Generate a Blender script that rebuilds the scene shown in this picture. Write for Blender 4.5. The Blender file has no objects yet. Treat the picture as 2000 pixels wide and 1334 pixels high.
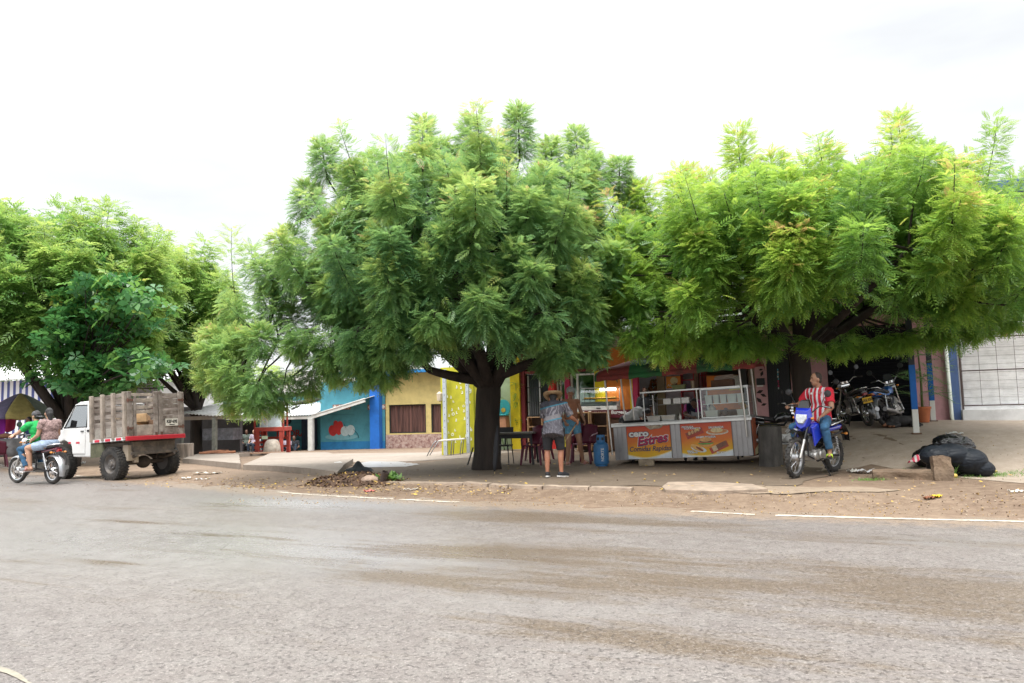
import bpy, bmesh, math, random
import numpy as np
from mathutils import Vector, Matrix, Euler, Quaternion
R = math.radians
S = bpy.context.scene
COL = S.collection
random.seed(7); RNG = np.random.default_rng(11)

# ---------------------------------------------------------------- camera
CAMZ, FPX, PITCH, ROLL = 1.40, 1500.0, math.atan(130/1500.0), 0.027
cF = Vector((0, math.cos(PITCH), math.sin(PITCH)))
r0 = Vector((1, 0, 0)); u0 = Vector((0, -math.sin(PITCH), math.cos(PITCH)))
cR = r0*math.cos(ROLL) - u0*math.sin(ROLL); cU = u0*math.cos(ROLL) + r0*math.sin(ROLL)
cd = bpy.data.cameras.new('camera'); cam = bpy.data.objects.new('camera', cd); COL.objects.link(cam)
cd.sensor_width = 36; cd.lens = 36*FPX/2000; cd.clip_start = .1; cd.clip_end = 2000
mw = Matrix((cR, cU, -cF)).transposed().to_4x4(); mw.translation = (0, 0, CAMZ)
cam.matrix_world = mw; S.camera = cam

# ---------------------------------------------------------------- sky and sun (bright overcast)
W = bpy.data.worlds.new('World'); S.world = W; W.use_nodes = True
nt = W.node_tree; nt.nodes.clear()
def N(t, kind, **kw):
    n = t.nodes.new(kind)
    for k, v in kw.items():
        if k.startswith('i_'): n.inputs[k[2:].replace('_', ' ')].default_value = v
        else: setattr(n, k, v)
    return n
SUN_EL, SUN_ROT = R(68), R(200)
sky = N(nt, 'ShaderNodeTexSky'); sky.sky_type = 'NISHITA'; sky.sun_disc = False
sky.sun_elevation = SUN_EL; sky.sun_rotation = SUN_ROT
tc = N(nt, 'ShaderNodeTexCoord'); sx = N(nt, 'ShaderNodeSeparateXYZ'); nt.links.new(tc.outputs['Generated'], sx.inputs[0])
mr = N(nt, 'ShaderNodeMapRange'); mr.interpolation_type = 'SMOOTHSTEP'; nt.links.new(sx.outputs['Z'], mr.inputs[0])   # overcast: brightest overhead
mr.inputs[1].default_value = .38; mr.inputs[2].default_value = .95; mr.inputs[3].default_value = 4.5; mr.inputs[4].default_value = 20.5
mp = N(nt, 'ShaderNodeMapping'); mp.inputs['Scale'].default_value = (1.3, 1.3, 4.5); nt.links.new(tc.outputs['Generated'], mp.inputs[0])
no = N(nt, 'ShaderNodeTexNoise', i_Scale=1.6, i_Detail=5.0, i_Roughness=.55); nt.links.new(mp.outputs[0], no.inputs['Vector'])
mr2 = N(nt, 'ShaderNodeMapRange'); nt.links.new(no.outputs[0], mr2.inputs[0])
mr2.inputs[1].default_value = .3; mr2.inputs[2].default_value = .7; mr2.inputs[3].default_value = .82; mr2.inputs[4].default_value = 1.12
mm = N(nt, 'ShaderNodeMath', operation='MULTIPLY'); nt.links.new(mr.outputs[0], mm.inputs[0]); nt.links.new(mr2.outputs[0], mm.inputs[1])
mr3 = N(nt, 'ShaderNodeMapRange'); mr3.interpolation_type = 'SMOOTHSTEP'; nt.links.new(sx.outputs['Y'], mr3.inputs[0])   # slight sky boost behind the camera, added to light the tree fronts
mr3.inputs[1].default_value = .15; mr3.inputs[2].default_value = -.75; mr3.inputs[3].default_value = 1.0; mr3.inputs[4].default_value = 1.05
m3 = N(nt, 'ShaderNodeMath', operation='MULTIPLY'); nt.links.new(mm.outputs[0], m3.inputs[0]); nt.links.new(mr3.outputs[0], m3.inputs[1]); mm = m3
cc = N(nt, 'ShaderNodeCombineColor')
for i, k in enumerate((.985, 1.0, 1.01)):
    q = N(nt, 'ShaderNodeMath', operation='MULTIPLY'); q.inputs[1].default_value = k
    nt.links.new(mm.outputs[0], q.inputs[0]); nt.links.new(q.outputs[0], cc.inputs[i])
mx = N(nt, 'ShaderNodeMix', data_type='RGBA'); mx.inputs[0].default_value = .93
nt.links.new(sky.outputs[0], mx.inputs[6]); nt.links.new(cc.outputs[0], mx.inputs[7])
bg = N(nt, 'ShaderNodeBackground'); bg.inputs[1].default_value = .10
nt.links.new(mx.outputs[2], bg.inputs[0]); wo = N(nt, 'ShaderNodeOutputWorld'); nt.links.new(bg.outputs[0], wo.inputs[0])
sl = bpy.data.lights.new('sun', 'SUN'); sl.energy = 1.1; sl.angle = R(25); sl.color = (1, .96, .9)
so = bpy.data.objects.new('sun', sl); COL.objects.link(so)
sd = Vector((math.sin(SUN_ROT)*math.cos(SUN_EL), math.cos(SUN_ROT)*math.cos(SUN_EL), math.sin(SUN_EL)))
so.rotation_euler = sd.to_track_quat('Z', 'Y').to_euler()
S.view_settings.view_transform = 'Standard'; S.view_settings.look = 'None'
S.view_settings.exposure = 1.40; S.view_settings.gamma = 1
S.cycles.max_bounces = 8; S.cycles.transparent_max_bounces = 8; S.cycles.use_denoising = True

# ---------------------------------------------------------------- pixel helpers (only used to work out where things stand)
def ray(px, py):
    d = cF + cR*((px-1000)/FPX) + cU*((667-py)/FPX)
    return d
def P(px, py, Y):
    d = ray(px, py); return Vector((0, 0, CAMZ)) + d*(Y/d.y)
def ss(a, b, x):
    t = min(1, max(0, (x-a)/(b-a))); return t*t*(3-2*t)
ANG = R(24); EV = Vector((math.cos(ANG), -math.sin(ANG), 0)); NV = Vector((math.sin(ANG), math.cos(ANG), 0))
EDGE = [(60,-18),(30,-3.2),(14,4.3),(8,7.2),(5.6,8.37),(2.9,9.63),(-.77,11.5),(-3.5,13.2),(-10.3,18.6),(-15.7,24.2),(-24,33),(-40,54),(-80,120)]
def edge_y(x):
    for (x0,y0),(x1,y1) in zip(EDGE, EDGE[1:]):
        if x1 <= x <= x0: return y1+(y0-y1)*(x-x1)/(x0-x1)
    return EDGE[0][1] if x > 0 else EDGE[-1][1]
def terrain(x, y):
    ey = edge_y(x); k = (y-ey)*.9                     # distance beyond the road edge
    z = .085*ss(1.1, 1.9, k)
    z -= .028*max(0, min(y, 60)-18)*ss(-20, -15, x)*(1-ss(-3.5, -.6, x))
    q = ss(5.4, 8.0, x+(y-14)*.22); z += .60*q*ss(4.4, 8.2, k) + .13*q*ss(16.4, 19, y)   # the pavement climbs to the shops at the right
    if y > 20: z += .05*ss(20, 23, y)*ss(-2, 0, x)
    return z
def G(px, py, lo=4.0):
    d = ray(px, py); o = Vector((0, 0, CAMZ)); t = lo
    while t < 140:
        p = o+d*t
        if p.z <= terrain(p.x, p.y): return Vector((p.x, p.y, terrain(p.x, p.y)))
        t += .02
    return o+d*140

# ---------------------------------------------------------------- objects
def tag(o, label=None, cat=None, group=None, kind=None):
    for k, v in (('label', label), ('category', cat), ('group', group), ('kind', kind)):
        if v: o[k] = v
    return o
def empty(name, loc=(0,0,0), rz=0, label=None, cat=None, group=None, rot=None):
    o = bpy.data.objects.new(name, None); COL.objects.link(o); o.location = loc
    o.rotation_euler = rot if rot else (0, 0, rz); o.empty_display_size = .2
    return tag(o, label, cat, group)
def kids(o): return [c for c in bpy.data.objects if c.parent == o]
def copy_tree(o, parent=None):
    c = o.copy(); COL.objects.link(c)
    if parent: c.parent = parent
    for ch in kids(o): copy_tree(ch, c)
    return c

class MB:
    def __init__(s): s.v = []; s.f = []; s.m = []; s.mi = 0; s.x = Matrix()
    def add(s, vs, fs):
        b = len(s.v); x = s.x
        s.v += [tuple(x @ Vector(v)) for v in vs]; s.f += [tuple(i+b for i in f) for f in fs]; s.m += [s.mi]*len(fs); return s
    def box(s, c, d, rot=None, taper=1.0, bev=0):
        c = Vector(c); h = Vector(d)/2; m = rot.to_matrix() if isinstance(rot, Euler) else (Euler(rot).to_matrix() if rot else Matrix.Identity(3))
        vs = []
        for z in (-1, 1):
            k = taper if z > 0 else 1
            for x, y in ((-1,-1),(1,-1),(1,1),(-1,1)): vs.append(c + m @ Vector((x*h.x*k, y*h.y*k, z*h.z)))
        return s.add(vs, [(3,2,1,0),(4,5,6,7),(0,1,5,4),(1,2,6,5),(2,3,7,6),(3,0,4,7)])
    def beam(s, a, b, w, h=None, up=(0,0,1)):
        a = Vector(a); b = Vector(b); h = h or w; y = (b-a); L = y.length
        if L < 1e-6: return s
        y.normalize(); u = Vector(up); 
        if abs(y.dot(u)) > .98: u = Vector((1,0,0))
        x = y.cross(u).normalized(); z = x.cross(y)
        vs = [p + x*(i*w/2) + z*(j*h/2) for p in (a, b) for i, j in ((-1,-1),(1,-1),(1,1),(-1,1))]
        return s.add(vs, [(0,1,2,3),(7,6,5,4),(4,5,1,0),(5,6,2,1),(6,7,3,2),(7,4,0,3)])
    def tube(s, pts, r, n=8, cap=True, flat=1.0):
        pts = [Vector(p) for p in pts]; k = len(pts); r = list(r) if hasattr(r, '__len__') else [r]*k
        vs = []; fs = []; prev = None
        for i, p in enumerate(pts):
            d = (pts[min(i+1,k-1)] - pts[max(i-1,0)])
            d = d.normalized() if d.length > 1e-9 else Vector((0,0,1))
            if prev is None:
                a = Vector((0,0,1)) if abs(d.z) < .9 else Vector((1,0,0)); x = d.cross(a).normalized()
            else:
                x = prev - d*prev.dot(d); x = x.normalized() if x.length > 1e-6 else d.orthogonal().normalized()
            prev = x; y = d.cross(x)
            for j in range(n):
                t = 2*math.pi*j/n; vs.append(p + x*(math.cos(t)*r[i]) + y*(math.sin(t)*r[i]*flat))
        for i in range(k-1):
            for j in range(n): fs.append((i*n+j, i*n+(j+1)%n, (i+1)*n+(j+1)%n, (i+1)*n+j))
        if cap: fs += [tuple(range(n-1,-1,-1)), tuple(range((k-1)*n, k*n))]
        return s.add(vs, fs)
    def caps(s, a, b, ra, rb, n=10, m=3):          # capsule with round ends
        a = Vector(a); b = Vector(b); d = b-a; L = d.length
        d = d.normalized() if L > 1e-6 else Vector((0,0,1))
        pts = []; rs = []
        for i in range(m+1):
            t = math.pi/2*(1-i/m); pts.append(a - d*(ra*math.sin(t))); rs.append(max(ra*math.cos(t), 1e-4))
        for i in range(m+1):
            t = math.pi/2*i/m; pts.append(b + d*(rb*math.sin(t))); rs.append(max(rb*math.cos(t), 1e-4))
        return s.tube(pts, rs, n)
    def ell(s, c, r, rot=None, n=14, m=9):
        c = Vector(c); q = rot if rot is not None else Matrix.Identity(3)
        vs = [c + q @ Vector((0,0,-r[2]))]; fs = []
        for i in range(1, m):
            t = math.pi*i/m - math.pi/2
            for j in range(n):
                a = 2*math.pi*j/n; vs.append(c + q @ Vector((math.cos(t)*math.cos(a)*r[0], math.cos(t)*math.sin(a)*r[1], math.sin(t)*r[2])))
        vs.append(c + q @ Vector((0,0,r[2]))); e = len(vs)-1
        for j in range(n): fs.append((0, 1+(j+1)%n, 1+j)); fs.append((e, 1+(m-2)*n+j, 1+(m-2)*n+(j+1)%n))
        for i in range(m-2):
            for j in range(n): fs.append((1+i*n+j, 1+i*n+(j+1)%n, 1+(i+1)*n+(j+1)%n, 1+(i+1)*n+j))
        return s.add(vs, fs)
    def loft(s, rings, cap=True):                  # rings: lists of points of equal length
        n = len(rings[0]); vs = [p for r in rings for p in r]; fs = []
        for i in range(len(rings)-1):
            for j in range(n): fs.append((i*n+j, i*n+(j+1)%n, (i+1)*n+(j+1)%n, (i+1)*n+j))
        if cap: fs += [tuple(range(n-1,-1,-1)), tuple(range(len(vs)-n, len(vs)))]
        return s.add(vs, fs)
    def lathe(s, prof, c=(0,0,0), n=20, axis='z', cap=True):
        rings = []
        for r, h in prof:
            ring = []
            for j in range(n):
                t = 2*math.pi*j/n; a, b = r*math.cos(t), r*math.sin(t)
                ring.append(Vector(c) + (Vector((a,b,h)) if axis == 'z' else Vector((h,a,b)) if axis == 'x' else Vector((b,h,a))))
            rings.append(ring)
        return s.loft(rings, cap)
    def prism(s, poly, a, b):                      # poly of (x,z) pushed from y=a to y=b
        n = len(poly); vs = [(x, a, z) for x, z in poly] + [(x, b, z) for x, z in poly]
        fs = [tuple(range(n)), tuple(range(2*n-1, n-1, -1))] + [((i+1)%n, i, n+i, n+(i+1)%n) for i in range(n)]
        return s.add(vs, fs)
    def prismx(s, poly, a, b):                     # poly of (y,z) pushed from x=a to x=b
        n = len(poly); vs = [(a, y, z) for y, z in poly] + [(b, y, z) for y, z in poly]
        fs = [tuple(range(n-1, -1, -1)), tuple(range(n, 2*n))] + [(i, (i+1)%n, n+(i+1)%n, n+i) for i in range(n)]
        return s.add(vs, fs)
    def grid(s, f, nu, nv):
        vs = [f(i/nu, j/nv) for j in range(nv+1) for i in range(nu+1)]
        return s.add(vs, [(j*(nu+1)+i, j*(nu+1)+i+1, (j+1)*(nu+1)+i+1, (j+1)*(nu+1)+i) for j in range(nv) for i in range(nu)])
    def build(s, name, mats, parent=None, smooth=False, bevel=0, solid=0, fix=True, **kw):
        me = bpy.data.meshes.new(name); me.from_pydata(s.v, [], s.f)
        mats = mats if isinstance(mats, (list, tuple)) else [mats]
        for m in mats: me.materials.append(m)
        if len(mats) > 1: me.polygons.foreach_set('material_index', s.m)
        if fix:
            bm = bmesh.new(); bm.from_mesh(me); bmesh.ops.recalc_face_normals(bm, faces=bm.faces); bm.to_mesh(me); bm.free()
        if smooth: me.polygons.foreach_set('use_smooth', [True]*len(me.polygons))
        o = bpy.data.objects.new(name, me); COL.objects.link(o)
        if parent: o.parent = parent
        if solid: q = o.modifiers.new('s', 'SOLIDIFY'); q.thickness = solid; q.offset = 0
        if bevel: q = o.modifiers.new('b', 'BEVEL'); q.width = bevel; q.segments = 2; q.limit_method = 'ANGLE'
        if smooth == 'auto':
            q = o.modifiers.new('e', 'EDGE_SPLIT'); q.split_angle = R(38)
        return tag(o, **kw) if kw else o

def bake(o):                                        # apply modifiers
    dg = bpy.context.evaluated_depsgraph_get(); me = bpy.data.meshes.new_from_object(o.evaluated_get(dg))
    old = o.data; o.modifiers.clear(); o.data = me; me.name = o.name; bpy.data.meshes.remove(old); return o
def fuse(o, voxel=.01, it=4, smooth=True):          # one continuous surface out of overlapping volumes
    q = o.modifiers.new('r', 'REMESH'); q.mode = 'VOXEL'; q.voxel_size = voxel; q.use_smooth_shade = smooth
    if it: q = o.modifiers.new('s', 'SMOOTH'); q.iterations = it; q.factor = .5
    return bake(o)
def text(body, size, name, mat, parent, loc, rot=(R(90),0,0), bold=0, shear=0, ext=.003, align='CENTER', sx=1.0, space=1.0):
    c = bpy.data.curves.new(name, 'FONT'); c.body = body; c.size = size; c.extrude = ext; c.offset = bold; c.shear = shear
    c.align_x = align; c.align_y = 'CENTER'; c.resolution_u = 3; c.space_character = space
    t = bpy.data.objects.new(name, c); COL.objects.link(t)
    dg = bpy.context.evaluated_depsgraph_get(); me = bpy.data.meshes.new_from_object(t.evaluated_get(dg))
    bpy.data.objects.remove(t); bpy.data.curves.remove(c)
    me.materials.clear(); me.materials.append(mat); me.name = name
    o = bpy.data.objects.new(name, me); COL.objects.link(o); o.parent = parent; o.location = loc; o.rotation_euler = rot; o.scale = (sx,1,1)
    return o

# ---------------------------------------------------------------- materials
MATS = {}
def pm(name, col, rough=.6, metal=0, var=.12, scale=6, bump=0, bscale=60, coat=0, dirt=None, dscale=2.0, damt=.5, spec=.5, stretch=(1,1,1), two=None, emis=None):
    if name in MATS: return MATS[name]
    m = bpy.data.materials.new(name); m.use_nodes = True; t = m.node_tree; b = t.nodes['Principled BSDF']; L = t.links.new
    b.inputs['Roughness'].default_value = rough; b.inputs['Metallic'].default_value = metal
    b.inputs['Specular IOR Level'].default_value = spec
    if coat: b.inputs['Coat Weight'].default_value = coat; b.inputs['Coat Roughness'].default_value = .08
    c = N(t, 'ShaderNodeTexCoord'); mpn = N(t, 'ShaderNodeMapping'); mpn.inputs['Scale'].default_value = stretch; L(c.outputs['Object'], mpn.inputs[0])
    n1 = N(t, 'ShaderNodeTexNoise', i_Scale=scale, i_Detail=6.0, i_Roughness=.6); L(mpn.outputs[0], n1.inputs['Vector'])
    cr = N(t, 'ShaderNodeValToRGB'); e = cr.color_ramp.elements
    lo = [max(0, x*(1-var)) for x in col]; hi = [min(1, x*(1+var)) for x in col] if two is None else two
    e[0].position = .32; e[0].color = (*lo, 1); e[1].position = .68; e[1].color = (*hi, 1)
    L(n1.outputs[0], cr.inputs[0]); out = cr.outputs[0]
    if dirt:
        n2 = N(t, 'ShaderNodeTexNoise', i_Scale=dscale, i_Detail=8.0, i_Roughness=.7); L(c.outputs['Object'], n2.inputs['Vector'])
        r2 = N(t, 'ShaderNodeMapRange'); r2.inputs[1].default_value = .48; r2.inputs[2].default_value = .72; r2.inputs[4].default_value = damt; L(n2.outputs[0], r2.inputs[0])
        x = N(t, 'ShaderNodeMix', data_type='RGBA'); L(r2.outputs[0], x.inputs[0]); L(out, x.inputs[6]); x.inputs[7].default_value = (*dirt, 1); out = x.outputs[2]
    L(out, b.inputs['Base Color'])
    rr = N(t, 'ShaderNodeMapRange'); rr.inputs[3].default_value = max(.03, rough-.08); rr.inputs[4].default_value = min(1, rough+.1); L(n1.outputs[0], rr.inputs[0]); L(rr.outputs[0], b.inputs['Roughness'])
    if bump:
        n3 = N(t, 'ShaderNodeTexNoise', i_Scale=bscale, i_Detail=4.0); L(mpn.outputs[0], n3.inputs['Vector'])
        bn = N(t, 'ShaderNodeBump', i_Strength=bump, i_Distance=.02); L(n3.outputs[0], bn.inputs['Height']); L(bn.outputs[0], b.inputs['Normal'])
    if emis: b.inputs['Emission Color'].default_value = (*emis[:3], 1); b.inputs['Emission Strength'].default_value = emis[3]
    MATS[name] = m; return m
def glass(name, tint=(.8,.9,.88), rough=.03, alpha=.25):
    if name in MATS: return MATS[name]
    m = bpy.data.materials.new(name); m.use_nodes = True; t = m.node_tree; t.nodes.clear()
    a = N(t, 'ShaderNodeBsdfTransparent'); a.inputs[0].default_value = (*tint, 1)
    g = N(t, 'ShaderNodeBsdfGlossy'); g.inputs[0].default_value = (.9,.93,.95,1); g.inputs[1].default_value = rough
    f = N(t, 'ShaderNodeFresnel', i_IOR=1.5); ad = N(t, 'ShaderNodeMath', operation='ADD'); ad.inputs[1].default_value = alpha*.3; t.links.new(f.outputs[0], ad.inputs[0])
    mix = N(t, 'ShaderNodeMixShader'); t.links.new(ad.outputs[0], mix.inputs[0]); t.links.new(a.outputs[0], mix.inputs[1]); t.links.new(g.outputs[0], mix.inputs[2])
    o = N(t, 'ShaderNodeOutputMaterial'); t.links.new(mix.outputs[0], o.inputs[0]); MATS[name] = m; return m
def stripes(name, cols, axis='X', scale=10.0, duty=.5, rough=.8, offs=0.0):
    """two colours in bands along one object axis"""
    if name in MATS: return MATS[name]
    m = bpy.data.materials.new(name); m.use_nodes = True; t = m.node_tree; b = t.nodes['Principled BSDF']; L = t.links.new
    c = N(t, 'ShaderNodeTexCoord'); s = N(t, 'ShaderNodeSeparateXYZ'); L(c.outputs['Object'], s.inputs[0])
    a = N(t, 'ShaderNodeMath', operation='MULTIPLY_ADD'); a.inputs[1].default_value = scale; a.inputs[2].default_value = offs+100; L(s.outputs[axis], a.inputs[0])
    f = N(t, 'ShaderNodeMath', operation='FRACT'); L(a.outputs[0], f.inputs[0])
    g = N(t, 'ShaderNodeMath', operation='GREATER_THAN'); g.inputs[1].default_value = duty; L(f.outputs[0], g.inputs[0])
    x = N(t, 'ShaderNodeMix', data_type='RGBA'); L(g.outputs[0], x.inputs[0]); x.inputs[6].default_value = (*cols[0],1); x.inputs[7].default_value = (*cols[1],1)
    L(x.outputs[2], b.inputs['Base Color']); b.inputs['Roughness'].default_value = rough; MATS[name] = m; return m

BLACKP = pm('black plastic', (.018,.018,.02), .45, var=.2)
RUBBER = pm('tyre rubber', (.025,.024,.023), .85, var=.3, dirt=(.13,.11,.09), dscale=9, damt=.55)
CHROME = pm('chrome', (.75,.75,.76), .16, 1, var=.1)
STEEL = pm('dull steel', (.45,.45,.46), .4, .9, var=.15)
ALU = pm('cast aluminium', (.5,.49,.47), .42, .85, var=.15, dirt=(.12,.1,.08), damt=.5)
DARKM = pm('dark metal', (.035,.035,.038), .5, .6, var=.2)
WHITEP = pm('white paint', (.72,.72,.71), .35, coat=.5, var=.03, dirt=(.45,.41,.35), dscale=3, damt=.25)
GLASSD = pm('tinted glass', (.03,.04,.045), .06, spec=.8, var=.1)
REDLENS = pm('red lens', (.3,.01,.012), .15, coat=.5)
SKIN = pm('brown skin', (.32,.165,.1), .5, var=.08, scale=9)
SKIN2 = pm('light brown skin', (.44,.25,.165), .5, var=.08, scale=9)
SKIN3 = pm('deep brown skin', (.17,.085,.055), .5, var=.08, scale=9)
HAIR = pm('black hair', (.012,.01,.01), .5, var=.4, scale=30, bump=.6, bscale=120)
LIP = pm('lips', (.22,.08,.065), .5); EYEW = pm('eye white', (.6,.57,.53), .3); EYED = pm('eye dark', (.015,.01,.01), .3)
DENIM = pm('blue denim', (.035,.11,.21), .85, var=.3, scale=14, bump=.3, bscale=200)
# ================================================================ ground, road, pavement
from mathutils import noise as NZ
def fbm(x, y, s=1.0, o=3): return NZ.fractal(Vector((x*s, y*s, 3.7)), 1.0, 2.0, o)
def new_mat(name):
    m = bpy.data.materials.new(name); m.use_nodes = True; t = m.node_tree; return m, t, t.nodes['Principled BSDF'], t.links.new
def mixc(t, fac, a, b, blend='MIX'):
    x = N(t, 'ShaderNodeMix', data_type='RGBA'); x.blend_type = blend; L = t.links.new
    for i, v in ((0, fac), (6, a), (7, b)):
        if isinstance(v, (int, float)): x.inputs[i].default_value = v
        elif isinstance(v, tuple): x.inputs[i].default_value = (*v, 1)
        else: L(v, x.inputs[i])
    return x.outputs[2]
def rng(t, v, a, b, c=0, d=1):
    r = N(t, 'ShaderNodeMapRange'); r.inputs[1].default_value = a; r.inputs[2].default_value = b; r.inputs[3].default_value = c; r.inputs[4].default_value = d
    t.links.new(v, r.inputs[0]); return r.outputs[0]
def math2(t, op, a, b):
    n = N(t, 'ShaderNodeMath', operation=op)
    for i, v in enumerate((a, b)):
        if isinstance(v, (int, float)): n.inputs[i].default_value = v
        else: t.links.new(v, n.inputs[i])
    return n.outputs[0]
def nse(t, vec, scale, detail=5.0, rough=.6):
    n = N(t, 'ShaderNodeTexNoise', i_Scale=scale, i_Detail=detail, i_Roughness=rough); t.links.new(vec, n.inputs['Vector']); return n.outputs[0]

def ground_mat(name, c1, c2, c3, pit=.5, leafy=0.0, bump=.5, rough=.85):
    m, t, b, L = new_mat(name); c = N(t, 'ShaderNodeTexCoord').outputs['Object']
    a = nse(t, c, .35, 8, .65); f = nse(t, c, 6, 8, .7); g = nse(t, c, 45, 4, .7)
    col = mixc(t, rng(t, a, .35, .65), c1, c2)
    col = mixc(t, rng(t, f, .42, .72, 0, .8), col, c3)
    col = mixc(t, rng(t, g, .56, .72, 0, pit), col, tuple(x*.35 for x in c1))
    col = mixc(t, rng(t, g, .42, .28, 0, pit*.7), col, tuple(min(1, x*1.7) for x in c2))
    L(col, b.inputs['Base Color']); b.inputs['Roughness'].default_value = rough; b.inputs['Specular IOR Level'].default_value = .3
    bn = N(t, 'ShaderNodeBump', i_Strength=bump, i_Distance=.03); L(math2(t, 'ADD', f, math2(t, 'MULTIPLY', g, .35)), bn.inputs['Height']); L(bn.outputs[0], b.inputs['Normal'])
    return m
SOIL = ground_mat('sandy soil', (.125,.082,.055), (.195,.138,.095), (.27,.20,.14), pit=.7)
xs = np.unique(np.round(np.concatenate([np.linspace(-400,-40,13), np.arange(-40,-22,1.0), np.arange(-22,14,.24), np.arange(14,40,1.5), np.linspace(40,400,10)]),3))
ys = np.unique(np.round(np.concatenate([np.linspace(-80,5,12), np.arange(5,30,.24), np.arange(30,64,1.0), np.linspace(64,900,16)]),3))
g = MB(); idx = {}
for y in ys:
    for x in xs:
        k = (y-edge_y(x))*.9; z = terrain(x, y)
        if -.3 < k < 1.9 and -22 < x < 14: z += .022*fbm(x, y, 2.2, 4)*ss(-.3,.3,k)*(1-ss(1.5,1.9,k))
        g.v.append((x, y, z-.012*(1-ss(-.6,.2,k))))
nx = len(xs)
g.f = [(j*nx+i, j*nx+i+1, (j+1)*nx+i+1, (j+1)*nx+i) for j in range(len(ys)-1) for i in range(nx-1)]; g.m = [0]*len(g.f)
g.build('ground', SOIL, smooth=True, fix=False, kind='structure')

# --- asphalt
m, t, b, L = new_mat('wet asphalt'); c0 = N(t, 'ShaderNodeTexCoord').outputs['Object']
mpn = N(t, 'ShaderNodeMapping'); mpn.inputs['Rotation'].default_value = (0,0,R(26)); L(c0, mpn.inputs[0])
mps = N(t, 'ShaderNodeMapping'); mps.inputs['Scale'].default_value = (.30,1.15,1); L(mpn.outputs[0], mps.inputs[0])
mpl = N(t, 'ShaderNodeMapping'); mpl.inputs['Scale'].default_value = (.06,3.4,1); L(mpn.outputs[0], mpl.inputs[0])
at = N(t, 'ShaderNodeAttribute'); at.attribute_name = 'mud'; aw = N(t, 'ShaderNodeAttribute'); aw.attribute_name = 'wet'; ae = N(t, 'ShaderNodeAttribute'); ae.attribute_name = 'edge'
big = nse(t, c0, .30, 6, .6); streak = nse(t, mps.outputs[0], 1.3, 7, .65); line = nse(t, mpl.outputs[0], 3.0, 6, .6); fine = nse(t, c0, 27, 5, .8); mid = nse(t, c0, 5, 7, .65); grit = nse(t, c0, 75, 3, .7)
col = mixc(t, rng(t, big, .35, .68), (.118,.100,.092), (.165,.142,.129))
col = mixc(t, rng(t, mid, .40, .68, 0, .55), col, (.20,.185,.168))
mudv = math2(t, 'ADD', math2(t, 'MULTIPLY', at.outputs['Fac'], .72), math2(t, 'ADD', math2(t, 'MULTIPLY', math2(t, 'SUBTRACT', streak, .5), 2.3), math2(t, 'ADD', math2(t, 'MULTIPLY', math2(t, 'SUBTRACT', line, .5), 1.0), math2(t, 'MULTIPLY', math2(t, 'SUBTRACT', mid, .5), .9))))
mud = rng(t, math2(t, 'ADD', mudv, math2(t, 'MULTIPLY', math2(t, 'SUBTRACT', fine, .5), .8)), .18, .62, 0, .9)
col = mixc(t, mud, col, (.104,.073,.046))
col = mixc(t, rng(t, math2(t, 'ADD', ae.outputs['Fac'], math2(t, 'MULTIPLY', math2(t, 'SUBTRACT', mid, .5), 1.6)), .35, .85, 0, .9), col, (.235,.17,.118))
col = mixc(t, math2(t, 'MULTIPLY', rng(t, aw.outputs['Fac'], .1, .9, 0, .62), rng(t, mudv, .5, .1, .25, 1)), col, (.238,.230,.224))  # pale sky sheen painted into the colour of the wet, smooth zone
pitm = rng(t, fine, .54, .66, 0, .68)
col = mixc(t, math2(t, 'MULTIPLY', pitm, math2(t, 'MULTIPLY', rng(t, aw.outputs['Fac'], 0, 1, 1, .15), rng(t, big, .36, .62, .35, 1.15))), col, (.035,.031,.030))
col = mixc(t, math2(t, 'MULTIPLY', rng(t, grit, .54, .66, 0, .75), rng(t, aw.outputs['Fac'], 0, 1, 1, .3)), col, (.33,.295,.27))
vo = N(t, 'ShaderNodeTexVoronoi'); vo.feature = 'DISTANCE_TO_EDGE'; vo.inputs['Scale'].default_value = 1.5
wn = N(t, 'ShaderNodeTexNoise', i_Scale=4.0, i_Detail=4.0); L(c0, wn.inputs['Vector'])
wv = N(t, 'ShaderNodeMix', data_type='VECTOR'); wv.inputs[0].default_value = .16; L(c0, wv.inputs[4]); L(wn.outputs['Color'], wv.inputs[5]); L(wv.outputs[1], vo.inputs['Vector'])
crack = math2(t, 'MULTIPLY', rng(t, vo.outputs['Distance'], .0, .010, 1, 0), rng(t, big, .50, .60, 0, .45))
col = mixc(t, crack, col, (.03,.026,.024))
L(col, b.inputs['Base Color'])
ro = math2(t, 'ADD', rng(t, aw.outputs['Fac'], 0, 1, .46, .24), math2(t, 'MULTIPLY', math2(t, 'SUBTRACT', mid, .5), .35))
L(math2(t, 'SUBTRACT', ro, math2(t, 'MULTIPLY', mud, .10)), b.inputs['Roughness']); b.inputs['Specular IOR Level'].default_value = .5
bn = N(t, 'ShaderNodeBump', i_Distance=.012); L(rng(t, aw.outputs['Fac'], 0, 1, .75, .22), bn.inputs['Strength'])
L(math2(t, 'SUBTRACT', math2(t, 'MULTIPLY', grit, .4), math2(t, 'MULTIPLY', pitm, .8)), bn.inputs['Height']); L(bn.outputs[0], b.inputs['Normal'])
ASPH = m
def blob(px, py, a, bb, amp, rot=ANG):
    p = G(px, py); return (p.x, p.y, a, bb, amp, rot)
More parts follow.
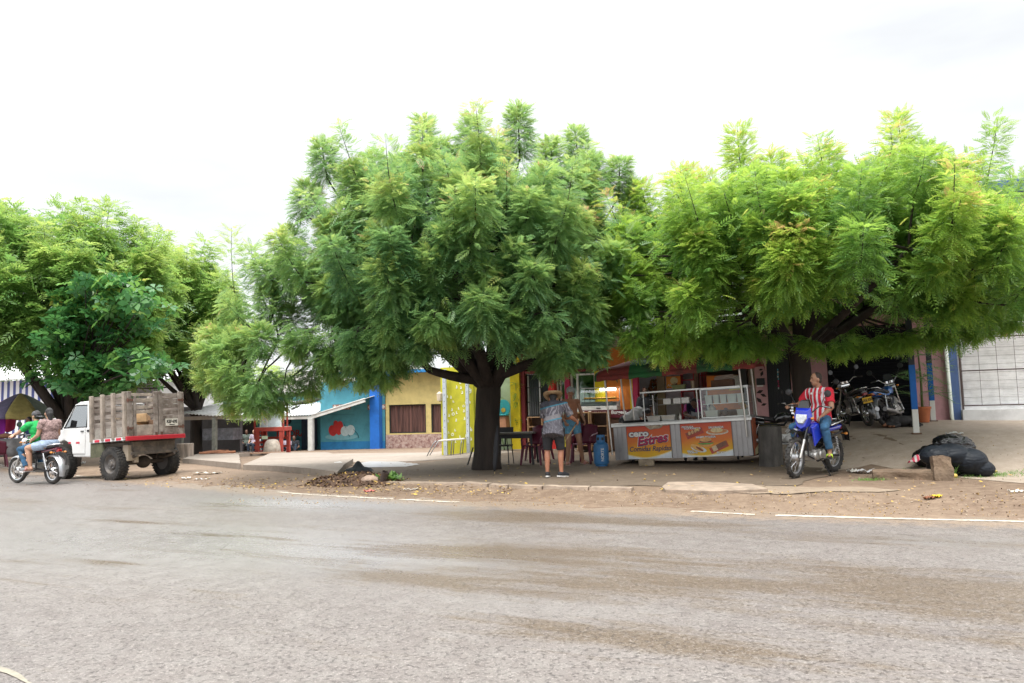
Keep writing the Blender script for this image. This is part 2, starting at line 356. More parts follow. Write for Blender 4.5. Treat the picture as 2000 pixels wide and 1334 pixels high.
MUD = [blob(1500,1165,3.2,.62,1.0), blob(1720,1140,1.7,.65,.95), blob(1150,1090,2.8,.6,.85), blob(1000,1010,2.6,.6,.9), blob(900,1130,2.0,.4,.7), blob(1350,1110,2.4,.4,.75), blob(1100,1160,2.2,.3,.7), blob(1250,1250,1.8,.25,.7), blob(1800,1200,1.0,.5,.8), blob(1650,1050,2.4,.3,.5), blob(250,1020,1.6,.12,.8), blob(480,1050,1.5,.10,.7), blob(60,985,1.5,.3,.6), blob(200,1100,.6,.12,.6)]
WET_SHEEN = [blob(330,1060,3.4,1.5,1.0), blob(620,1080,2.4,1.0,.9), blob(560,985,3.0,.8,.9), blob(150,1010,3.0,1.2,.6), blob(1000,1180,1.2,.5,.4), blob(1850,1060,.8,.3,.7)]
def field(bl, x, y):
    s = 0
    for bx, by, a, bb, amp, rot in bl:
        dx, dy = x-bx, y-by; u = dx*math.cos(rot)-dy*math.sin(rot); v = dx*math.sin(rot)+dy*math.cos(rot)
        s = max(s, amp*math.exp(-(u/a)**2-(v/bb)**2))
    return s
vs_ = np.concatenate([[-.45,-.2,0], np.arange(.15,9,.16), np.arange(9,16,.8), [22,40,70]])
xr = np.unique(np.round(np.concatenate([np.linspace(-80,-26,14), np.arange(-26,10,.16), np.linspace(10,60,20)]),3))
g = MB(); mudA = []; wetSheenA = []; edA = []
for v in vs_:
    for x in xr:
        jag = (.28*fbm(x, 5, .9, 4)+.12*fbm(x, 9, 4, 3)) if v < -.1 else 0
        y = edge_y(x)-v/.9+jag
        g.v.append((x, y, terrain(x, y)+.006 + (.0 if v > -.4 else -.004)))
        mudA.append(field(MUD, x, y)); wetSheenA.append(field(WET_SHEEN, x, y)); edA.append(1-ss(-.25, 1.0, v))
nx = len(xr)
g.f = [(j*nx+i+1, j*nx+i, (j+1)*nx+i, (j+1)*nx+i+1) for j in range(len(vs_)-1) for i in range(nx-1)]; g.m = [0]*len(g.f)
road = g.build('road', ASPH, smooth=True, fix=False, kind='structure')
for nm, dat in (('mud', mudA), ('wet', wetSheenA), ('edge', edA)):
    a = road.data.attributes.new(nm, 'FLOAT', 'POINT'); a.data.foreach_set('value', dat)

# --- painted lines, worn
m, t, b, L = new_mat('worn road paint'); c0 = N(t, 'ShaderNodeTexCoord').outputs['Object']
col = mixc(t, rng(t, nse(t, c0, 9, 8, .8), .44, .60, 0, .9), (.66,.60,.50), (.22,.18,.14)); col = mixc(t, rng(t, nse(t, c0, 60, 3), .55, .7, 0, .6), col, (.3,.25,.2))
L(col, b.inputs['Base Color']); b.inputs['Roughness'].default_value = .6
PAINT = m
def strip(name, pts, w, mat, lift=.011, jag=.02, **kw):
    g = MB(); n = max(2, int(sum((Vector(a)-Vector(c)).length for a, c in zip(pts, pts[1:]))/.12)); path = []
    ls = [0]; 
    for a, c in zip(pts, pts[1:]): ls.append(ls[-1]+math.dist(a[:2], c[:2]))
    for i in range(n+1):
        s = ls[-1]*i/n; k = min(len(pts)-2, max(j for j in range(len(ls)-1) if ls[j] <= s+1e-9)); f = (s-ls[k])/(ls[k+1]-ls[k])
        path.append(Vector((pts[k][0]+(pts[k+1][0]-pts[k][0])*f, pts[k][1]+(pts[k+1][1]-pts[k][1])*f)))
    for i, p in enumerate(path):
        d = (path[min(i+1,n)]-path[max(i-1,0)]).normalized(); q = Vector((-d.y, d.x))
        for sgn in (-1, 1):
            r = p+q*sgn*(w/2+jag*fbm(p.x*7, p.y*7+sgn*5, 1, 3)); g.v.append((r.x, r.y, terrain(r.x, r.y)+lift))
    g.f = [(2*i, 2*i+1, 2*i+3, 2*i+2) for i in range(n)]; g.m = [0]*n
    return g.build(name, mat, **kw)
def gp(*pp): return [tuple(G(x, y)[:2]) for x, y in pp]
strip('road_marking', [(-24,33.0)]+gp((0,912),(80,921)), .09, PAINT, jag=.04, kind='structure'); strip('road_marking', gp((150,930),(215,936)), .09, PAINT, jag=.04, kind='structure'); strip('road_marking', gp((540,962),(600,967),(745,975),(895,982)), .085, PAINT, jag=.04, kind='structure')
strip('road_marking', gp((1350,1000),(1475,1007)), .08, PAINT, jag=.035, kind='structure')
strip('road_marking', gp((1515,1008),(1700,1013),(2000,1021))+[(9,6.5),(14,3.8)], .10, PAINT, kind='structure')
strip('road_marking', [(-12,9.2)]+gp((0,1309),(52,1335))+[(-.6,2.55),(2,1.35)], .032, pm('yellowed road paint', (.26,.235,.18), .6, dirt=(.13,.115,.10), dscale=7, damt=1.0, var=.25, scale=14), kind='structure')

# --- concrete pavements as thin sheets with a real broken edge
CONC = ground_mat('worn concrete', (.27,.215,.165), (.35,.285,.225), (.42,.35,.285), pit=.35, bump=.25, rough=.8)
CONC2 = ground_mat('pale dusty concrete', (.20,.165,.135), (.275,.23,.19), (.33,.28,.235), pit=.25, bump=.2, rough=.85)
EARTH = ground_mat('packed dark earth', (.105,.078,.056), (.155,.118,.085), (.19,.145,.105), pit=.4, bump=.4)
KERBM = ground_mat('old kerb concrete', (.19,.14,.10), (.26,.20,.145), (.33,.26,.19), pit=.5, bump=.5)
def sheet(name, poly, mat, lift=.006, step=.3, hz=None, jag=.0, **kw):
    bm = bmesh.new(); pts = []
    for i, (a, c) in enumerate(zip(poly, poly[1:]+poly[:1])):
        n = max(1, int(math.dist(a[:2], c[:2])/step))
        for j in range(n):
            x = a[0]+(c[0]-a[0])*j/n; y = a[1]+(c[1]-a[1])*j/n
            pts.append((x+jag*fbm(x, y, 2.3, 4), y+jag*fbm(y, x, 2.1, 4)))
    vs = [bm.verts.new((x, y, 0)) for x, y in pts]; bm.faces.new(vs)
    xs = [p[0] for p in pts]; ys = [p[1] for p in pts]
    for ax, lo, hi in ((0, min(xs), max(xs)), (1, min(ys), max(ys))):
        k = lo+step*1.5
        while k < hi:
            no_ = (1,0,0) if ax == 0 else (0,1,0); co = (k,0,0) if ax == 0 else (0,k,0)
            bmesh.ops.bisect_plane(bm, geom=bm.verts[:]+bm.edges[:]+bm.faces[:], plane_co=co, plane_no=no_); k += step*1.5
    for v in bm.verts: v.co.z = (hz(v.co.x, v.co.y) if hz else terrain(v.co.x, v.co.y))+lift
    bmesh.ops.recalc_face_normals(bm, faces=bm.faces)
    if sum(f.normal.z for f in bm.faces) < 0: bmesh.ops.reverse_faces(bm, faces=bm.faces)
    me = bpy.data.meshes.new(name); bm.to_mesh(me); bm.free(); me.materials.append(mat)
    for p in me.polygons: p.use_smooth = True
    o = bpy.data.objects.new(name, me); COL.objects.link(o); return tag(o, **kw)
sheet('pavement', gp((1560,925),(1700,908),(2000,945))+[(12,11.5),(16,17.5),(4.5,24.5),(3.2,22.0)]+gp((1500,893)), CONC, .006, kind='structure', jag=.06)
sheet('earth_patch', gp((640,934),(800,942),(1000,951),(1290,950),(1545,948),(1640,925),(1560,905),(1420,890),(1000,884),(820,905),(700,915)), EARTH, .010, jag=.25, kind='structure')
sheet('pavement_edge', gp((1300,951),(1480,949),(1700,953),(1760,958),(1690,962),(1520,966),(1300,960)), KERBM, .010, jag=.16, step=.12, kind='structure')
sheet('path', gp((520,893),(660,886),(860,882),(1000,881),(1010,889),(880,897),(700,903),(560,908)), CONC2, .008, jag=.1, kind='structure')
# raised slab at the left with a visible kerb face
def slab(name, poly, h, mat, depth=.35, **kw):
    o = sheet(name, poly, mat, h, jag=.02, **kw); bm = bmesh.new(); bm.from_mesh(o.data)
    r = bmesh.ops.extrude_face_region(bm, geom=bm.faces[:]); vs = [e for e in r['geom'] if isinstance(e, bmesh.types.BMVert)]
    for v in vs: v.co.z -= depth
    bmesh.ops.recalc_face_normals(bm, faces=bm.faces); bm.to_mesh(o.data); bm.free()
    for p in o.data.polygons: p.use_smooth = False
    return o

slab('pavement', gp((357,904),(470,917),(466,893),(520,889),(400,887)), .15, CONC2, kind='structure')
slab('pavement', gp((474,918),(600,926),(660,934),(690,905),(640,890),(530,890)), .13, CONC2, kind='structure')
# kerb stones in front of the big tree: separate blocks, cracked
kb = [(690,939,770,944),(772,944,905,947),(908,947,955,950),(958,951,993,953),(996,953,1060,955),(1063,955,1150,957),(1153,957,1235,959)]
for i, (a, b_, c, d) in enumerate(kb):
    p, q = G(a, b_), G(c, d); g = MB(); n = 8
    dv = (q-p).normalized(); nv = Vector((-dv.y, dv.x, 0)); rings = []
    for j in range(n+1):
        o_ = p+(q-p)*(j/n); zz = terrain(o_.x, o_.y); k = .02*fbm(o_.x*3, o_.y, 1.5, 3); hh = (.055 if i > 1 else .035)+k*.6
        rings.append([o_+nv*(-.06+k)+Vector((0,0,-.1)), o_+nv*(.09)+Vector((0,0,-.1)), o_+nv*(.08)+Vector((0,0,hh)), o_+nv*(-.04+k)+Vector((0,0,hh-.008))])
    g.loft(rings); o = g.build('kerb', pm('pale kerb stone', (.29,.225,.17), .85, var=.3, scale=5, bump=.6, bscale=40, dirt=(.25,.18,.13), damt=.6), kind='structure')
# flat broken kerb slab right of it
g = MB(); g.mi = 0
pts = gp((1293,957),(1305,948),(1370,947),(1470,952),(1500,962),(1400,966),(1300,963)); 
vs = [(x, y, terrain(x, y)+.055) for x, y in pts]; vb = [(x, y, terrain(x, y)-.05) for x, y in pts]; n = len(pts)
g.add(vs+vb, [tuple(range(n))]+[(i, (i+1)%n, n+(i+1)%n, n+i) for i in range(n)])
g.build('kerb', MATS['pale kerb stone'], bevel=.01, kind='structure')
# wet cement patch on the ground under the tree
sheet('cement_patch', gp((688,908),(720,902),(780,903),(822,908),(790,913),(720,914)), pm('pale wet cement', (.32,.31,.30), .35, var=.25, scale=9), .016, jag=.12, step=.15, kind='structure')
# ================================================================ trees
def leaf_mat(name, stops, trans=.5, rough=.40):
    m = bpy.data.materials.new(name); m.use_nodes = True; t = m.node_tree; b = t.nodes['Principled BSDF']; L = t.links.new
    a = N(t, 'ShaderNodeAttribute'); a.attribute_name = 'tint'
    cr = N(t, 'ShaderNodeValToRGB'); e = cr.color_ramp.elements
    while len(e) < len(stops): e.new(.5)
    for k, (p, c) in enumerate(stops): e[k].position = p; e[k].color = (*c, 1)
    L(a.outputs['Fac'], cr.inputs[0]); L(cr.outputs[0], b.inputs['Base Color'])
    b.inputs['Roughness'].default_value = rough; b.inputs['Specular IOR Level'].default_value = .55
    tr = N(t, 'ShaderNodeBsdfTranslucent'); hs = N(t, 'ShaderNodeHueSaturation'); hs.inputs['Value'].default_value = 1.7; hs.inputs['Hue'].default_value = .485; L(cr.outputs[0], hs.inputs['Color']); L(hs.outputs[0], tr.inputs[0])
    mx = N(t, 'ShaderNodeMixShader'); mx.inputs[0].default_value = trans; o = t.nodes['Material Output']
    L(b.outputs[0], mx.inputs[1]); L(tr.outputs[0], mx.inputs[2]); L(mx.outputs[0], o.inputs['Surface']); return m
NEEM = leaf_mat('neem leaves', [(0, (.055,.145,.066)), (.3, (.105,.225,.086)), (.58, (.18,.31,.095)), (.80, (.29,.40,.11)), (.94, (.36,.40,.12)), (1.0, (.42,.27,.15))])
NEEM2 = leaf_mat('bright neem leaves', [(0, (.055,.145,.045)), (.3, (.09,.215,.048)), (.58, (.165,.30,.052)), (.82, (.255,.40,.065)), (.95, (.37,.45,.09)), (1.0, (.40,.30,.11))])
FARL = leaf_mat('mid green leaves', [(0, (.055,.15,.042)), (.4, (.105,.235,.055)), (.75, (.18,.31,.07)), (1.0, (.29,.39,.10))])
ALMOND = leaf_mat('almond tree leaves', [(0, (.025,.10,.038)), (.5, (.055,.18,.05)), (.85, (.13,.28,.055)), (.97, (.24,.32,.06)), (1, (.30,.34,.07))], trans=.35, rough=.32)
BARK = pm('dark bark', (.030,.022,.018), .9, var=.5, scale=5, bump=.9, bscale=14, stretch=(1,1,.22))

def pinnate(pairs, l, w, droop, curl=.12):
    """template of one compound leaf of unit length along +y; kites as 4 points"""
    q = []
    for i in range(pairs):
        t = .16+.80*(i+.5)/pairs; z = -droop*t*t
        k = l*(.75+.5*math.sin(math.pi*min(1, t*.95)))*(1 if i < pairs-1 else .8)
        for s in (-1, 1):
            a = R(58-14*t); dx, dy = s*math.sin(a), math.cos(a)
            b = Vector((0, t, z)); tip = b+Vector((dx*k, dy*k, -curl*k*2.2)); m_ = b+Vector((dx*k*.45, dy*k*.45, -curl*k*.4)); p = Vector((-dy, dx, 0))*(w*.5)
            q.append((b, m_-p, tip, m_+p))
    b = Vector((0,.98,-droop*.96)); tip = b+Vector((0,l*.9,-l*.25)); m_ = (b+tip)/2; p = Vector((w*.5,0,0)); q.append((b, m_-p, tip, m_+p))
    r = .006; q.append((Vector((-r,0,0)), Vector((r,0,0)), Vector((r,1,-droop)), Vector((-r,1,-droop))))
    return np.array([[tuple(v) for v in k] for k in q])
LEAFT = [pinnate(6, .28, .098, .35), pinnate(5, .31, .105, .55), pinnate(6, .28, .095, .85), pinnate(5, .30, .105, .15)]
LEAFFAR = [pinnate(4, .36, .13, .4), pinnate(4, .38, .14, .8)]
def whorl(n, l, w):
    q = []
    for i in range(n):
        a = 2*math.pi*i/n; d = Vector((math.cos(a), math.sin(a), 0)); p = Vector((-d.y, d.x, 0))*w/2
        q.append((d*.08, d*l*.62-p*1.15+Vector((0,0,.10)), d*l+Vector((0,0,-.06)), d*l*.62+p*1.15+Vector((0,0,.10))))
    return np.array([[tuple(v) for v in k] for k in q])
LEAFALM = [whorl(6, 1.0, .42), whorl(7, .95, .40), whorl(5, 1.0, .46)]

class Leaves:
    def __init__(s): s.p = []; s.d = []; s.sz = []; s.t = []; s.roll = []
    def add(s, p, d, size, tint, roll=0): s.p.append(tuple(p)); s.d.append(tuple(d)); s.sz.append(size); s.t.append(tint); s.roll.append(roll)
    def build(s, name, mat, parent, tmpl, **kw):
        p = np.array(s.p); d = np.array(s.d); d /= np.linalg.norm(d, axis=1)[:,None]+1e-9; sz = np.array(s.sz); ti = np.array(s.t)
        up = np.tile([0,0,1.0], (len(p),1)); up[np.abs(d[:,2]) > .96] = (1,0,0)
        x = np.cross(d, up); x /= np.linalg.norm(x, axis=1)[:,None]; z = np.cross(x, d)
        c, sn = np.cos(s.roll)[:,None], np.sin(s.roll)[:,None]; x, z = x*c+z*sn, z*c-x*sn
        which = RNG.integers(0, len(tmpl), len(p)); V = []; T = []
        for k, tm in enumerate(tmpl):
            m = which == k; n = m.sum()
            if not n: continue
            q = tm.reshape(-1,3)
            v = p[m][:,None,:] + sz[m][:,None,None]*(q[None,:,0:1]*x[m][:,None,:]+q[None,:,1:2]*d[m][:,None,:]+q[None,:,2:3]*z[m][:,None,:])
            V.append(v.reshape(-1,3)); nf = len(tm); T.append((ti[m][:,None]+RNG.normal(0,.05,(n,nf))).reshape(-1))
        V = np.concatenate(V); T = np.clip(np.concatenate(T), 0, 1); nf = len(T)
        me = bpy.data.meshes.new(name); me.vertices.add(len(V)); me.vertices.foreach_set('co', V.astype(np.float32).ravel())
        me.loops.add(nf*4); me.loops.foreach_set('vertex_index', np.arange(nf*4, dtype=np.int32)); me.polygons.add(nf)
        me.polygons.foreach_set('loop_start', np.arange(0, nf*4, 4, dtype=np.int32))
        a = me.attributes.new('tint', 'FLOAT', 'FACE'); a.data.foreach_set('value', T.astype(np.float32))
        me.update(); me.validate(); me.materials.append(mat)
        o = bpy.data.objects.new(name, me); COL.objects.link(o); o.parent = parent; return tag(o, **kw) if kw else o

def bez(a, b, c, n=7): return [a*((1-t)**2)+b*(2*t*(1-t))+c*(t*t) for t in [i/n for i in range(n+1)]]
def plume(lv, wood, base, tip, rad, n, size, tint, rw=.016, spread=1.0, under=.2, top=.22):
    """a leafy shoot: leaves leave its stem all round, rising near the tip and drooping below"""
    base = Vector(base); tip = Vector(tip); ax = tip-base; L_ = ax.length; axn = ax.normalized()
    mid = (base+tip)/2+Vector((random.uniform(-.1,.1), random.uniform(-.1,.1), -.12))*L_*.6
    wood.tube(bez(base, mid, tip, 6), [rw*(1-.8*i/6) for i in range(7)], 5)
    a1 = axn.orthogonal().normalized(); a2 = axn.cross(a1); ga = random.random()*6.28
    for i in range(n):
        h = (i+random.random())/n; h = h**.8
        q = base*((1-h)**2)+mid*(2*h*(1-h))+tip*(h*h)
        ga += 2.39996; off = rad*random.uniform(0,.8)*(1-.5*h)
        rd = a1*math.cos(ga)+a2*math.sin(ga)
        d = rd*spread+axn*(-.05+1.0*h**2)+Vector((0,0,.12-under*(1-h)))+Vector((random.gauss(0,.36),random.gauss(0,.36),random.gauss(0,.30)))
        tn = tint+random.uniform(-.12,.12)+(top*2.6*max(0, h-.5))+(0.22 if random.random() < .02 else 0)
        lv.add(q+rd*off, d, size*random.uniform(.75,1.2)*(1-.25*h), tn, random.uniform(-.6,.6))
def limb(wood, a, b, r0, r1, sag=.0, n=7, jit=.06):
    a = Vector(a); b = Vector(b); m = (a+b)/2+Vector((random.uniform(-jit,jit), random.uniform(-jit,jit), sag))*(b-a).length
    pts = bez(a, m, b, n); wood.tube(pts, [r0+(r1-r0)*i/n for i in range(n+1)], 8); return pts
def neem(name, base, trunk_h, trunk_r, cen, semi, n_pl, spikes, label, mat=NEEM, size=.40, lean=(0,0), tmpl=None, dens=1.0, extra=(), tint=.36, rim=.0, group=None, limbs=8, cat='tree', jit=1.0):
    root = empty(name, base, 0, label, cat, group); B = Vector(base); lv = Leaves(); wood = MB(); cen = Vector(cen)-B; semi = Vector(semi)
    top = Vector((lean[0], lean[1], trunk_h))
    pts = bez(Vector((0,0,-.15)), Vector((lean[0]*.2, lean[1]*.2, trunk_h*.55)), top, 9)
    rs = [trunk_r*(1.25 if i == 0 else 1.12 if i == 1 else 1.0+.03*math.sin(i*2.1)-.008*i) for i in range(10)]; rs[-1] *= .95
    wood.tube(pts, rs, 16)
    arms = []
    for i in range(limbs):
        a = 2*math.pi*i/limbs+random.uniform(-.25,.25); k = .55+.15*random.random()
        e = cen+Vector((math.cos(a)*semi.x*k, math.sin(a)*semi.y*k, semi.z*random.uniform(-.35,.25)))
        st = pts[-2]+Vector((math.cos(a),math.sin(a),0))*trunk_r*.45
        arms.append(limb(wood, st, e, trunk_r*.52, trunk_r*.16, -.06 if e.z > top.z+.6 else .05, 9))
    for k in (.2, -.15): arms.append(limb(wood, top-Vector((0,0,.2)), cen+Vector((semi.x*k, random.uniform(-.2,.2), semi.z*.55)), trunk_r*.55, trunk_r*.14, 0, 9))
    apts = [p for A in arms for p in A[3:]]
    def attach(q, r=.03):
        near = min(apts, key=lambda p: (p-q).length+max(0, p.z-q.z)*1.2); limb(wood, near, q, r, .016, -.05, 5, .08)
    ga = 0
    for i in range(n_pl):
        u = 1-1.62*(i+.5)/n_pl; ga += 2.39996+random.uniform(-.25,.25)*jit; rr = math.sqrt(max(0, 1-u*u))
        nrm = Vector((rr*math.cos(ga), rr*math.sin(ga), u)); k = random.uniform(.70,1.06)
        q = cen+Vector((nrm.x*semi.x*k, nrm.y*semi.y*k, nrm.z*semi.z*k))
        low = u < -.25
        if low: q.z += random.uniform(-.22,.55)
        d = Vector((nrm.x*.55, nrm.y*.55, .9 if not low else .55+random.uniform(-.25,.25))); d.normalize()
        Ls = random.uniform(.7,1.25)*(.9 if not low else .75)
        if u > .45: Ls *= 1.15
        b_ = q-d*Ls*.75; attach(b_)
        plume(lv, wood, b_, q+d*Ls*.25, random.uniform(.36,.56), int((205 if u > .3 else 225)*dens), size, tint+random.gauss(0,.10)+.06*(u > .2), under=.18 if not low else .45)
        if u > .05 and random.random() < .4:       # slender young shoots above the crown surface
            t2 = q+Vector((nrm.x*.35+random.gauss(0,.12), nrm.y*.35+random.gauss(0,.12), random.uniform(.5,1.05))); plume(lv, wood, q-d*.3, t2, random.uniform(.26,.42), int(75*dens), size*.95, tint+.14+random.gauss(0,.08), under=.15, top=.2)
    for i in range(int(n_pl*.55)):                # inner foliage so the crown is not hollow
        a = random.random()*6.28; u = random.uniform(-.75,.8); k = random.uniform(.35,.72); rr = math.sqrt(1-u*u)
        q = cen+Vector((rr*math.cos(a)*semi.x*k, rr*math.sin(a)*semi.y*k, u*semi.z*k)); attach(q, .02)
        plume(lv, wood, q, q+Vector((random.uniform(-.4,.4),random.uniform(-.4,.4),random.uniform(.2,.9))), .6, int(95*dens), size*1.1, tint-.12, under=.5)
    for s in spikes:                              # long shoots that stand out of the crown
        b_, tp, rad, n = Vector(s[0])-B, Vector(s[1])-B, s[2], s[3]; attach(b_, .035)
        tp = tp+Vector((random.gauss(0,.06),random.gauss(0,.06),-.10)); plume(lv, wood, b_, tp, rad*1.0, int(n*dens*1.9), size*(s[5] if len(s) > 5 else .95), tint+(s[4] if len(s) > 4 else .1), rw=.028, under=.25, top=.15)
    for e in extra: e(lv, wood, B, apts, attach)
    for i in range(int(n_pl*14)):                  # stray leaves and twig ends between the clumps
        a = random.random()*6.28; u = random.uniform(-.6,1); rr = math.sqrt(1-u*u); k = random.uniform(.8,1.03); q = cen+Vector((rr*math.cos(a)*semi.x*k, rr*math.sin(a)*semi.y*k, u*semi.z*k))
        lv.add(q, Vector((random.gauss(0,.7)+rr*math.cos(a)*.5, random.gauss(0,.7)+rr*math.sin(a)*.5, random.gauss(.1,.5))), size*random.uniform(.8,1.25), tint+random.gauss(.04,.16), random.uniform(-.8,.8))
    wood.build('trunk', BARK, root, smooth=True, fix=False)
    lv.build('crown', mat, root, tmpl or LEAFT); print(name, 'leaves', len(lv.p)); return root

# --- the big tree in the middle
tb = G(950, 917); Y0 = tb.y
def spk(px, py, px2, py2, dy=0, rad=.4, n=120, tint=.1, sz=.95, Y=None): return (P(px, py, (Y or Y0)+dy), P(px2, py2, (Y or Y0)+dy), rad, n, tint, sz)
sp = [spk(640,350,628,268,.3,.42,150), spk(835,330,818,222,.5,.45,170), spk(915,320,917,222,.2,.5,190), spk(1015,310,1022,203,.4,.48,200), spk(1135,335,1128,247,.6,.42,150),
      spk(1210,380,1208,305,.3,.42,150), spk(735,370,730,292,-.3,.45,150), spk(690,400,690,318,.2,.45,140), spk(970,360,968,272,-.2,.5,170), spk(1080,360,1075,268,-.4,.45,150), spk(870,350,862,270,0,.45,150), spk(790,380,775,300,0,.45,140), spk(600,420,592,350,0,.4,120), spk(1165,370,1160,300,0,.4,120),spk(1235,470,1232,345,.2,.5,180,.1),spk(1200,500,1215,420,-.6,.5,180,.05),spk(1250,560,1262,470,-.2,.5,180,.08),spk(1220,620,1238,545,-.8,.5,180,.02),spk(1270,520,1285,420,.5,.5,170,.12)]
def left_arm(lv, wood, B, apts, attach):
    e = P(470,650,Y0-.6)-B; A = limb(wood, P(760,640,Y0)-B, P(630,690,Y0-.5)-B, .07, .055, -.03, 7); A2 = limb(wood, A[-1], e, .05, .025, .03, 7); limb(wood, A[-1], P(560,745,Y0-.9)-B, .03, .018, 0, 6)
    for (x, y, x2, y2, dy, n) in [(470,640,452,445,.5,90),(520,600,490,480,.3,130),(540,560,505,510,-.3,150),(480,690,405,650,-.3,190),(455,690,388,690,-.8,190),(470,720,425,745,-1,190),(520,720,480,790,-1,170),(560,720,540,800,-.8,170),(430,730,395,745,-.4,150),(500,650,440,590,0,150),(540,640,520,560,-.3,170),(590,660,560,600,.2,170),(560,600,545,500,.6,150),(620,690,600,770,-.6,170),(505,745,500,805,-1.2,130),(450,650,398,660,0,150),(585,500,560,450,.5,150),(640,680,660,742,-1.2,170),(600,640,570,690,-1.2,170),(690,680,720,748,-1.5,180),(520,690,500,640,-1,190),(430,700,470,650,-.6,190),(470,760,450,800,-.6,110),(740,690,760,748,-1.6,150)]:
        q = P(x, y, Y0+dy-.4)-B; tp = P(x2, y2, Y0+dy-.4)-B; near = min(A+A2, key=lambda p: (p-q).length); limb(wood, near, q, .028, .014, 0, 5, .1)
        plume(lv, wood, q, tp, .40, int(n*1.9), .25, .48+(.10 if x < 500 else 0), under=.4, top=.18)
    bl_ = limb(wood, Vector((-.05,-.02,1.95)), P(838,722,Y0-.6)-B, .13, .08, -.06, 7); limb(wood, bl_[-1], P(775,655,Y0-1.0)-B, .08, .03, -.02, 7); limb(wood, Vector((.08,-.02,2.0)), P(1045,705,Y0-.5)-B, .15, .09, -.05, 7); limb(wood, Vector((-.04,.0,2.05)), P(895,680,Y0-.5)-B, .15, .09, -.02, 6)
    for (x, y, x2, y2, dy, n) in [(700,640,690,700,-2.6,200),(760,645,752,702,-2.8,210),(820,645,815,695,-3.0,220),(870,620,860,662,-3.2,200),(920,610,925,650,-3.2,210),(985,610,985,654,-3.2,200),(1040,625,1048,672,-3.0,210),(1095,660,1100,718,-2.6,210),(1150,650,1160,705,-2.2,200),(650,645,640,710,-2.0,200),(790,670,780,718,-2.2,170),(1070,690,1080,728,-1.8,170),(720,670,712,726,-2.0,180),(850,610,840,655,-3.4,190),(950,600,955,645,-3.4,190),(1060,610,1062,660,-3.2,190),(770,610,760,660,-3.2,190)]:
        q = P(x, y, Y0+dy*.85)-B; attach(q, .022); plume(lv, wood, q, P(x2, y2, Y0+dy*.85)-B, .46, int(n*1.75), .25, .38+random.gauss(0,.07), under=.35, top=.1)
cc_ = P(912,535,Y0)
neem('neem_tree', tb, 2.05, .285, cc_, (3.85,3.5,2.62), 138, sp, 'big spreading neem tree with a thick dark trunk in the middle of the pavement', NEEM, .25, (.12,.1), extra=(left_arm,), tint=.40, limbs=9, dens=1.6)

# --- the bright tree at the right, behind the man on the motorcycle
tb2 = G(1580,905); tb2 = Vector((tb2.x*1.07, tb2.y*1.07, 0)); tb2.z = terrain(tb2.x, tb2.y); Y1 = tb2.y
c2 = P(1615,518,Y1-1.0)
S2 = lambda *a, **k: spk(*a, Y=Y1, **k)
sp2 = [S2(1480,470,1440,245,-.5,.62,230,.18,1.0), S2(1500,430,1425,290,.3,.4,120,.2), S2(1400,470,1372,330,-.6,.45,130,.2), S2(1620,400,1612,280,-.4,.5,170,.24), S2(1770,400,1758,215,.2,.62,230,.2), S2(1720,400,1710,300,0,.45,140,.24), S2(1845,420,1848,310,.2,.5,150,.22), S2(1895,490,1960,225,-.8,.50,150,.02,.95), S2(1930,480,2005,330,-.5,.5,120,.05), S2(1545,430,1540,330,.3,.45,140,.22), S2(1330,500,1315,390,-.4,.4,130,.24), S2(1290,480,1262,350,.3,.45,150,.2), S2(1665,420,1660,320,.5,.45,140,.2), S2(1800,400,1790,270,.5,.4,120,.1), S2(1360,440,1335,320,.5,.45,140,.22), S2(1240,470,1225,380,.7,.4,120,.16),S2(1260,600,1245,510,-.6,.5,170,.1),S2(1290,560,1280,460,.2,.5,170,.12)]
def low_front(lv, wood, B, apts, attach):          # hanging sprays over the cart awning and round the rider
    for (x, y, x2, y2, dy, n, tn) in [(1250,640,1235,720,-1.4,150,.5),(1300,640,1290,735,-1.6,140,.62),(1340,650,1340,725,-1.5,120,.7),(1390,650,1395,720,-1.6,140,.5),(1440,660,1450,722,-1.8,140,.45),(1500,670,1500,722,-1.6,120,.45),(1640,680,1648,722,-1.6,110,.5),(1700,680,1705,716,-1.4,120,.55),(1760,670,1770,708,-1.6,150,.5),(1820,650,1840,700,-1.6,150,.45),(1900,630,1915,690,-1.6,150,.45),(1960,620,1975,672,-1.4,150,.42),(1200,600,1170,640,-1,150,.5),(1230,560,1190,520,-1.4,130,.6),(1990,560,2010,600,-1,150,.4),(1590,690,1585,712,-1.5,90,.55),(1180,640,1160,700,-.6,150,.42),(1405,680,1412,735,-1.2,70,.6)]:
        q = P(x, y-22, Y1+dy)-B; attach(q, .022); plume(lv, wood, q, P(x2, y2-34, Y1+dy)-B, .42, int(n*1.9), .25, tn, under=.35, top=.15)
neem('neem_tree', tb2, 2.3, .22, c2, (4.45,3.4,1.95), 135, sp2, 'bright green neem tree arching over the man on the blue motorcycle', NEEM2, .25, (.0,.25), extra=(low_front,), tint=.48, dens=1.55, limbs=8)

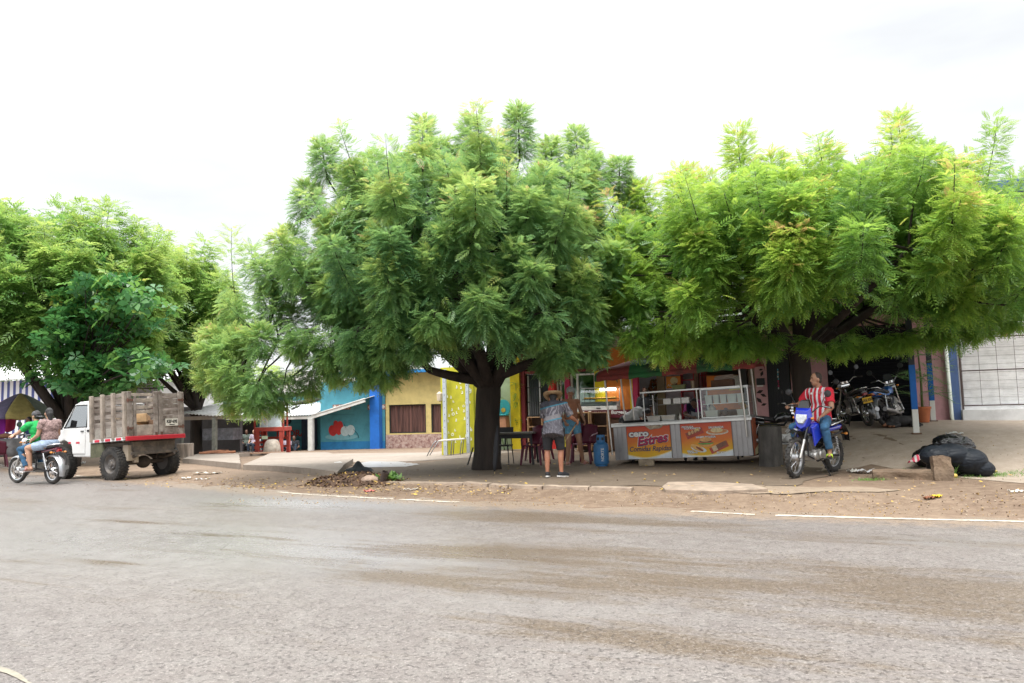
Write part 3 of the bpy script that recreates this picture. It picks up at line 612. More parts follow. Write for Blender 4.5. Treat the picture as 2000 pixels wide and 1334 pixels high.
# --- trees at the left edge and beyond the lorry
def fartree(px, py, Y, cen, semi, n, spikes, label, h=2.2, r=.3, **k):
    b = P(px, py, Y); b.z = terrain(b.x, b.y)
    return neem('shade_tree', b, h, r, cen, semi, n, spikes, label, FARL, .46, tmpl=LEAFFAR, group='shade trees at the left', **k)
YL = 27.5; S3 = lambda *a, **k: spk(*a, Y=YL, **k)
sp3 = [S3(110,500,120,392,.5,.8,110), S3(205,500,212,390,0,.9,130), S3(245,520,268,425,.4,.8,90), S3(20,480,12,392,0,.8,110), S3(65,500,60,425,.3,.8,100), S3(160,520,160,450,0,.8,100), S3(-30,480,-35,400,0,.8,100), S3(250,480,272,460,.2,.6,60)]
fartree(128,860,YL, P(90,600,YL), (4.6,3.6,3.3), 95, sp3, 'wide shade tree with forked dark trunk behind the lorry cab', h=1.7, r=.30, dens=.85, tint=.56, lean=(.1,0))
YM = 34; S4 = lambda *a, **k: spk(*a, Y=YM, **k)
sp4 = [S4(380,560,402,462,0,.9,90), S4(330,560,335,480,.5,.9,90), S4(395,540,412,480,0,.6,50), S4(290,580,292,490,0,.9,90), S4(430,640,436,565,0,.8,90)]
fartree(383,882,YM, P(350,650,YM), (3.0,3.0,3.6), 70, sp4, 'shade tree growing behind the tin roofed shed', h=2.4, r=.26, dens=.85, tint=.6)
# broad leaved almond tree in front of the shade tree
ba = P(150,870,25.5); ba.z = terrain(ba.x, ba.y); root = empty('almond_tree', ba, 0, 'young almond tree with large glossy round leaves above the lorry', 'tree'); lv = Leaves(); wood = MB()
limb(wood, (0,0,-.1), (.1,.1,2.1), .13, .09); hub = Vector((.1,.1,2.0))
tiers = [(205,545),(170,565),(235,560),(265,575),(140,580),(285,595),(125,645),(190,620),(240,620),(150,610),(275,640),(110,655),(170,660),(215,665),(130,690),(255,690),(290,720),(200,705),(155,715),(235,730),(175,740),(215,590),(120,700),(265,730),(300,715),(105,735),(190,760),(230,755),(140,750)]
for (x, y) in tiers:
    for k in range(2):
        q = P(x+random.uniform(-12,12), y+random.uniform(-8,8), 25.0+random.uniform(-1.0,1.2)*(1 if k == 0 else 1.6))-ba
        pts = limb(wood, hub+Vector((0,0,random.uniform(0,.8))), q, .045, .012, .02, 6, .1)
        for j in range(13):
            c = q+Vector((random.gauss(0,.30), random.gauss(0,.30), random.gauss(0,.16)))
            lv.add(c, Vector((random.gauss(0,.5), random.gauss(0,.5)-.2, random.uniform(-.4,.4))), random.uniform(.24,.38), .42+random.uniform(-.3,.3)+(.25 if y < 600 and random.random() < .4 else 0), random.uniform(-1.0,1.0))
wood.build('trunk', BARK, root, smooth=True, fix=False); lv.build('crown', ALMOND, root, LEAFALM)
# low far bushes behind the shed and the lane
for (px, py, Y, sx_, sz_, lb) in [(330,790,46,5.0,1.6,'dense green bush far behind the tin shed'),(450,780,52,4.5,1.5,'yellowish bush peeping over the tin shed roof'),(-20,800,44,4,2.2,'dark bush at the far left edge behind the umbrella')]:
    c = P(px, py, Y); root = empty('bush', (c.x, c.y, terrain(c.x, c.y)), 0, lb, 'bush'); lv = Leaves(); wood = MB(); B = Vector(root.location)
    for k in range(26):
        q = c-B+Vector((random.uniform(-1,1)*sx_, random.uniform(-1.5,1.5), random.uniform(-1,1)*sz_)); limb(wood, (q.x*.3, q.y*.3, 0), q, .05, .02, 0, 4)
        plume(lv, wood, q, q+Vector((random.uniform(-.4,.4),0,random.uniform(.5,1.0))), .8, 55, .6, .62+(.12 if px == 450 else 0))
    wood.build('stems', BARK, root, fix=False); lv.build('foliage', FARL, root, LEAFFAR)
# ================================================================ buildings
F0 = G(1005, 879); FA = R(22); FE = Vector((math.cos(FA), -math.sin(FA), 0)); FN = Vector((math.sin(FA), math.cos(FA), 0))
def onp(px, py, o=None, a=FA, back=0.0):             # pixel -> (u along the facade, z above its origin) for a wall plane
    o = F0 if o is None else o; n = Vector((math.sin(a), math.cos(a), 0)); e = Vector((math.cos(a), -math.sin(a), 0))
    d = ray(px, py); c = Vector((0,0,CAMZ)); t = ((o+n*back)-c).dot(n)/d.dot(n); p = c+d*t; return ((p-o).dot(e), p.z-o.z)
def rect(px0, py0, px1, py1, back=0.0, o=None, a=FA):
    u0, z0 = onp(px0, (py0+py1)/2, o, a, back); u1, _ = onp(px1, (py0+py1)/2, o, a, back); m = (px0+px1)/2
    zt = onp(m, py0, o, a, back)[1]; zb = onp(m, py1, o, a, back)[1]; return u0, u1, zb, zt
def panel(g, r, y0, y1):                             # slab between u0..u1, z0..z1 and depth y0..y1
    u0, u1, z0, z1 = r; return g.box(((u0+u1)/2, (y0+y1)/2, (z0+z1)/2), (u1-u0, abs(y1-y0), z1-z0))
def wallm(name, col, **k): return pm(name, col, .85, var=.10, scale=3, bump=.15, bscale=30, dirt=tuple(c*.5 for c in col), dscale=1.6, damt=.62, **k)
YEL = wallm('yellow wall paint', (.72,.56,.02)); BURG = wallm('burgundy wall paint', (.20,.03,.035)); REDW = wallm('red wall paint', (.62,.035,.03)); MAG = wallm('crimson wall paint', (.42,.03,.09))
ORNG = wallm('orange wall paint', (.62,.19,.035)); LAV = wallm('pale lavender wall', (.62,.62,.72)); WHT = pm('white window frame', (.75,.75,.73), .45)
PINKB = wallm('dusky pink wall', (.56,.31,.33)); DARKW = pm('dark shutter', (.008,.009,.012), .7, spec=.15); BLUEP = wallm('blue wall paint', (.015,.12,.42)); NAVY = wallm('slate blue paint', (.07,.12,.26))
TANW = pm('tan plywood', (.34,.20,.10), .7, var=.2); BROWN = pm('dark brown wood', (.10,.05,.03), .6, var=.3)

# ---- yellow and red eatery
root = empty('eatery', F0, -FA, 'open fronted yellow and red eatery behind the food cart with barred window', 'eatery'); U = lambda *a, **k: rect(*a, **k)
g = MB(); ua = onp(998,800)[0]; ub = onp(1478,800)[0]
panel(g, (ua, ub, 2.95, 3.25), -.02, 6); panel(g, (ua, ua+.25, 0, 2.95), .3, 6); panel(g, (ub-.2, ub, 0, 2.95), .3, 6)
panel(g, (ua, ub, 0, 2.95), 4.6, 4.8)
g.build('wall', wallm('brownish plaster', (.40,.32,.26)), root)  # brownish plaster, one wall colour throughout
g = MB(); panel(g, (ua-.3, ub+.2, 3.25, 3.33), -1.2, 6.2); g.build('roof', pm('roof sheet', (.25,.24,.23), .6), root)
g = MB(); panel(g, (ua, ub, -.25, .03), -.25, 5); g.build('floor_slab', CONC, root)
def part(name, px0, py0, px1, py1, mat, y0, y1, back=0, zb=None, zt=None, bevel=0, parent=None):
    u0, u1, z0, z1 = rect(px0, py0, px1, py1, back)
    if zb is not None: z0 = zb
    if zt is not None: z1 = zt
    g = MB(); panel(g, (u0, u1, z0, z1), y0, y1); return g.build(name, mat, parent or root, bevel=bevel)
part('pillar', 1000,700,1018,879, YEL, -.12, .3, zb=0, zt=2.95)
part('pillar', 1018.6,700,1026,879, BURG, -.04, .28, zb=0, zt=2.95)
part('pillar', 1075,700,1086,879, REDW, -.15, .15, zb=0, zt=2.95); part('pillar', 1104.5,700,1114,879, MAG, -.03, .24, zb=0, zt=2.95)
part('wall_panel', 1163,700,1184,879, YEL, -.0, .2, zb=.02, zt=2.95); part('wall_panel', 1185,745,1231,790, ORNG, .02, .2, zb=.02, zt=2.95)
part('pillar', 1231.5,700,1236.5,879, YEL, .0, .2, zb=.02, zt=2.95); part('pillar', 1237,700,1247,879, MAG, -.02, .22, zb=.02, zt=2.95)
# barred window: dark green glass, bars, apron wall of tan boards
gw = part('window', 1027,728,1074,817, GLASSD, .13, .16)
u0, u1, z0, z1 = rect(1027,728,1074,817); g = MB()
for i in range(11): x = u0+.03+(u1-u0-.06)*i/10; g.tube([(x,.06,z0),(x,.06,z1)], .008, 6)
for k in (.06,.35,.68,.95): g.box(((u0+u1)/2,.06,z0+(z1-z0)*k), (u1-u0,.012,.022))
g.build('bars', DARKM, gw)
g = MB()
for x in (u0+.04, u0+(u1-u0)*.55, u1-.03): g.box((x,.11,(z0+z1)/2), (.05,.05,z1-z0))
g.box(((u0+u1)/2,.11,z1-.02), (u1-u0,.05,.05)); g.build('frame', WHT, gw)
g = MB(); panel(g, (u0, u1, .02, z0-.05), .1, .2); g.build('apron', wallm('tan painted board', (.40,.27,.12)), root)
g = MB(); panel(g, (u0-.02, u1+.02, z0-.05, z0-.01), .02, .2); g.build('sill', pm('grey sill', (.4,.4,.38), .7), root)
# glazed door and window bay, green tinted glass before a mint wall
GREENG = glass('green tinted glass', (.35,.62,.42), .04, .5)
gw = part('window', 1086.5,731,1104,812, GREENG, .12, .13); g = MB(); u0,u1,z0,z1 = rect(1086.5,731,1104,812)
for x in (u0+.02, u0+.12, u1-.02): g.box((x,.10,(z0+z1)/2), (.04,.05,z1-z0))
g.box(((u0+u1)/2,.10,z1), (u1-u0,.05,.05)); g.build('frame', WHT, gw)
gw = part('glass_door', 1114.5,731,1163,820, GREENG, .14, .15); g = MB(); u0,u1,z0,z1 = rect(1114.5,731,1163,820)
um = rect(1127,731,1131,820)
for x in (u0+.02, um[0], u1-.02): g.box((x,.10,(z0+z1)/2), (.055,.06,z1-z0))
for z in (z0, z0+(z1-z0)*.34, z1): g.box((((um[0] if z not in (z1,) else u0)+u1)/2,.10,z), (u1-(um[0] if z != z1 else u0),.055,.05))
g.build('frame', WHT, gw)
# inside the glazed bay: plant shelves seen through the glass
g = MB(); panel(g, (onp(1086,800)[0], onp(1163,800)[0], .02, 2.6), 1.9, 1.95); g.build('back_panel', wallm('mint interior wall', (.22,.42,.26)), root)
part('cornice', 1026,722,1184,727, BURG, -.05, .1)
# lit inner wall, red shelving and orange sign board in the depth of the room
part('inner_wall', 1247,735,1372,832, LAV, 1.55, 1.65, back=1.6, zb=.02, zt=2.9)
sh = part('shelf_rack', 1331,738,1333,830, pm('red enamel', (.5,.02,.05), .4), 1.15, 1.45, back=1.2, zb=.02, zt=2.5); r_ = rect(1331,738,1358,830,1.2); g = MB()
g.box((r_[1],1.3,1.3), (.06,.3,2.5))
for z in (.5,.9,1.3,1.62,1.95,2.3): g.box(((r_[0]+r_[1])/2,1.3,z), (r_[1]-r_[0],.28,.03))
g.build('rack_boards', MATS['red enamel'], sh)
part('pillar', 1358.5,700,1367,879, BROWN, .6, .8, back=.7, zb=.02, zt=2.95); part('pillar', 1286,738,1300,840, wallm('mocha wall', (.26,.20,.14)), .8, 1.0, back=.9, zb=.02, zt=2.95)  # the dark brown pillar is added to paint in a dark gap
g = MB(); r_ = rect(1368,735,1381,790,1.0)
for i in range(5): x = r_[0]+(r_[1]-r_[0])*i/4; g.tube([(x,1.0,r_[2]),(x,1.0,2.9)], .01, 5)
for i in range(5): z = r_[2]+(2.9-r_[2])*i/4; g.tube([(r_[0],1.0,z),(r_[1],1.0,z)], .008, 5)
g.build('grille', MATS['red enamel'], root)
part('sign_board', 1382,733,1450,800, ORNG, .45, .55, back=.5)
part('menu_board', 1424,733,1447,757, pm('white board', (.55,.54,.55), .5), .40, .44, back=.42); part('menu_strip', 1424,757.5,1447,762, YEL, .40, .44, back=.42)
part('pillar', 1448,700,1461,879, pm('black painted steel', (.02,.018,.02), .5), .1, .3, back=.1, zb=.02, zt=2.95)
# ---- orange picture sign
o = part('orange_sign', 1301,735,1329,758, pm('orange sign face', (.75,.26,.03), .5), .92, .97, back=.9)
o.parent = None; o.location = F0; o.rotation_euler = (0,0,-FA); tag(o, 'square orange sign with round food pictures hanging inside the eatery', 'sign')
r_ = rect(1301,735,1329,758,.9); g = MB(); g.lathe([(.0,.905),(.11,.905),(.11,.918),(0,.918)], ((r_[0]*.45+r_[1]*.55),0,r_[3]-.13), 16, 'y'); g.build('food_picture', pm('cream print', (.7,.6,.35), .5), o)
g = MB(); g.lathe([(.0,.905),(.075,.905),(.075,.918),(0,.918)], ((r_[0]*.4+r_[1]*.6),0,r_[2]+.09), 14, 'y'); g.build('food_picture', BROWN, o)
text('AS', .11, 'lettering', WHT, o, (r_[0]+.09,.915,r_[2]+.08))
# ---- flower wreath on the lavender wall
u, z = onp(1277,752,back=1.5); c = F0+FE*u+FN*1.5; c.z = F0.z+z; w = empty('wreath', c, -FA, 'dried flower wreath hung on the pale lavender wall', 'wreath'); g = MB(); l = MB()
for i in range(46):
    a = random.random()*6.28; k = random.uniform(.10,.2); g.ell((math.cos(a)*k*.8, random.uniform(-.06,0), math.sin(a)*k-.05*(i%3)), (.035,.025,.035), None, 7, 5)
    l.ell((math.cos(a+.4)*k*1.1, -.01, math.sin(a+.4)*k*1.6-.18), (.02,.01,.055), None, 6, 4)
g.build('flowers', pm('dried flowers', (.35,.16,.08), .8, var=.6, scale=20), w, smooth=True); l.build('leaves', pm('dried leaves', (.12,.15,.05), .8, var=.4), w, smooth=True)

# ---- wall with leaf shadows, black door, dark garage : dusky pink shop
root = empty('pink_shop', F0, -FA, 'dusky pink shop with a wide dark roller shutter and black door', 'shop')
ZB = terrain(9, 19)-F0.z; gl = onp(1478,800)[0]; gr = onp(1853,760)[0]; sl_, sr_ = onp(1618,760)[0], onp(1790,760)[0]
g = MB(); d0, d1 = onp(1499,760)[0], onp(1546,760)[0]; H = 3.5
panel(g, (gl, d0, -.3, H), .0, .25); panel(g, (d1, sl_, -.3, H), .0, .25); panel(g, (sr_, gr, -.3, H), .0, .25); panel(g, (d0, d1, 2.6, H), .003, .25); panel(g, (sl_, sr_, 2.95+.2, H), .003, .25)
panel(g, (gl, gr, -.3, H), 5, 5.2); panel(g, (gl-.0, gl+.2, -.3, H), .26, 4.98); panel(g, (gr-.2, gr, -.3, H), .26, 4.98)
g.build('wall', PINKB, root)
g = MB(); panel(g, (gl, gr, H, H+.12), -2.6, 5.3); g.build('roof', pm('porch roof', (.16,.14,.13), .8), root)
dr = part('door', 1500,700,1545,860, pm('black door panel', (.012,.013,.018), .4), .06, .14, zb=-.1, zt=2.6); g = MB()
for k in range(9): x = d0+(d1-d0)*(k+.5)/9; g.box((x,.05,1.2), (.012,.02,2.5))
g.build('door_ribs', DARKM, dr)
su = part('shutter', 1618,700,1790,838, DARKW, .16, .2, zb=.0, zt=3.2); g = MB(); n = 34  # garage shade is put into the near-black shutter colour
for k in range(n): z = .05+3.1*k/n; g.box(((sl_+sr_)/2, .145, z), (sr_-sl_, .03, .055), rot=(R(14),0,0))
g.build('slats', DARKW, su)
g = MB(); panel(g, (gl, gr, -.4, ZB-.004), -.3, 5); g.build('plinth', CONC, root)
# small black wall box and white shelf
part('wall_box', 1478,739,1494,752, BLACKP, -.12, -.003); part('shelf', 1479,753,1491,755, WHT, -.14, -.003)
# leaf shadows painted as flat dark shapes on the pink wall
for (px, py, s, a) in [(1484,765,.10,.4),(1491,772,.09,-.5),(1483,782,.11,-.9),(1492,790,.08,.3),(1488,730,.09,1.2),(1486,722,.06,.2)]:
    g = MB(); u, z = onp(px, py); g.prism([(u+math.cos(a+t)*s*(1 if abs(math.sin(t)) < .5 else .45), z+math.sin(a+t)*s*.9*(1 if abs(math.sin(t)) < .5 else .5)) for t in [i*.785 for i in range(8)]], -.008, -.002); g.build('leaf_shadow', pm('leaf shadow black', (.03,.02,.02), .8), root)
# coloured strip of stickers on the black door
u, z = onp(1519,722); g = [MB() for _ in range(3)]
for k in range(9): g[(0,1,0,1,0,2,2,2,1)[k]].box((u+random.uniform(-.01,.01), .052, z-k*.062), (.035+.012*(k%2), .006, .05))
for q, c, nm in zip(g, ((.12,.5,.62),(.6,.62,.62),(.5,.03,.12)), ('teal','pale','crimson')): q.build('sticker', pm('sticker '+nm, c, .4), dr)
# ---- post pair, blue over white
def post(px, pt, pb, w, lab):
    b = G(px, pb); t = P(px-(pb-pt)*.07, pt, b.y); m = pm('blue white post', (.7,.7,.68), .7)
    r = empty('porch_post', b, -FA, lab, 'post'); H = 3.6; g = MB(); g.box((0,0,.26-.05), (w,w,.62)); g.build('lower_post', wallm('white post paint', (.70,.70,.66)), r, bevel=.006)
    g = MB(); g.box((0,0,.95), (w+.003,w+.003,.9)); g.build('middle_post', BLUEP, r); g = MB(); g.box((0,0,2.45), (w,w,2.1)); g.build('upper_post', pm('dark post top', (.03,.035,.045), .7), r)
    g = MB(); g.box((0,0,.01), (w*1.6,w*1.6,.03)); g.build('base_plate', pm('rusty plate', (.13,.07,.04), .8), r)
    return r
post(1790,690,848,.11,'blue and white porch post in front of the parked blue motorcycle'); post(1823,690,823,.11,'blue and white porch post close to the pink wall corner')
# ---- white two storey building with grid gate at the right edge
o2 = F0.copy(); root = empty('white_building', o2, -FA, 'two storey white building with blue pillar and white roller shutter', 'building')
w0 = onp(1853,760)[0]; w1 = w0+9; p0, p1 = onp(1854,760)[0], onp(1871,760)[0]; st = onp(1950,799)[1]
part('pillar', 1854,690,1871,800, NAVY, -.12, .2, zb=-.2, zt=3.4)
g = MB(); panel(g, (p1+.02, w1, 3.0, 6.1), .0, .3); panel(g, (p1+.02, w1, -.3, st), -.35, .3); panel(g, (p1, w1, -.2, 6.1), 5, 5.2); panel(g, (w1-.2, w1, -.2, 6.1), .3, 5)
g.build('wall', wallm('off white wall', (.60,.60,.60)), root)
g = MB(); panel(g, (p0-.5, w1+.3, 6.1, 6.4), -.5, 5.4); g.build('roof', pm('blue roof edge', (.05,.10,.26), .5), root)
su = MB(); su.box(((p1+w1)/2,.16,(st+3.0)/2), (w1-p1-.1,.04,3.0-st)); su = su.build('shutter', pm('white shutter', (.80,.80,.80), .45), root); g = MB(); n = 30
for k in range(n): z = st+.03+(2.97-st)*k/n; g.box(((p1+w1)/2,.13,z), (w1-p1-.12,.03,(2.97-st)/n*.82), rot=(R(10),0,0))
g.build('slats', MATS['white shutter'], su)
gt = MB(); 
for k in range(18): x = p1+.1+k*.42*.9; gt.tube([(x,-.08,st+.1),(x,-.08,2.9)], .005, 5)
for k in range(13): z = st+.1+k*.2; gt.tube([(p1+.06,-.08,z),(w1-.1,-.08,z)], .0035, 5)
for z in (st+.1, st+.95, st+1.75, 2.85): gt.box(((p1+w1)/2,-.08,z), (w1-p1-.1,.03,.03))
gt.box((p1+.07,-.08,(st+2.9)/2), (.04,.04,2.9-st)); gt.build('gate_grid', pm('rust brown steel', (.06,.035,.03), .6), root)
g = MB(); u = onp(1850,760)[0]; zb = onp(1853,835)[1]; 
u_ = onp(1846,700)[0]; g.tube([(u_,-.16,3.3),(u_+.03,-.16,.75),(u_+.06,-.17,.62),(u_+.38,-.22,.60)], .045, 10); o = g.build('drain_pipe', pm('pale pvc pipe', (.66,.70,.62), .4), None, smooth=True)
o.location = F0; o.rotation_euler = (0,0,-FA); tag(o, 'pale drain pipe down the pink wall bending at the ground', 'pipe')

# ---- patterned yellow green wall with steel posts (left of the eatery)
u0 = onp(862,830)[0]; u1 = onp(926,830)[0]
o = MB(); panel(o, (u0, u1, -.15, 2.6), .0, .12); panel(o, (u0, u0+.12, -.15, 2.6), .124, 2.5)
o = o.build('patterned_wall', wallm('lime yellow wall', (.50,.47,.03)), None); o.location = F0; o.rotation_euler = (0,0,-FA); tag(o, 'lime yellow wall dotted with small white painted marks', 'wall')
g = MB(); random.seed(5)
for i in range(46):
    x = u0+.08+(u1-u0-.16)*random.random(); z = .25+1.95*((i*.618)%1); k = random.random(); s = random.uniform(.03,.06)
    if k < .35: g.box((x,-.006,z), (.02,.008,s*2)); g.box((x+.015,-.0055,z-s*.6), (.055,.007,.018))
    elif k < .65: g.lathe([(s*.55,-.009),(s,-.009),(s,-.002),(s*.55,-.002),(s*.55,-.009)], (x,0,z), 10, 'y', cap=False)
    else: g.box((x,-.006,z), (.05,.008,.03)); g.box((x,-.0056,z+.05), (.018,.007,.06)); g.box((x+.02,-.0052,z+.02), (.018,.006,.07))
g.build('white_marks', pm('white marks', (.74,.76,.66), .8), o); random.seed(8)
def gpost(px, py, h, w, lab, flip=0):
    b = F0+FE*onp(px,py)[0]-FN*(.22+flip); b.z = terrain(b.x, b.y)-.03; r = empty('steel_post', b, -FA, lab, 'post'); g = MB(); g.box((0,0,h/2), (w,w*.6,h)); g.build('channel', pm('pale galvanised steel', (.55,.60,.66), .4, .5), r)
    g = MB()
    for k in range(12): g.lathe([(.0,-w*.3-.004),(.012,-w*.3-.004),(.012,-w*.3),(0,-w*.3)], (0,0,.3+k*.2), 8, 'y')
    g.build('holes', DARKM, r); return r
gpost(877,880,2.7,.12,'perforated pale steel post in front of the lime wall'); gpost(921,880,2.7,.10,'pale steel post at the end of the lime wall beside the tree trunk')
# ---- light green wall behind the trunk with bamboo stems
u0 = onp(927,830)[0]; u1 = onp(999,830)[0]; o = MB(); panel(o, (u0, u1, -.15, 2.9), .3, .42); o = o.build('garden_wall', wallm('pale green wall', (.42,.52,.36)), None); o.location = F0; o.rotation_euler = (0,0,-FA); tag(o, 'pale green garden wall between the tree trunk and the yellow pillar', 'wall')
bl = Leaves(); wd = MB(); r = empty('bamboo_plant', F0+FE*onp(985,878)[0]+Vector((0,0,-.03)), -FA, 'tall thin bamboo plant against the pale green wall', 'plant')
for i in range(7):
    x = -.35+.12*i; t = (x+random.uniform(-.5,.35), random.uniform(-.2,.1), random.uniform(1.9,2.5)); p = limb(wd, (x,0,0), t, .018, .008, .04, 7)
    for k in range(26): q = random.choice(p[3:]); bl.add(q, (random.gauss(0,1), random.gauss(0,1), random.uniform(-.7,.3)), random.uniform(.14,.24), .62+random.gauss(0,.12), 0)
wd.build('stems', pm('bamboo green', (.12,.20,.05), .6), r, smooth=True, fix=False); bl.build('leaves', FARL, r, LEAFFAR)
# lamp box on the lime wall
b = F0+FE*onp(862,775)[0]-FN*.12; b.z = F0.z+onp(862,775)[1]; r = empty('wall_lantern', b, -FA, 'small cream wall lantern on the edge of the lime wall', 'lantern'); g = MB(); g.lathe([(.05,-.13),(.08,-.12),(.10,.1),(.07,.13),(0,.17)], (0,0,0), 8); g.build('lamp_shade', pm('cream shade', (.6,.5,.38), .6), r); g = MB(); g.tube([(0,.1,-.05),(0,.02,-.15),(0,0,-.13)], .015, 6); g.build('bracket', DARKM, r)

# ================================================================ far row: blue house, yellow house
H0 = P(730, 878, 41.5); HA = R(11); H0.z = terrain(H0.x, H0.y)
HZ = P(730,878,41.5).z - H0.z; H0.z += HZ
hr = lambda px0, py0, px1, py1, back=0: rect(px0, py0, px1, py1, back, H0, HA)
TEAL = wallm('teal blue wall', (.07,.27,.34)); TEALD = wallm('deep blue dado', (.02,.17,.38)); COBALT = wallm('cobalt pillar', (.012,.13,.50)); CREAM = wallm('pale yellow wall', (.52,.42,.17))
WPOST = wallm('white washed post', (.66,.66,.64)); TIN = pm('pale tin sheet', (.62,.63,.64), .5, .3, var=.15, dirt=(.3,.26,.22), dscale=1.5, damt=.5)
bh = empty('blue_house', H0, -HA, 'teal blue house with a white sloping porch roof and vegetable mural', 'house')
u0 = hr(440,800,441,880)[0]; u1 = hr(752,800,753,880)[0]
uc = hr(626,800,627,880)[0]                               # porch ends here, side room begins
g = MB(); panel(g, (u0, uc, -.6, 3.0), 1.8, 2.0); panel(g, (uc, u1, -.6, 3.7), .0, .2); panel(g, (u0, u0+.2, -.6, 3.0), 2.004, 8); panel(g, (u1-.2, u1, -.6, 3.7), .204, 8); panel(g, (uc, uc+.2, -.6, 3.3), .204, 1.798); panel(g, (u0, u1, -.6, 3.6), 8, 8.2)
g.build('wall', TEAL, bh)
z1 = hr(700,861,701,862)[2]; g = MB(); panel(g, (uc+.02, u1, -.5, z1), -.02, -.003); g.build('dado', TEALD, bh)
g = MB(); r_ = hr(729,768,747,879); panel(g, (r_[0], r_[1], -.6, r_[3]+.5), -.5, -.024); g.build('pillar', COBALT, bh)
# porch
zr = hr(560,806,561,807)[3]; zp = zr-.35
def corrug(g, f, nu, nv, amp, waves):                     # corrugated sheet over f(u,v)
    g.grid(lambda u, v: Vector(f(u, v))+Vector((0,0,amp*math.sin(u*waves*6.283))), nu, nv)
g = MB(); corrug(g, lambda u, v: (u0-1.0+(uc-u0+1.0)*u, -1.0+4.2*v, zp+.18+1.05*v), 240, 4, .03, 42); 
g.build('roof', TIN, bh, solid=.012, smooth=True)
g = MB(); g.grid(lambda u, v: (uc+.02+(u1-uc-.4)*u, -1.0+4.3*v, zp+.20+(hr(730,770,731,771)[3]-zp-.35)*u+.5*v), 30, 3); g.build('roof_sheet', pm('white washed roof', (.70,.70,.69), .6, dirt=(.4,.36,.3), damt=.4), bh, solid=.03)
g = MB(); g.beam((u0-.9,-.9,zp+.06), (uc,-.9,zp+.06), .10, .16); g.beam((uc-.05,-.92,zp+.1), (u1-.75,-.92,hr(722,776,723,777)[3]-.15), .10, .22)
g.build('porch_beam', WPOST, bh)
for i, px in enumerate((622,)):
    x = hr(px,830,px+1,831)[0]; g = MB(); g.box((x,-.9,zp/2-.3), (.26,.26,zp+.6)); g.build('porch_post', WPOST, bh, bevel=.01)
g = MB(); panel(g, (u0-.2, u1+8.2, -.62, -.02), -1.5, 1.79); g.build('porch_step', pm('weathered step', (.36,.30,.24), .9, dirt=(.2,.15,.1)), bh)
# doors, openings
r_ = hr(589,819,619,880,1.75); d = MB(); panel(d, (r_[0], r_[1], 0, r_[3]), 1.74, 1.79); d = d.build('door', pm('dark blue door', (.012,.035,.085), .5), bh); g = MB()
for k in range(4): panel(g, (r_[0]+(r_[1]-r_[0])*k/4+.04, r_[0]+(r_[1]-r_[0])*(k+1)/4-.04, .15, r_[3]-.1), 1.725, 1.738)
g.build('door_boards', MATS['dark blue door'], d)
r_ = hr(466,816,500,880,1.75); d = MB(); panel(d, (r_[0], r_[1], 0, r_[3]), 1.75, 1.79); d = d.build('shutter', pm('dark brown shutter', (.035,.025,.03), .6), bh); g = MB()
for k in range(14): panel(g, (r_[0]+.05, r_[1]-.05, .1+k*.15, .22+k*.15), 1.735, 1.748)
g.build('slats', MATS['dark brown shutter'], d)
# vent blocks
for (a, b) in ((650,685),(718,753)):
    r_ = hr(a,790,b,800); g = MB(); panel(g, r_, -.012, -.003); v = g.build('vent_block', pm('clay vent', (.26,.13,.10), .9), bh); g = MB(); n = max(3, int((r_[1]-r_[0])/.24))
    for k in range(n):
        cx = r_[0]+(r_[1]-r_[0])*(k+.5)/n; cz = (r_[2]+r_[3])/2; h = (r_[3]-r_[2])*.45
        g.prism([(cx-h*.8,cz),(cx,cz-h),(cx+h*.8,cz),(cx,cz+h)], -.03, -.013); g.lathe([(0,-.036),(h*.35,-.036),(h*.35,-.031),(0,-.031)], (cx,0,cz), 8, 'y')
    g.build('lattice', pm('pale vent lattice', (.55,.52,.47), .9), v)
# mural: red peppers, white onion and garlic on a plate
def flat(g, pts, y): g.prism(pts, y-.004, y)
def ov(cx, cz, a, b, rot=0, n=16): return [(cx+math.cos(t)*a*math.cos(rot)-math.sin(t)*b*math.sin(rot), cz+math.cos(t)*a*math.sin(rot)+math.sin(t)*b*math.cos(rot)) for t in [6.2832*i/n for i in range(n)]]
mp_ = lambda px, py: onp(px, py, H0, HA, 0)
a = mp_(667,853); g = MB(); flat(g, ov(a[0], a[1], .95, .17), -.004); mu = g.build('mural_plate', pm('mural pale blue', (.16,.36,.42), .9), bh)
g = MB(); 
for (px, py, s, t, rt) in [(650,841,.24,.30,.2),(663,836,.22,.38,-.15),(657,830,.16,.25,.3)]: c = mp_(px, py); flat(g, ov(c[0], c[1], s, t, rt), -.009-.005*len(g.f)/100)
g.build('mural_peppers', pm('mural red', (.42,.03,.03), .9), mu)
g = MB()
for (px, py, s, t) in [(674,842,.25,.27),(685,840,.25,.28)]: c = mp_(px, py); flat(g, ov(c[0], c[1], s, t), -.012-.004*(px > 680))
g.build('mural_onions', pm('mural white', (.42,.52,.55), .9), mu)
g = MB(); 
for (p, q) in [((690,838),(699,848)),((699,848),(701,856)),((655,822),(651,832)),((672,828),(676,836)),((680,848),(684,853)),((640,810),(692,809))]: A, B = mp_(*p), mp_(*q); g.beam((A[0],-.012,A[1]), (B[0],-.012,B[1]), .05 if p[0] != 640 else .025, .008)
g.build('mural_lines', pm('mural dark', (.03,.06,.08), .9), mu)
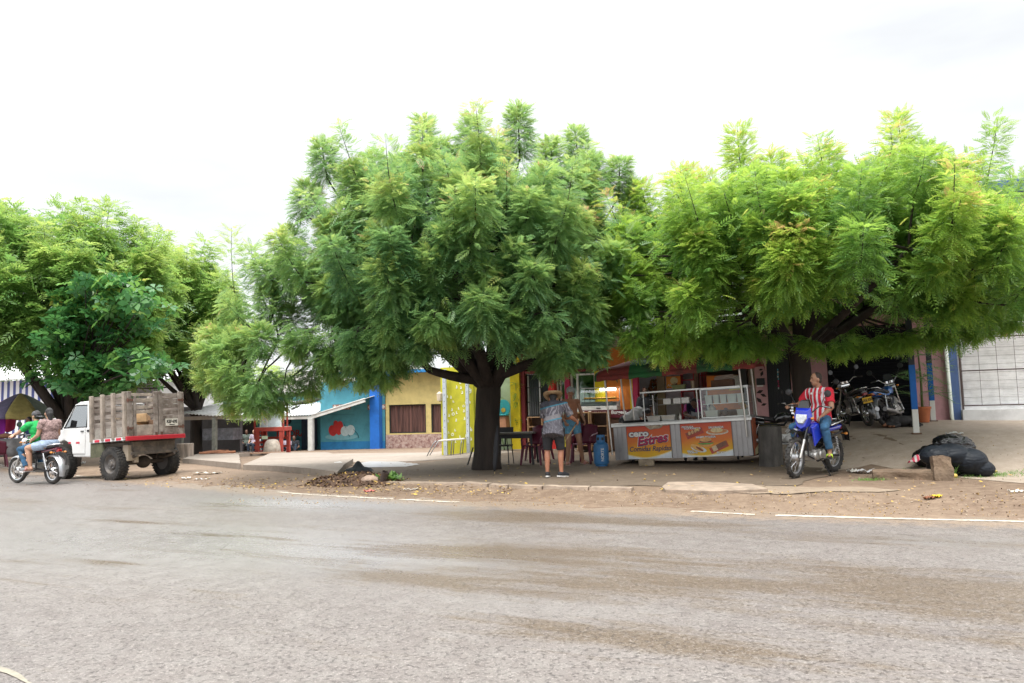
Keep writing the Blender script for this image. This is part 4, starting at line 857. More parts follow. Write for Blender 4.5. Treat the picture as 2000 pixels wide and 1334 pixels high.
# writing under the porch
c = onp(564,847,H0,HA,1.78); text('LA SURTIDORA'[-6:], .52, 'lettering', pm('painted red letters', (.33,.035,.03), .8), bh, (c[0]+.1,1.77,c[1]), bold=.012)
c = onp(564,857,H0,HA,1.78); text('y algo más', .28, 'lettering', pm('painted dark letters', (.015,.03,.04), .8), bh, (c[0]+.1,1.77,c[1]))
c = onp(560,822,H0,HA,1.78); text('Lo', .5, 'lettering', MATS['painted dark letters'], bh, (c[0],1.77,c[1]), bold=.02, shear=.3)
c = onp(481,811,H0,HA,1.78); text('A.C.P.', .34, 'lettering', MATS['painted dark letters'], bh, (c[0],1.77,c[1]), bold=.01)
# dark tarp bundle on the porch roof
c = P(598,788,41.0); r = MB(); r.tube([(-.75,.0,-.05),(-.4,.05,.05),(.0,0,.08),(.45,.03,.16),(.75,0,.2)], [.10,.17,.18,.17,.06], 9, flat=.7); r.tube([(-.3,-.2,-.12),(-.7,-.35,-.3)], .06, 6)
o = r.build('tarp_roll', pm('dark grey tarp', (.06,.06,.065), .6, var=.4), None, smooth=True); o.location = c; tag(o, 'rolled dark tarp lying on the white porch roof', 'tarp')
# high grey corrugated roof behind
c = P(640,752,50); r = empty('back_building', (c.x, c.y, terrain(c.x, c.y)), -HA, 'grey corrugated roofed building rising behind the blue house', 'building'); g = MB(); zz = c.z-r.location.z
g.grid(lambda u, v: (-4.5+9.5*u, -1.5+5*v, zz-.45+1.6*v+.05*math.sin(u*260)), 200, 3); g.build('roof', pm('grey fibre roof', (.33,.31,.29), .8, dirt=(.15,.13,.11)), r, solid=.04); g = MB(); g.box((.2,1.4,(zz-.62)/2), (9.2,4.6,zz-.62)); g.build('wall', wallm('dim wall', (.35,.33,.3)), r)
# ---- yellow house
yh = empty('yellow_house', H0, -HA, 'pale yellow house with dark curtained window above brick tile dado', 'house'); u2 = u1+.05; u3 = hr(885,800,886,880)[0]
zt = hr(800,765,801,766)[3]; zd = hr(800,848,801,849)[3]; rA = hr(760,790,832,846); rB = hr(842,789,866,846)
g = MB(); panel(g, (u2, rA[0], zd, zt+1), .0, .25); panel(g, (rA[1], rB[0], zd, zt+1), .0, .25); panel(g, (rB[1], u3, zd, zt+1), .0, .25); panel(g, (rA[0], rA[1], rA[3], zt+1), .002, .25); panel(g, (rB[0], rB[1], rB[3], zt+1), .002, .25); panel(g, (u2, u3, zd-.01, rA[2]), .004, .25); panel(g, (u2, u3, -.5, zt+1), 6, 6.2); panel(g, (u3-.2, u3, -.5, zt+1), .26, 5.99)
g.build('wall', CREAM, yh)
m, t, b, L = new_mat('brick tile dado'); c0 = N(t, 'ShaderNodeTexCoord').outputs['Object']; mpn = N(t, 'ShaderNodeMapping'); mpn.inputs['Rotation'].default_value = (R(90),0,0); L(c0, mpn.inputs[0])
v_ = nse(t, c0, 5, 6, .7); w_ = nse(t, c0, 16, 3); col = mixc(t, rng(t, v_, .38, .62), (.18,.085,.075), (.42,.30,.26)); col = mixc(t, rng(t, w_, .5, .65, 0, .6), col, (.5,.42,.38)); L(col, b.inputs['Base Color']); b.inputs['Roughness'].default_value = .45
g = MB(); panel(g, (u2, u3, -.5, zd-.012), -.03, .25); g.build('dado', m, yh)
for r_, nm in ((rA, 'window'), (rB, 'window')):
    w = MB(); panel(w, (r_[0], r_[1], r_[2], r_[3]), .19, .21); w = w.build(nm, GLASSD, yh); g = MB(); n = int((r_[1]-r_[0])/.16)
    g.grid(lambda u, v: (r_[0]+.03+(r_[1]-r_[0]-.06)*u, .13+.03*math.sin(u*n*6.28)+.01*math.sin(u*37), r_[2]+.02+(r_[3]-r_[2]-.04)*v), n*8, 2); g.build('curtain', pm('brown curtain', (.075,.03,.028), .8, var=.6, scale=1.5, stretch=(6,1,.4), two=(.16,.075,.06)), w, smooth=True)
    g = MB()
    for x in (r_[0]+.03, r_[1]-.03): g.box((x,.1,(r_[2]+r_[3])/2), (.06,.06,r_[3]-r_[2]))
    for z in (r_[2]+.03, r_[3]-.03): g.box(((r_[0]+r_[1])/2,.1,z), (r_[1]-r_[0]-.125,.06,.06))
    g.build('frame', DARKM, w)
g = MB(); panel(g, (u2-3.2, u3+.2, zt+1, zt+1.15), -.6, 6.4); panel(g, (u2-1.6, u2+.6, hr(730,752,731,753)[2], hr(730,752,731,753)[2]+.75), -.3, -.15); g.build('roof', pm('bright blue fascia', (.02,.20,.50), .6), yh)

# ---- tin roofed shed behind the lorry
s0 = P(430,880,33); s0.z = terrain(s0.x, s0.y); sh = empty('tin_shed', s0, -R(14), 'open shed with rusty tin roof on posts between lorry and blue house', 'shed'); pr = lambda px, py: onp(px, py, s0, R(14))
A, B = pr(345,808), pr(510,806); g = MB(); corrug(g, lambda u, v: (A[0]+(B[0]-A[0])*u, -.3+3.0*v, A[1]-.08+.5*v+.06*math.sin(u*9)), 200, 4, .025, 24); g.build('roof', pm('weathered tin', (.55,.54,.54), .55, .3, dirt=(.25,.2,.17), dscale=1.2, damt=.7), sh, solid=.012, smooth=True)
g = MB(); g.beam((A[0],-.2,A[1]-.22), (B[0],-.2,A[1]-.2), .08, .16); g.build('beam', pm('grey timber', (.26,.21,.17), .9), sh)
for px, w in ((425,.16),(363,.07)):
    u = pr(px, 850)[0]; g = MB(); g.box((u,-.2,A[1]/2-.2), (w,w,A[1]-.02)); g.build('post', pm('grey green post', (.22,.22,.19), .8, var=.3), sh)
g = MB(); u_ = pr(430,840)[0]; panel(g, (A[0], u_-.5, -.3, 1.55), 2.2, 2.4); panel(g, (A[0]-3, A[0]+.6, -.3, 2.2), 2.5, 2.7); g.build('back_wall', wallm('dark grey wall', (.12,.11,.11)), sh)  # dark grey back walls of the shed
g = MB(); u_ = pr(415,850)[0]; g.box((u_,.7,.95), (1.5,.7,.5)); g.build('counter', pm('grey blue sheet', (.2,.2,.23), .6, var=.4), sh)
g = MB(); g.box((pr(452,790)[0],-.32,A[1]+.22), (.22,.2,.5)); g.build('roof_box', pm('teal tin can', (.12,.26,.3), .5), sh)
# pale wall and green door frame down the lane
c = P(425,850,52); r = empty('lane_house', (c.x, c.y, terrain(c.x, c.y)), -R(8), 'pale lane house with a bright green door post seen beyond the shed', 'house'); g = MB(); g.box((0,.1,1.4), (9,.2,3.6)); g.build('wall', wallm('pale lane wall', (.55,.50,.45)), r); g = MB(); g.box((1.0,-.06,1.5), (.5,.1,2.6)); g.build('door_post', pm('bright green paint', (.08,.42,.12), .6), r); g = MB(); g.box((-1.2,-.06,1.6), (1.1,.1,2.0)); g.build('window', pm('window white', (.7,.7,.7), .5), r); g = MB(); g.box((0,.4,3.3), (9.6,1.6,.12)); g.build('roof', TIN, r)

# ---- white building with blue stripes at the far left, and pale house right of it
c = P(40,862,39); r = empty('striped_building', (c.x, c.y, terrain(c.x, c.y)), -R(30), 'white building with dark blue vertical stripes behind the parasol', 'building'); g = MB(); g.box((0,.2,1.6), (12,.4,3.6)); g.build('wall', stripes('blue stripes', ((.70,.70,.72),(.06,.08,.24)), 'X', 1.75, .55), r)
g = MB(); g.grid(lambda u, v: (-6.4+12.8*u, -.6+4*v, 3.42+1.5*v), 20, 2); g.build('roof', pm('white roof sheet', (.72,.72,.72), .6), r, solid=.05)
c = P(185,870,42); r = empty('grey_house', (c.x, c.y, terrain(c.x, c.y)), -R(20), 'pale grey house with a dark red edge above the lorry cab', 'house'); g = MB(); g.box((0,2,1.5), (9,4,3.4)); g.build('wall', wallm('pale grey wall', (.52,.50,.48)), r); g = MB(); g.box((0,-.06,1.9), (8.9,.1,.35)); g.build('trim', wallm('maroon trim', (.25,.05,.06)), r)
g = MB(); g.grid(lambda u, v: (-4.8+9.6*u, -.4+5*v, 3.25+1.1*v+.03*math.sin(u*200)), 160, 2); g.build('roof', TIN, r, solid=.04)
# ================================================================ people
def V3(*a): return Vector(a)
DEF = dict(pelvis=(0,0,.92), chest=(0,0,1.24), neck=(0,-.01,1.42), head=(0,.03,1.58), shL=(-.175,0,1.385), elL=(-.23,-.03,1.11), wrL=(-.22,.08,.87), hipL=(-.09,0,.90), knL=(-.10,.03,.49), anL=(-.10,-.02,.085), toeL=(-.12,.15,.03))
def mirror(J):
    for k in list(J):
        if k.endswith('L') and k[:-1]+'R' not in J: J[k[:-1]+'R'] = (-J[k][0], J[k][1], J[k][2])
    return J
def lerp(a, b, t): return a+(b-a)*t
def along(pts, t):                                   # t in 0..len-1
    i = min(len(pts)-2, int(t)); return lerp(pts[i], pts[i+1], t-i)
def wrinkle(o, amp=.006):
    nn = [v.normal.copy() for v in o.data.vertices]; out = []
    for v, n_ in zip(o.data.vertices, nn): p = v.co; out.extend(p+n_*(amp*NZ.fractal(Vector((p.x*7, p.y*7, p.z*15+p.x*9)), 1, 2, 3)))
    o.data.vertices.foreach_set('co', out)
    o.data.update()
def person(name_label, loc, rz, J, skin=SKIN, shirt=None, bottom=None, shoes=None, hair=HAIR, hat=None, g=1.0, gb=1.0, face=(0,1,0), sleeve=.62, hem=.12, leg=.8, loose=1.0, hairlen=0, curl=1.0, vox=.009, headk=1.0, group=None, legloose=1.0, sandal=None, bald=0, extra=None):
    J = mirror({**DEF, **J}) if not J.get('_raw') else J
    j = {k: Vector(v) for k, v in J.items() if k[0] != '_'}
    root = empty('person', loc, rz, name_label, 'person', group)
    xa = (j['shR']-j['shL']).normalized(); za = (j['chest']-j['pelvis']).normalized(); ya = za.cross(xa).normalized(); xa = ya.cross(za).normalized(); TM = Matrix((xa, ya, za)).transposed()
    xb = (j['hipR']-j['hipL']).normalized(); zb = TM @ Vector((0,0,1)); yb = zb.cross(xb).normalized(); zb = xb.cross(yb); PM = Matrix((xb, yb, zb)).transposed()
    def torso(m, e, low=True):
        m.ell(lerp(j['chest'], j['neck'], .12), (.165*g+e, .112*g+e, .185+e), TM); m.ell(lerp(j['pelvis'], j['chest'], .45), (.145*gb+e, .108*gb+e, .19+e), TM)
        if low: m.ell(j['pelvis'], (.165*gb+e, .125*gb+e, .135+e), PM)
        m.caps(j['shL'], j['shR'], .055*g+e, .055*g+e)
    b = MB(); torso(b, 0)
    f = Vector(face).normalized(); u = Vector((0,0,1)); u = (u-f*u.dot(f)).normalized() if 'up' not in J else Vector(J['up']); s = f.cross(u); HM = Matrix((s, f, u)).transposed(); k = headk; h = j['head']
    b.caps(j['neck']-V3(0,0,.05), lerp(j['neck'], h, .6), .058*g, .052)
    b.ell(h+u*.018*k, (.074*k,.094*k,.108*k), HM); b.ell(h+f*.022*k-u*.06*k, (.056*k,.066*k,.058*k), HM); b.ell(h+f*.055*k-u*.088*k, (.03*k,.026*k,.022*k), HM)
    b.caps(h+f*.086*k+u*.012*k, h+f*.102*k-u*.026*k, .011*k, .017*k, 8); b.ell(h+f*.08*k-u*.055*k, (.028*k,.014*k,.016*k), HM); b.ell(h+f*.075*k+u*.03*k, (.055*k,.016*k,.014*k), HM)
    for q in (-1,1): b.ell(h+s*(.076*k*q)-u*.012*k-f*.005, (.012*k,.022*k,.034*k), HM, 8, 6)
    for q in 'LR':
        sh, el, wr = j['sh'+q], j['el'+q], j['wr'+q]; sg = -1 if q == 'L' else 1
        b.caps(sh, lerp(sh, el, .5), .052*g, .047*g); b.caps(lerp(sh, el, .5), el, .047*g, .039*g); b.caps(el, lerp(el, wr, .4), .039*g, .037*g); b.caps(lerp(el, wr, .4), wr, .037*g, .026*g)
        d = (wr-el).normalized(); 
        if 'hd'+q in J: d = Vector(J['hd'+q]).normalized()
        n = Vector(J['pn'+q]).normalized() if 'pn'+q in J else Vector((-sg,0,-.2)).normalized()      # palm faces this way
        n = (n-d*n.dot(d)).normalized(); w = d.cross(n)
        b.ell(wr+d*.05, (.040,.056,.018), Matrix((w, d, n)).transposed(), 10, 7)
        for fi, (o, L) in enumerate(((-.030,.066),(-.010,.076),(.011,.072),(.030,.058))):
            a = wr+d*(.088-.006*abs(fi-1.3))+w*o*(1); c1 = .55*curl; c2 = 1.25*curl
            m1 = a+(d*math.cos(c1)+n*math.sin(c1))*L*.5+w*o*.08; m2 = m1+(d*math.cos(c2)+n*math.sin(c2))*L*.36; m3 = m2+(d*math.cos(c2+.5*curl)+n*math.sin(c2+.5*curl))*L*.24
            b.caps(a, m1, .0098, .009, 7, 2); b.caps(m1, m2, .009, .0085, 7, 2); b.caps(m2, m3, .0085, .007, 7, 2)
        ts = -1 if 'pn'+q not in J else (J.get('th'+q, -1)); a = wr+d*.03+w*.034*ts; m1 = a+(d*.7+w*ts*.65+n*.35)*.045; b.caps(a, m1, .013, .011, 7, 2); b.caps(m1, m1+(d*.85+n*.5+w*ts*.1)*.034, .0105, .008, 7, 2)
        hp, kn, an, to = j['hip'+q], j['kn'+q], j['an'+q], j['toe'+q]
        b.caps(hp, lerp(hp, kn, .5), .088*gb, .076*gb); b.caps(lerp(hp, kn, .5), kn, .076*gb, .055*gb); cf = lerp(kn, an, .33)+(-Vector((to-an).to_tuple())).normalized()*.014
        b.caps(kn, cf, .053*gb, .056*gb); b.caps(cf, an, .056*gb, .036)
        fd = (to-an); fd.z *= .3; fd.normalize(); hl = an-fd*.035-V3(0,0,.04); ba = lerp(an, to, .62)-V3(0,0,.02)
        b.caps(an, hl, .036, .032, 8); b.caps(hl, ba, .031, .034, 8); b.caps(lerp(an,to,.1), ba, .034, .03, 8); b.caps(ba, to, .034, .022, 8)
    body = b.build('body', [skin, LIP, EYEW, EYED, hair], root, smooth=True); fuse(body, vox, 3); me = body.data
    pts = [(h+f*.094*k+s*.032*k*q+u*.012*k, .0125*k, 3) for q in (-1,1)]+[(h+f*.09*k-u*.057*k+s*o*k, .012*k, 1) for o in (-.016,0,.016)]+[(h+f*.092*k+s*q*.032*k+u*.034*k+s*o*k, .009*k, 4) for q in (-1,1) for o in (-.012,0,.012)]
    co = np.empty(len(me.polygons)*3); me.polygons.foreach_get('center', co); co = co.reshape(-1,3); mi = np.zeros(len(co), dtype=np.int32)
    for p, r, m_ in pts: mi[np.linalg.norm(co-np.array(p), axis=1) < r] = m_
    while len(me.materials) < 5: me.materials.append(skin)
    me.polygons.foreach_set('material_index', mi)
    if shirt:
        m = MB(); torso(m, .016*loose, low=hem > .05); hd_ = (j['pelvis']-j['chest']).normalized()
        if hem > .05:
            rings = []
            for t, e in ((0,.0),(.4,.012),(.8,.02),(1.0,.024)):
                c = lerp(lerp(j['pelvis'], j['chest'], .5), j['pelvis']+hd_*hem, t); MM = PM if t > .6 else TM
                rings.append([c+MM @ Vector((math.cos(a)*(.158*gb+e*loose+.012), math.sin(a)*(.125*gb+e*loose+.012), 0)) for a in [6.2832*i/20 for i in range(20)]])
            m.loft(rings)
        for q in 'LR':
            sh, el, wr = j['sh'+q], j['el'+q], j['wr'+q]; pp = [sh, lerp(sh, el, .5), el, lerp(el, wr, .5), wr]; n = max(2, int(sleeve*2)+1); path = [along([sh, el, wr], sleeve*i/4) for i in range(5)]
            m.ell(sh, (.068*g,.068*g,.066*g)); m.tube(path, [.066*g+.008*loose, .066*g+.004*loose, .062*g+.006*loose, .058*g+.008*loose, .058*g+.010*loose] if sleeve <= 1 else [.064*g,.058*g,.052*g,.046*g,.040*g], 14)
        m.caps(j['neck']-V3(0,0,.06), j['neck']-V3(0,0,.005), .075*g, .064*g)
        o = m.build('shirt', shirt, root, smooth=True); fuse(o, .0105, 2); wrinkle(o, .008*min(1.4, loose))
    if bottom:
        m = MB(); m.ell(j['pelvis'], (.17*gb,.132*gb,.14), PM)
        for q in 'LR':
            hp, kn, an = j['hip'+q], j['kn'+q], j['an'+q]; path = [along([hp, kn, an], leg*i/8) for i in range(9)]
            rs = [(.098-.036*min(1, leg*i/8)-.014*max(0, leg*i/8-1))*gb*legloose+.006 for i in range(9)]; m.tube(path, rs, 14); m.ell(hp, (.098*gb,.098*gb,.09)); (leg > 1.05 and m.ell(kn, (.070*gb*legloose,)*3))
        o = m.build('trousers' if leg > 1.2 else 'shorts', bottom, root, smooth=True); fuse(o, .0105, 2); wrinkle(o)
    for q in 'LR':
        an, to = j['an'+q], j['toe'+q]; fd = to-an; fd.z *= .3; fd.normalize(); sd_ = fd.cross(V3(0,0,1)).normalized(); up = sd_.cross(fd)
        if shoes:
            m = MB(); hl = an-fd*.05-V3(0,0,.045); ba = lerp(an,to,.6)-V3(0,0,.025); m.caps(an-V3(0,0,.02), hl+V3(0,0,.012), .045, .042, 10); m.caps(hl, ba, .042, .046, 10); m.caps(lerp(an,to,.15)-V3(0,0,.012), to, .046, .034, 10)
            o = m.build('shoe', shoes[0], root, smooth=True); fuse(o, .011, 2)
            sg = MB(); c0 = hl-fd*.05-up*.042; L_ = .285; sg.loft([[c0+fd*(L_*a)+sd_*(w_*b_)+up*z_ for a, w_ in ((0,.025),(.08,.036),(.4,.038),(.72,.048),(.95,.034),(1.0,.018))for b_ in (1,)]+[c0+fd*(L_*a)-sd_*w_+up*z_ for a, w_ in ((1.0,.018),(.95,.034),(.72,.048),(.4,.038),(.08,.036),(0,.025))] for z_ in (0,.026)]); sg.build('sole', shoes[1], o)
        elif sandal:
            sg = MB(); c0 = an-fd*.06-V3(0,0,.083); L_ = .275; sg.loft([[c0+fd*(L_*a)+sd_*w_+up*z_ for a, w_ in ((0,.025),(.08,.036),(.4,.038),(.72,.048),(.95,.034))]+[c0+fd*(L_*a)-sd_*w_+up*z_ for a, w_ in ((.95,.034),(.72,.048),(.4,.038),(.08,.036),(0,.025))] for z_ in (-.004,.018)]); o = sg.build('sandal', sandal[0], root)
            sg = MB()
            for t in (.38,.50,.62):
                c = lerp(an, to, t+.1)-V3(0,0,.028); sg.tube([c+sd_*.047-up*.03, c+sd_*.042+up*.018, c+up*.036, c-sd_*.042+up*.018, c-sd_*.047-up*.03], .0085, 6)
            sg.build('strap', sandal[1], o, smooth=True)
    if not bald and hair:
        m = MB(); m.ell(h+u*.034*k-f*.018*k, (.079*k,.092*k,.100*k), HM)
        if hairlen: m.caps(h-f*.07*k, h-f*.11*k-u*hairlen, .065*k, .035, 10); m.ell(h-f*.075*k-u*.02, (.07*k,.05*k,.08*k), HM)
        else: m.ell(h-f*.045*k-u*.02*k, (.07*k,.055*k,.06*k), HM)
        o = m.build('hair', hair, root, smooth=True); fuse(o, .010, 1)
    if extra: extra(root, j, h, f, s, u, HM)
    return root

# ================================================================ motorcycles
def motorcycle(label, loc, rz, col, lean=0, trail=False, rimc=ALU, seatc=None, plate=None, group=None, frontcol=None, steer=0, spokes=True, tail=REDLENS, wind=False, fend=None, engine=ALU, stand=True):
    root = empty('motorcycle', loc, rz, label, 'motorcycle', group, rot=(0, lean, rz)); Rf, Rr = (.345,.315) if trail else (.295,.295); wb = 1.34 if trail else 1.26; yf, yr = wb/2, -wb/2
    seatz = .84 if trail else .77; sb = seatc or pm('seat vinyl', (.025,.025,.027), .5, var=.2); fend = fend or (col if trail else CHROME); FM = Matrix()
    hx = yf-.40*(1 if not trail else 1.05); hz = .98 if not trail else 1.06                       # steering head
    FMs = Matrix.Translation((0,yf-.30,.7)) @ Matrix.Rotation(steer, 4, 'Z') @ Matrix.Translation((0,-(yf-.30),-.7))
    def wheel(y, r, w, m4):
        t = MB(); t.x = m4; n = 8; t.lathe([(r-w+w*math.cos(a), w*1.05*math.sin(a)) for a in [6.2832*i/n for i in range(n+1)]], (0,y,r), 30, 'x', cap=False)
        if trail:
            for i in range(40):
                a = 6.2832*i/40; s_ = (i%2)*2-1; t.box((s_*w*.42, y+math.cos(a)*(r-.003), r+math.sin(a)*(r-.003)), (.03,.028,.022), rot=(a-math.pi/2+math.pi,0,0))
        tw = t.build('wheel', RUBBER, root, smooth='auto'); q = MB(); q.x = m4; rr = r-2*w+.012
        q.lathe([(rr,-.022),(rr-.022,-.016),(rr-.022,.016),(rr,.022)], (0,y,r), 30, 'x', cap=False); q.lathe([(.0,-.06),(.045,-.06),(.075,-.03),(.075,.03),(.045,.06),(0,.06)], (0,y,r), 14, 'x')
        q.build('rim', rimc, tw, smooth='auto'); q = MB(); q.x = m4
        if spokes:
            for i in range(18): a = 6.2832*i/18; b2 = a+(.25 if i%2 else -.25); sd_ = .035*(1 if i%2 else -1); q.tube([(sd_, y+math.cos(b2)*.06, r+math.sin(b2)*.06),(0, y+math.cos(a)*(rr-.01), r+math.sin(a)*(rr-.01))], .0042, 4)
        else:
            for i in range(5): a = 6.2832*i/5; q.beam((0, y+math.cos(a)*.05, r+math.sin(a)*.05),(0, y+math.cos(a+.12)*(rr-.005), r+math.sin(a+.12)*(rr-.005)), .028, .04, up=(1,0,0))
        q.build('spokes', STEEL if spokes else rimc, tw)
    wheel(yf, Rf, .042 if trail else .040, FMs); wheel(yr, Rr, .055 if trail else .048, FM)
    g = MB(); g.x = FMs
    for sx_ in (-.085,.085):
        g.tube([(sx_,yf,Rf),(sx_,yf-.16,Rf+.30)], .024, 10); 
    lf = g.build('fork_slider', ALU, root, smooth='auto'); g = MB(); g.x = FMs
    for sx_ in (-.085,.085): g.tube([(sx_,yf-.15,Rf+.28),(sx_,hx+.02,hz-.04)], .018, 10)
    g.box((0,hx+.04,hz-.08), (.22,.06,.035)); g.box((0,hx+.02,hz-.02), (.22,.07,.03)); g.build('fork', CHROME if not trail else DARKM, root, smooth='auto')
    g = MB(); g.x = FMs; hb = hz+.10+(.05 if trail else .03); hw = .37
    g.tube([(-hw,hx-.18,hb-.02),(-.20,hx-.10,hb),(-.09,hx-.0,hz+.02),(.09,hx-.0,hz+.02),(.20,hx-.10,hb),(hw,hx-.18,hb-.02)], .012, 8); hbar = g.build('handlebar', CHROME if not trail else BLACKP, root, smooth=True)
    for s_ in (-1,1):
        g = MB(); g.x = FMs; g.tube([(s_*.26,hx-.13,hb-.007),(s_*(hw+.01),hx-.185,hb-.022)], .019, 10); g.build('grip', RUBBER, hbar, smooth='auto')
        g = MB(); g.x = FMs; g.tube([(s_*.25,hx-.12,hb),(s_*.28,hx-.05,hb+.0),(s_*(hw+.01),hx-.10,hb-.015)], .006, 6); g.build('lever', STEEL, hbar)
    for s_ in (-1,1):
        g = MB(); g.x = FMs; g.tube([(s_*.22,hx-.11,hb),(s_*.27,hx-.08,hb+.12),(s_*.32,hx-.10,hb+.19)], .006, 6); m_ = g.build('mirror', BLACKP, root); g = MB(); g.x = FMs; g.lathe([(0,-.012),(.058,-.012),(.062,0),(.05,.02),(0,.028)], (s_*.34,hx-.09,hb+.22), 16, 'y'); g.build('mirror_shell', BLACKP, m_, smooth='auto'); g = MB(); g.x = FMs; g.lathe([(0,-.016),(.052,-.016),(.052,-.0125),(0,-.0125)], (s_*.34,hx-.09,hb+.22), 16, 'y'); g.build('mirror_glass', pm('mirror face', (.04,.045,.05), .1), m_)
    # headlight
    g = MB(); g.x = FMs
    if trail:
        cz = hz-.05; g.loft([[Vector(p) for p in ((-.13,hx+.10,cz+.17),(.13,hx+.10,cz+.17),(.155,hx+.08,cz),(.09,hx+.11,cz-.20),(0,hx+.13,cz-.24),(-.09,hx+.11,cz-.20),(-.155,hx+.08,cz))],[Vector(p) for p in ((-.10,hx+.17,cz+.12),(.10,hx+.17,cz+.12),(.125,hx+.18,cz),(.07,hx+.2,cz-.15),(0,hx+.205,cz-.19),(-.07,hx+.2,cz-.15),(-.125,hx+.18,cz))]])
        hm = g.build('headlight_cowl', col, root, bevel=.008); g = MB(); g.x = FMs; g.loft([[Vector(p) for p in ((-.10,hx+.17,cz+.06),(.10,hx+.17,cz+.06),(.10,hx+.18,cz-.02),(.05,hx+.19,cz-.11),(-.05,hx+.19,cz-.11),(-.10,hx+.18,cz-.02))],[Vector(p) for p in ((-.085,hx+.205,cz+.05),(.085,hx+.205,cz+.05),(.085,hx+.22,cz-.02),(.04,hx+.225,cz-.095),(-.04,hx+.225,cz-.095),(-.085,hx+.22,cz-.02))]]); g.build('headlight', pm('headlight glass', (.62,.64,.66), .12, .55, coat=.6, var=.3, scale=25), root, bevel=.008)
        g = MB(); g.x = FMs; g.loft([[Vector(p) for p in ((-.10,hx+.06,cz+.18),(.10,hx+.06,cz+.18),(.105,hx+.12,cz+.16),(-.105,hx+.12,cz+.16))],[Vector(p) for p in ((-.06,hx+.0,cz+.30),(.06,hx+.0,cz+.30),(.065,hx+.06,cz+.29),(-.065,hx+.06,cz+.29))]]); g.build('windscreen', BLACKP, root, bevel=.006)
    else:
        g.lathe([(.05,-.10),(.085,-.04),(.095,.03),(.095,.05),(0,.05)], (0,hx+.13,hz-.05), 18, 'y'); hm = g.build('headlight_shell', frontcol or CHROME, root, smooth='auto'); g = MB(); g.x = FMs; g.lathe([(0,.06),(.05,.075),(.085,.053),(.086,.051)], (0,hx+.13,hz-.05), 18, 'y'); g.build('headlight', MATS.get('headlight glass') or pm('headlight glass', (.62,.64,.66), .12, .55, coat=.6, var=.3, scale=25), root, smooth=True)
        if wind: g = MB(); g.x = FMs; g.loft([[Vector(p) for p in ((-.13,hx+.10,hz+.02),(.13,hx+.10,hz+.02),(.10,hx+.2,hz-.14),(-.10,hx+.2,hz-.14))],[Vector(p) for p in ((-.08,hx+.02,hz+.25),(.08,hx+.02,hz+.25),(.07,hx+.06,hz+.24),(-.07,hx+.06,hz+.24))]]); g.build('windscreen', GLASSD, root, bevel=.01)
        for k in (-.055,.055): g = MB(); g.x = FMs; g.lathe([(0,-.03),(.048,-.03),(.052,.02),(0,.03)], (k,hx+.02,hz+.05), 14, 'z'); g.build('gauge', CHROME, root, smooth='auto')
    for s_ in (-1,1):
        for y, z, nm in ((hx+.10,hz-.06,'indicator'),(yr-.16,.70,'indicator')):
            g = MB(); g.x = FMs if y > 0 else FM; g.tube([(s_*.07,y,z),(s_*.13,y,z)], .008, 6); g.ell((s_*.155,y,z), (.032,.036,.024)); g.build(nm, pm('amber lens', (.55,.20,.02), .2, coat=.5), root, smooth=True)
    # fenders
    def fender(y, z0, r, a0, a1, w, mat, m4, nm):
        g = MB(); g.x = m4; rings = []
        for i in range(13):
            a = a0+(a1-a0)*i/12; c = Vector((0, y+math.cos(a)*r, z0+math.sin(a)*r)); n_ = Vector((0,math.cos(a),math.sin(a))); ww = w*(1 if 1 < i < 11 else .8)
            rings.append([c+Vector((x,0,0))*ww-n_*(abs(x)**2*.035) for x in (-1,-.6,0,.6,1)]+[c+Vector((x,0,0))*ww-n_*(abs(x)**2*.035+.008) for x in (1,.6,0,-.6,-1)])
        g.loft(rings); return g.build(nm, mat, root, smooth='auto')
    if trail: fender(yf, Rf+.02, Rf+.13, R(150), R(62), .06, fend, FMs, 'front_fender'); fender(yr, Rr+.1, Rr+.22, R(50), R(165), .085, fend, FM, 'rear_fender')
    else: fender(yf, Rf, Rf+.035, R(160), R(35), .06, fend, FMs, 'front_fender'); fender(yr, Rr, Rr+.07, R(60), R(200), .075, fend, FM, 'rear_fender')
    # frame and swing arm
    g = MB()
    for s_ in (-1,1):
        g.tube([(0,hx,hz-.06),(s_*.12,.05,.66),(s_*.12,-.35,.66),(s_*.10,yr-.12,.74)], .016, 8); g.tube([(0,hx+.02,hz-.14),(s_*.08,.32,.36),(s_*.12,.08,.26),(s_*.13,-.22,.32),(s_*.12,-.22,.66)], .016, 8); g.tube([(s_*.11,-.22,.34),(s_*.10,yr,Rr)], .02, 8)
    g.build('frame', DARKM, root, smooth='auto')
    for s_ in (-1,1):
        g = MB(); g.tube([(s_*.13,yr+.04,Rr+.03),(s_*.13,yr+.17,.68)], .012, 8); sh_ = g.build('shock', CHROME, root); g = MB(); pts = [(s_*.13+.024*math.cos(i*.9), yr+.06+.10*i/60+.024*math.sin(i*.9), Rr+.08+.26*i/60) for i in range(61)]; g.tube(pts, .005, 5); g.build('spring', REDLENS if col is None else STEEL, sh_)
    # engine
    g = MB(); g.box((0,.02,.36), (.24,.32,.20)); g.lathe([(0,-.15),(.09,-.15),(.105,-.11),(.105,.11),(.09,.15),(0,.15)], (0,-.06,.36), 18, 'x'); g.lathe([(0,-.14),(.07,-.14),(.08,-.1),(.08,.1),(.07,.14),(0,.14)], (0,.12,.35), 16, 'x'); e_ = g.build('engine', engine, root, smooth='auto', bevel=.012); g = MB()
    for k in range(7): c = Vector((0,.13+.018*k,.48+.026*k)); g.box(c, (.15,.16,.012), rot=(R(-35),0,0))
    g.tube([(0,.12,.45),(0,.26,.66)], .055, 10); g.build('cylinder', engine, e_)
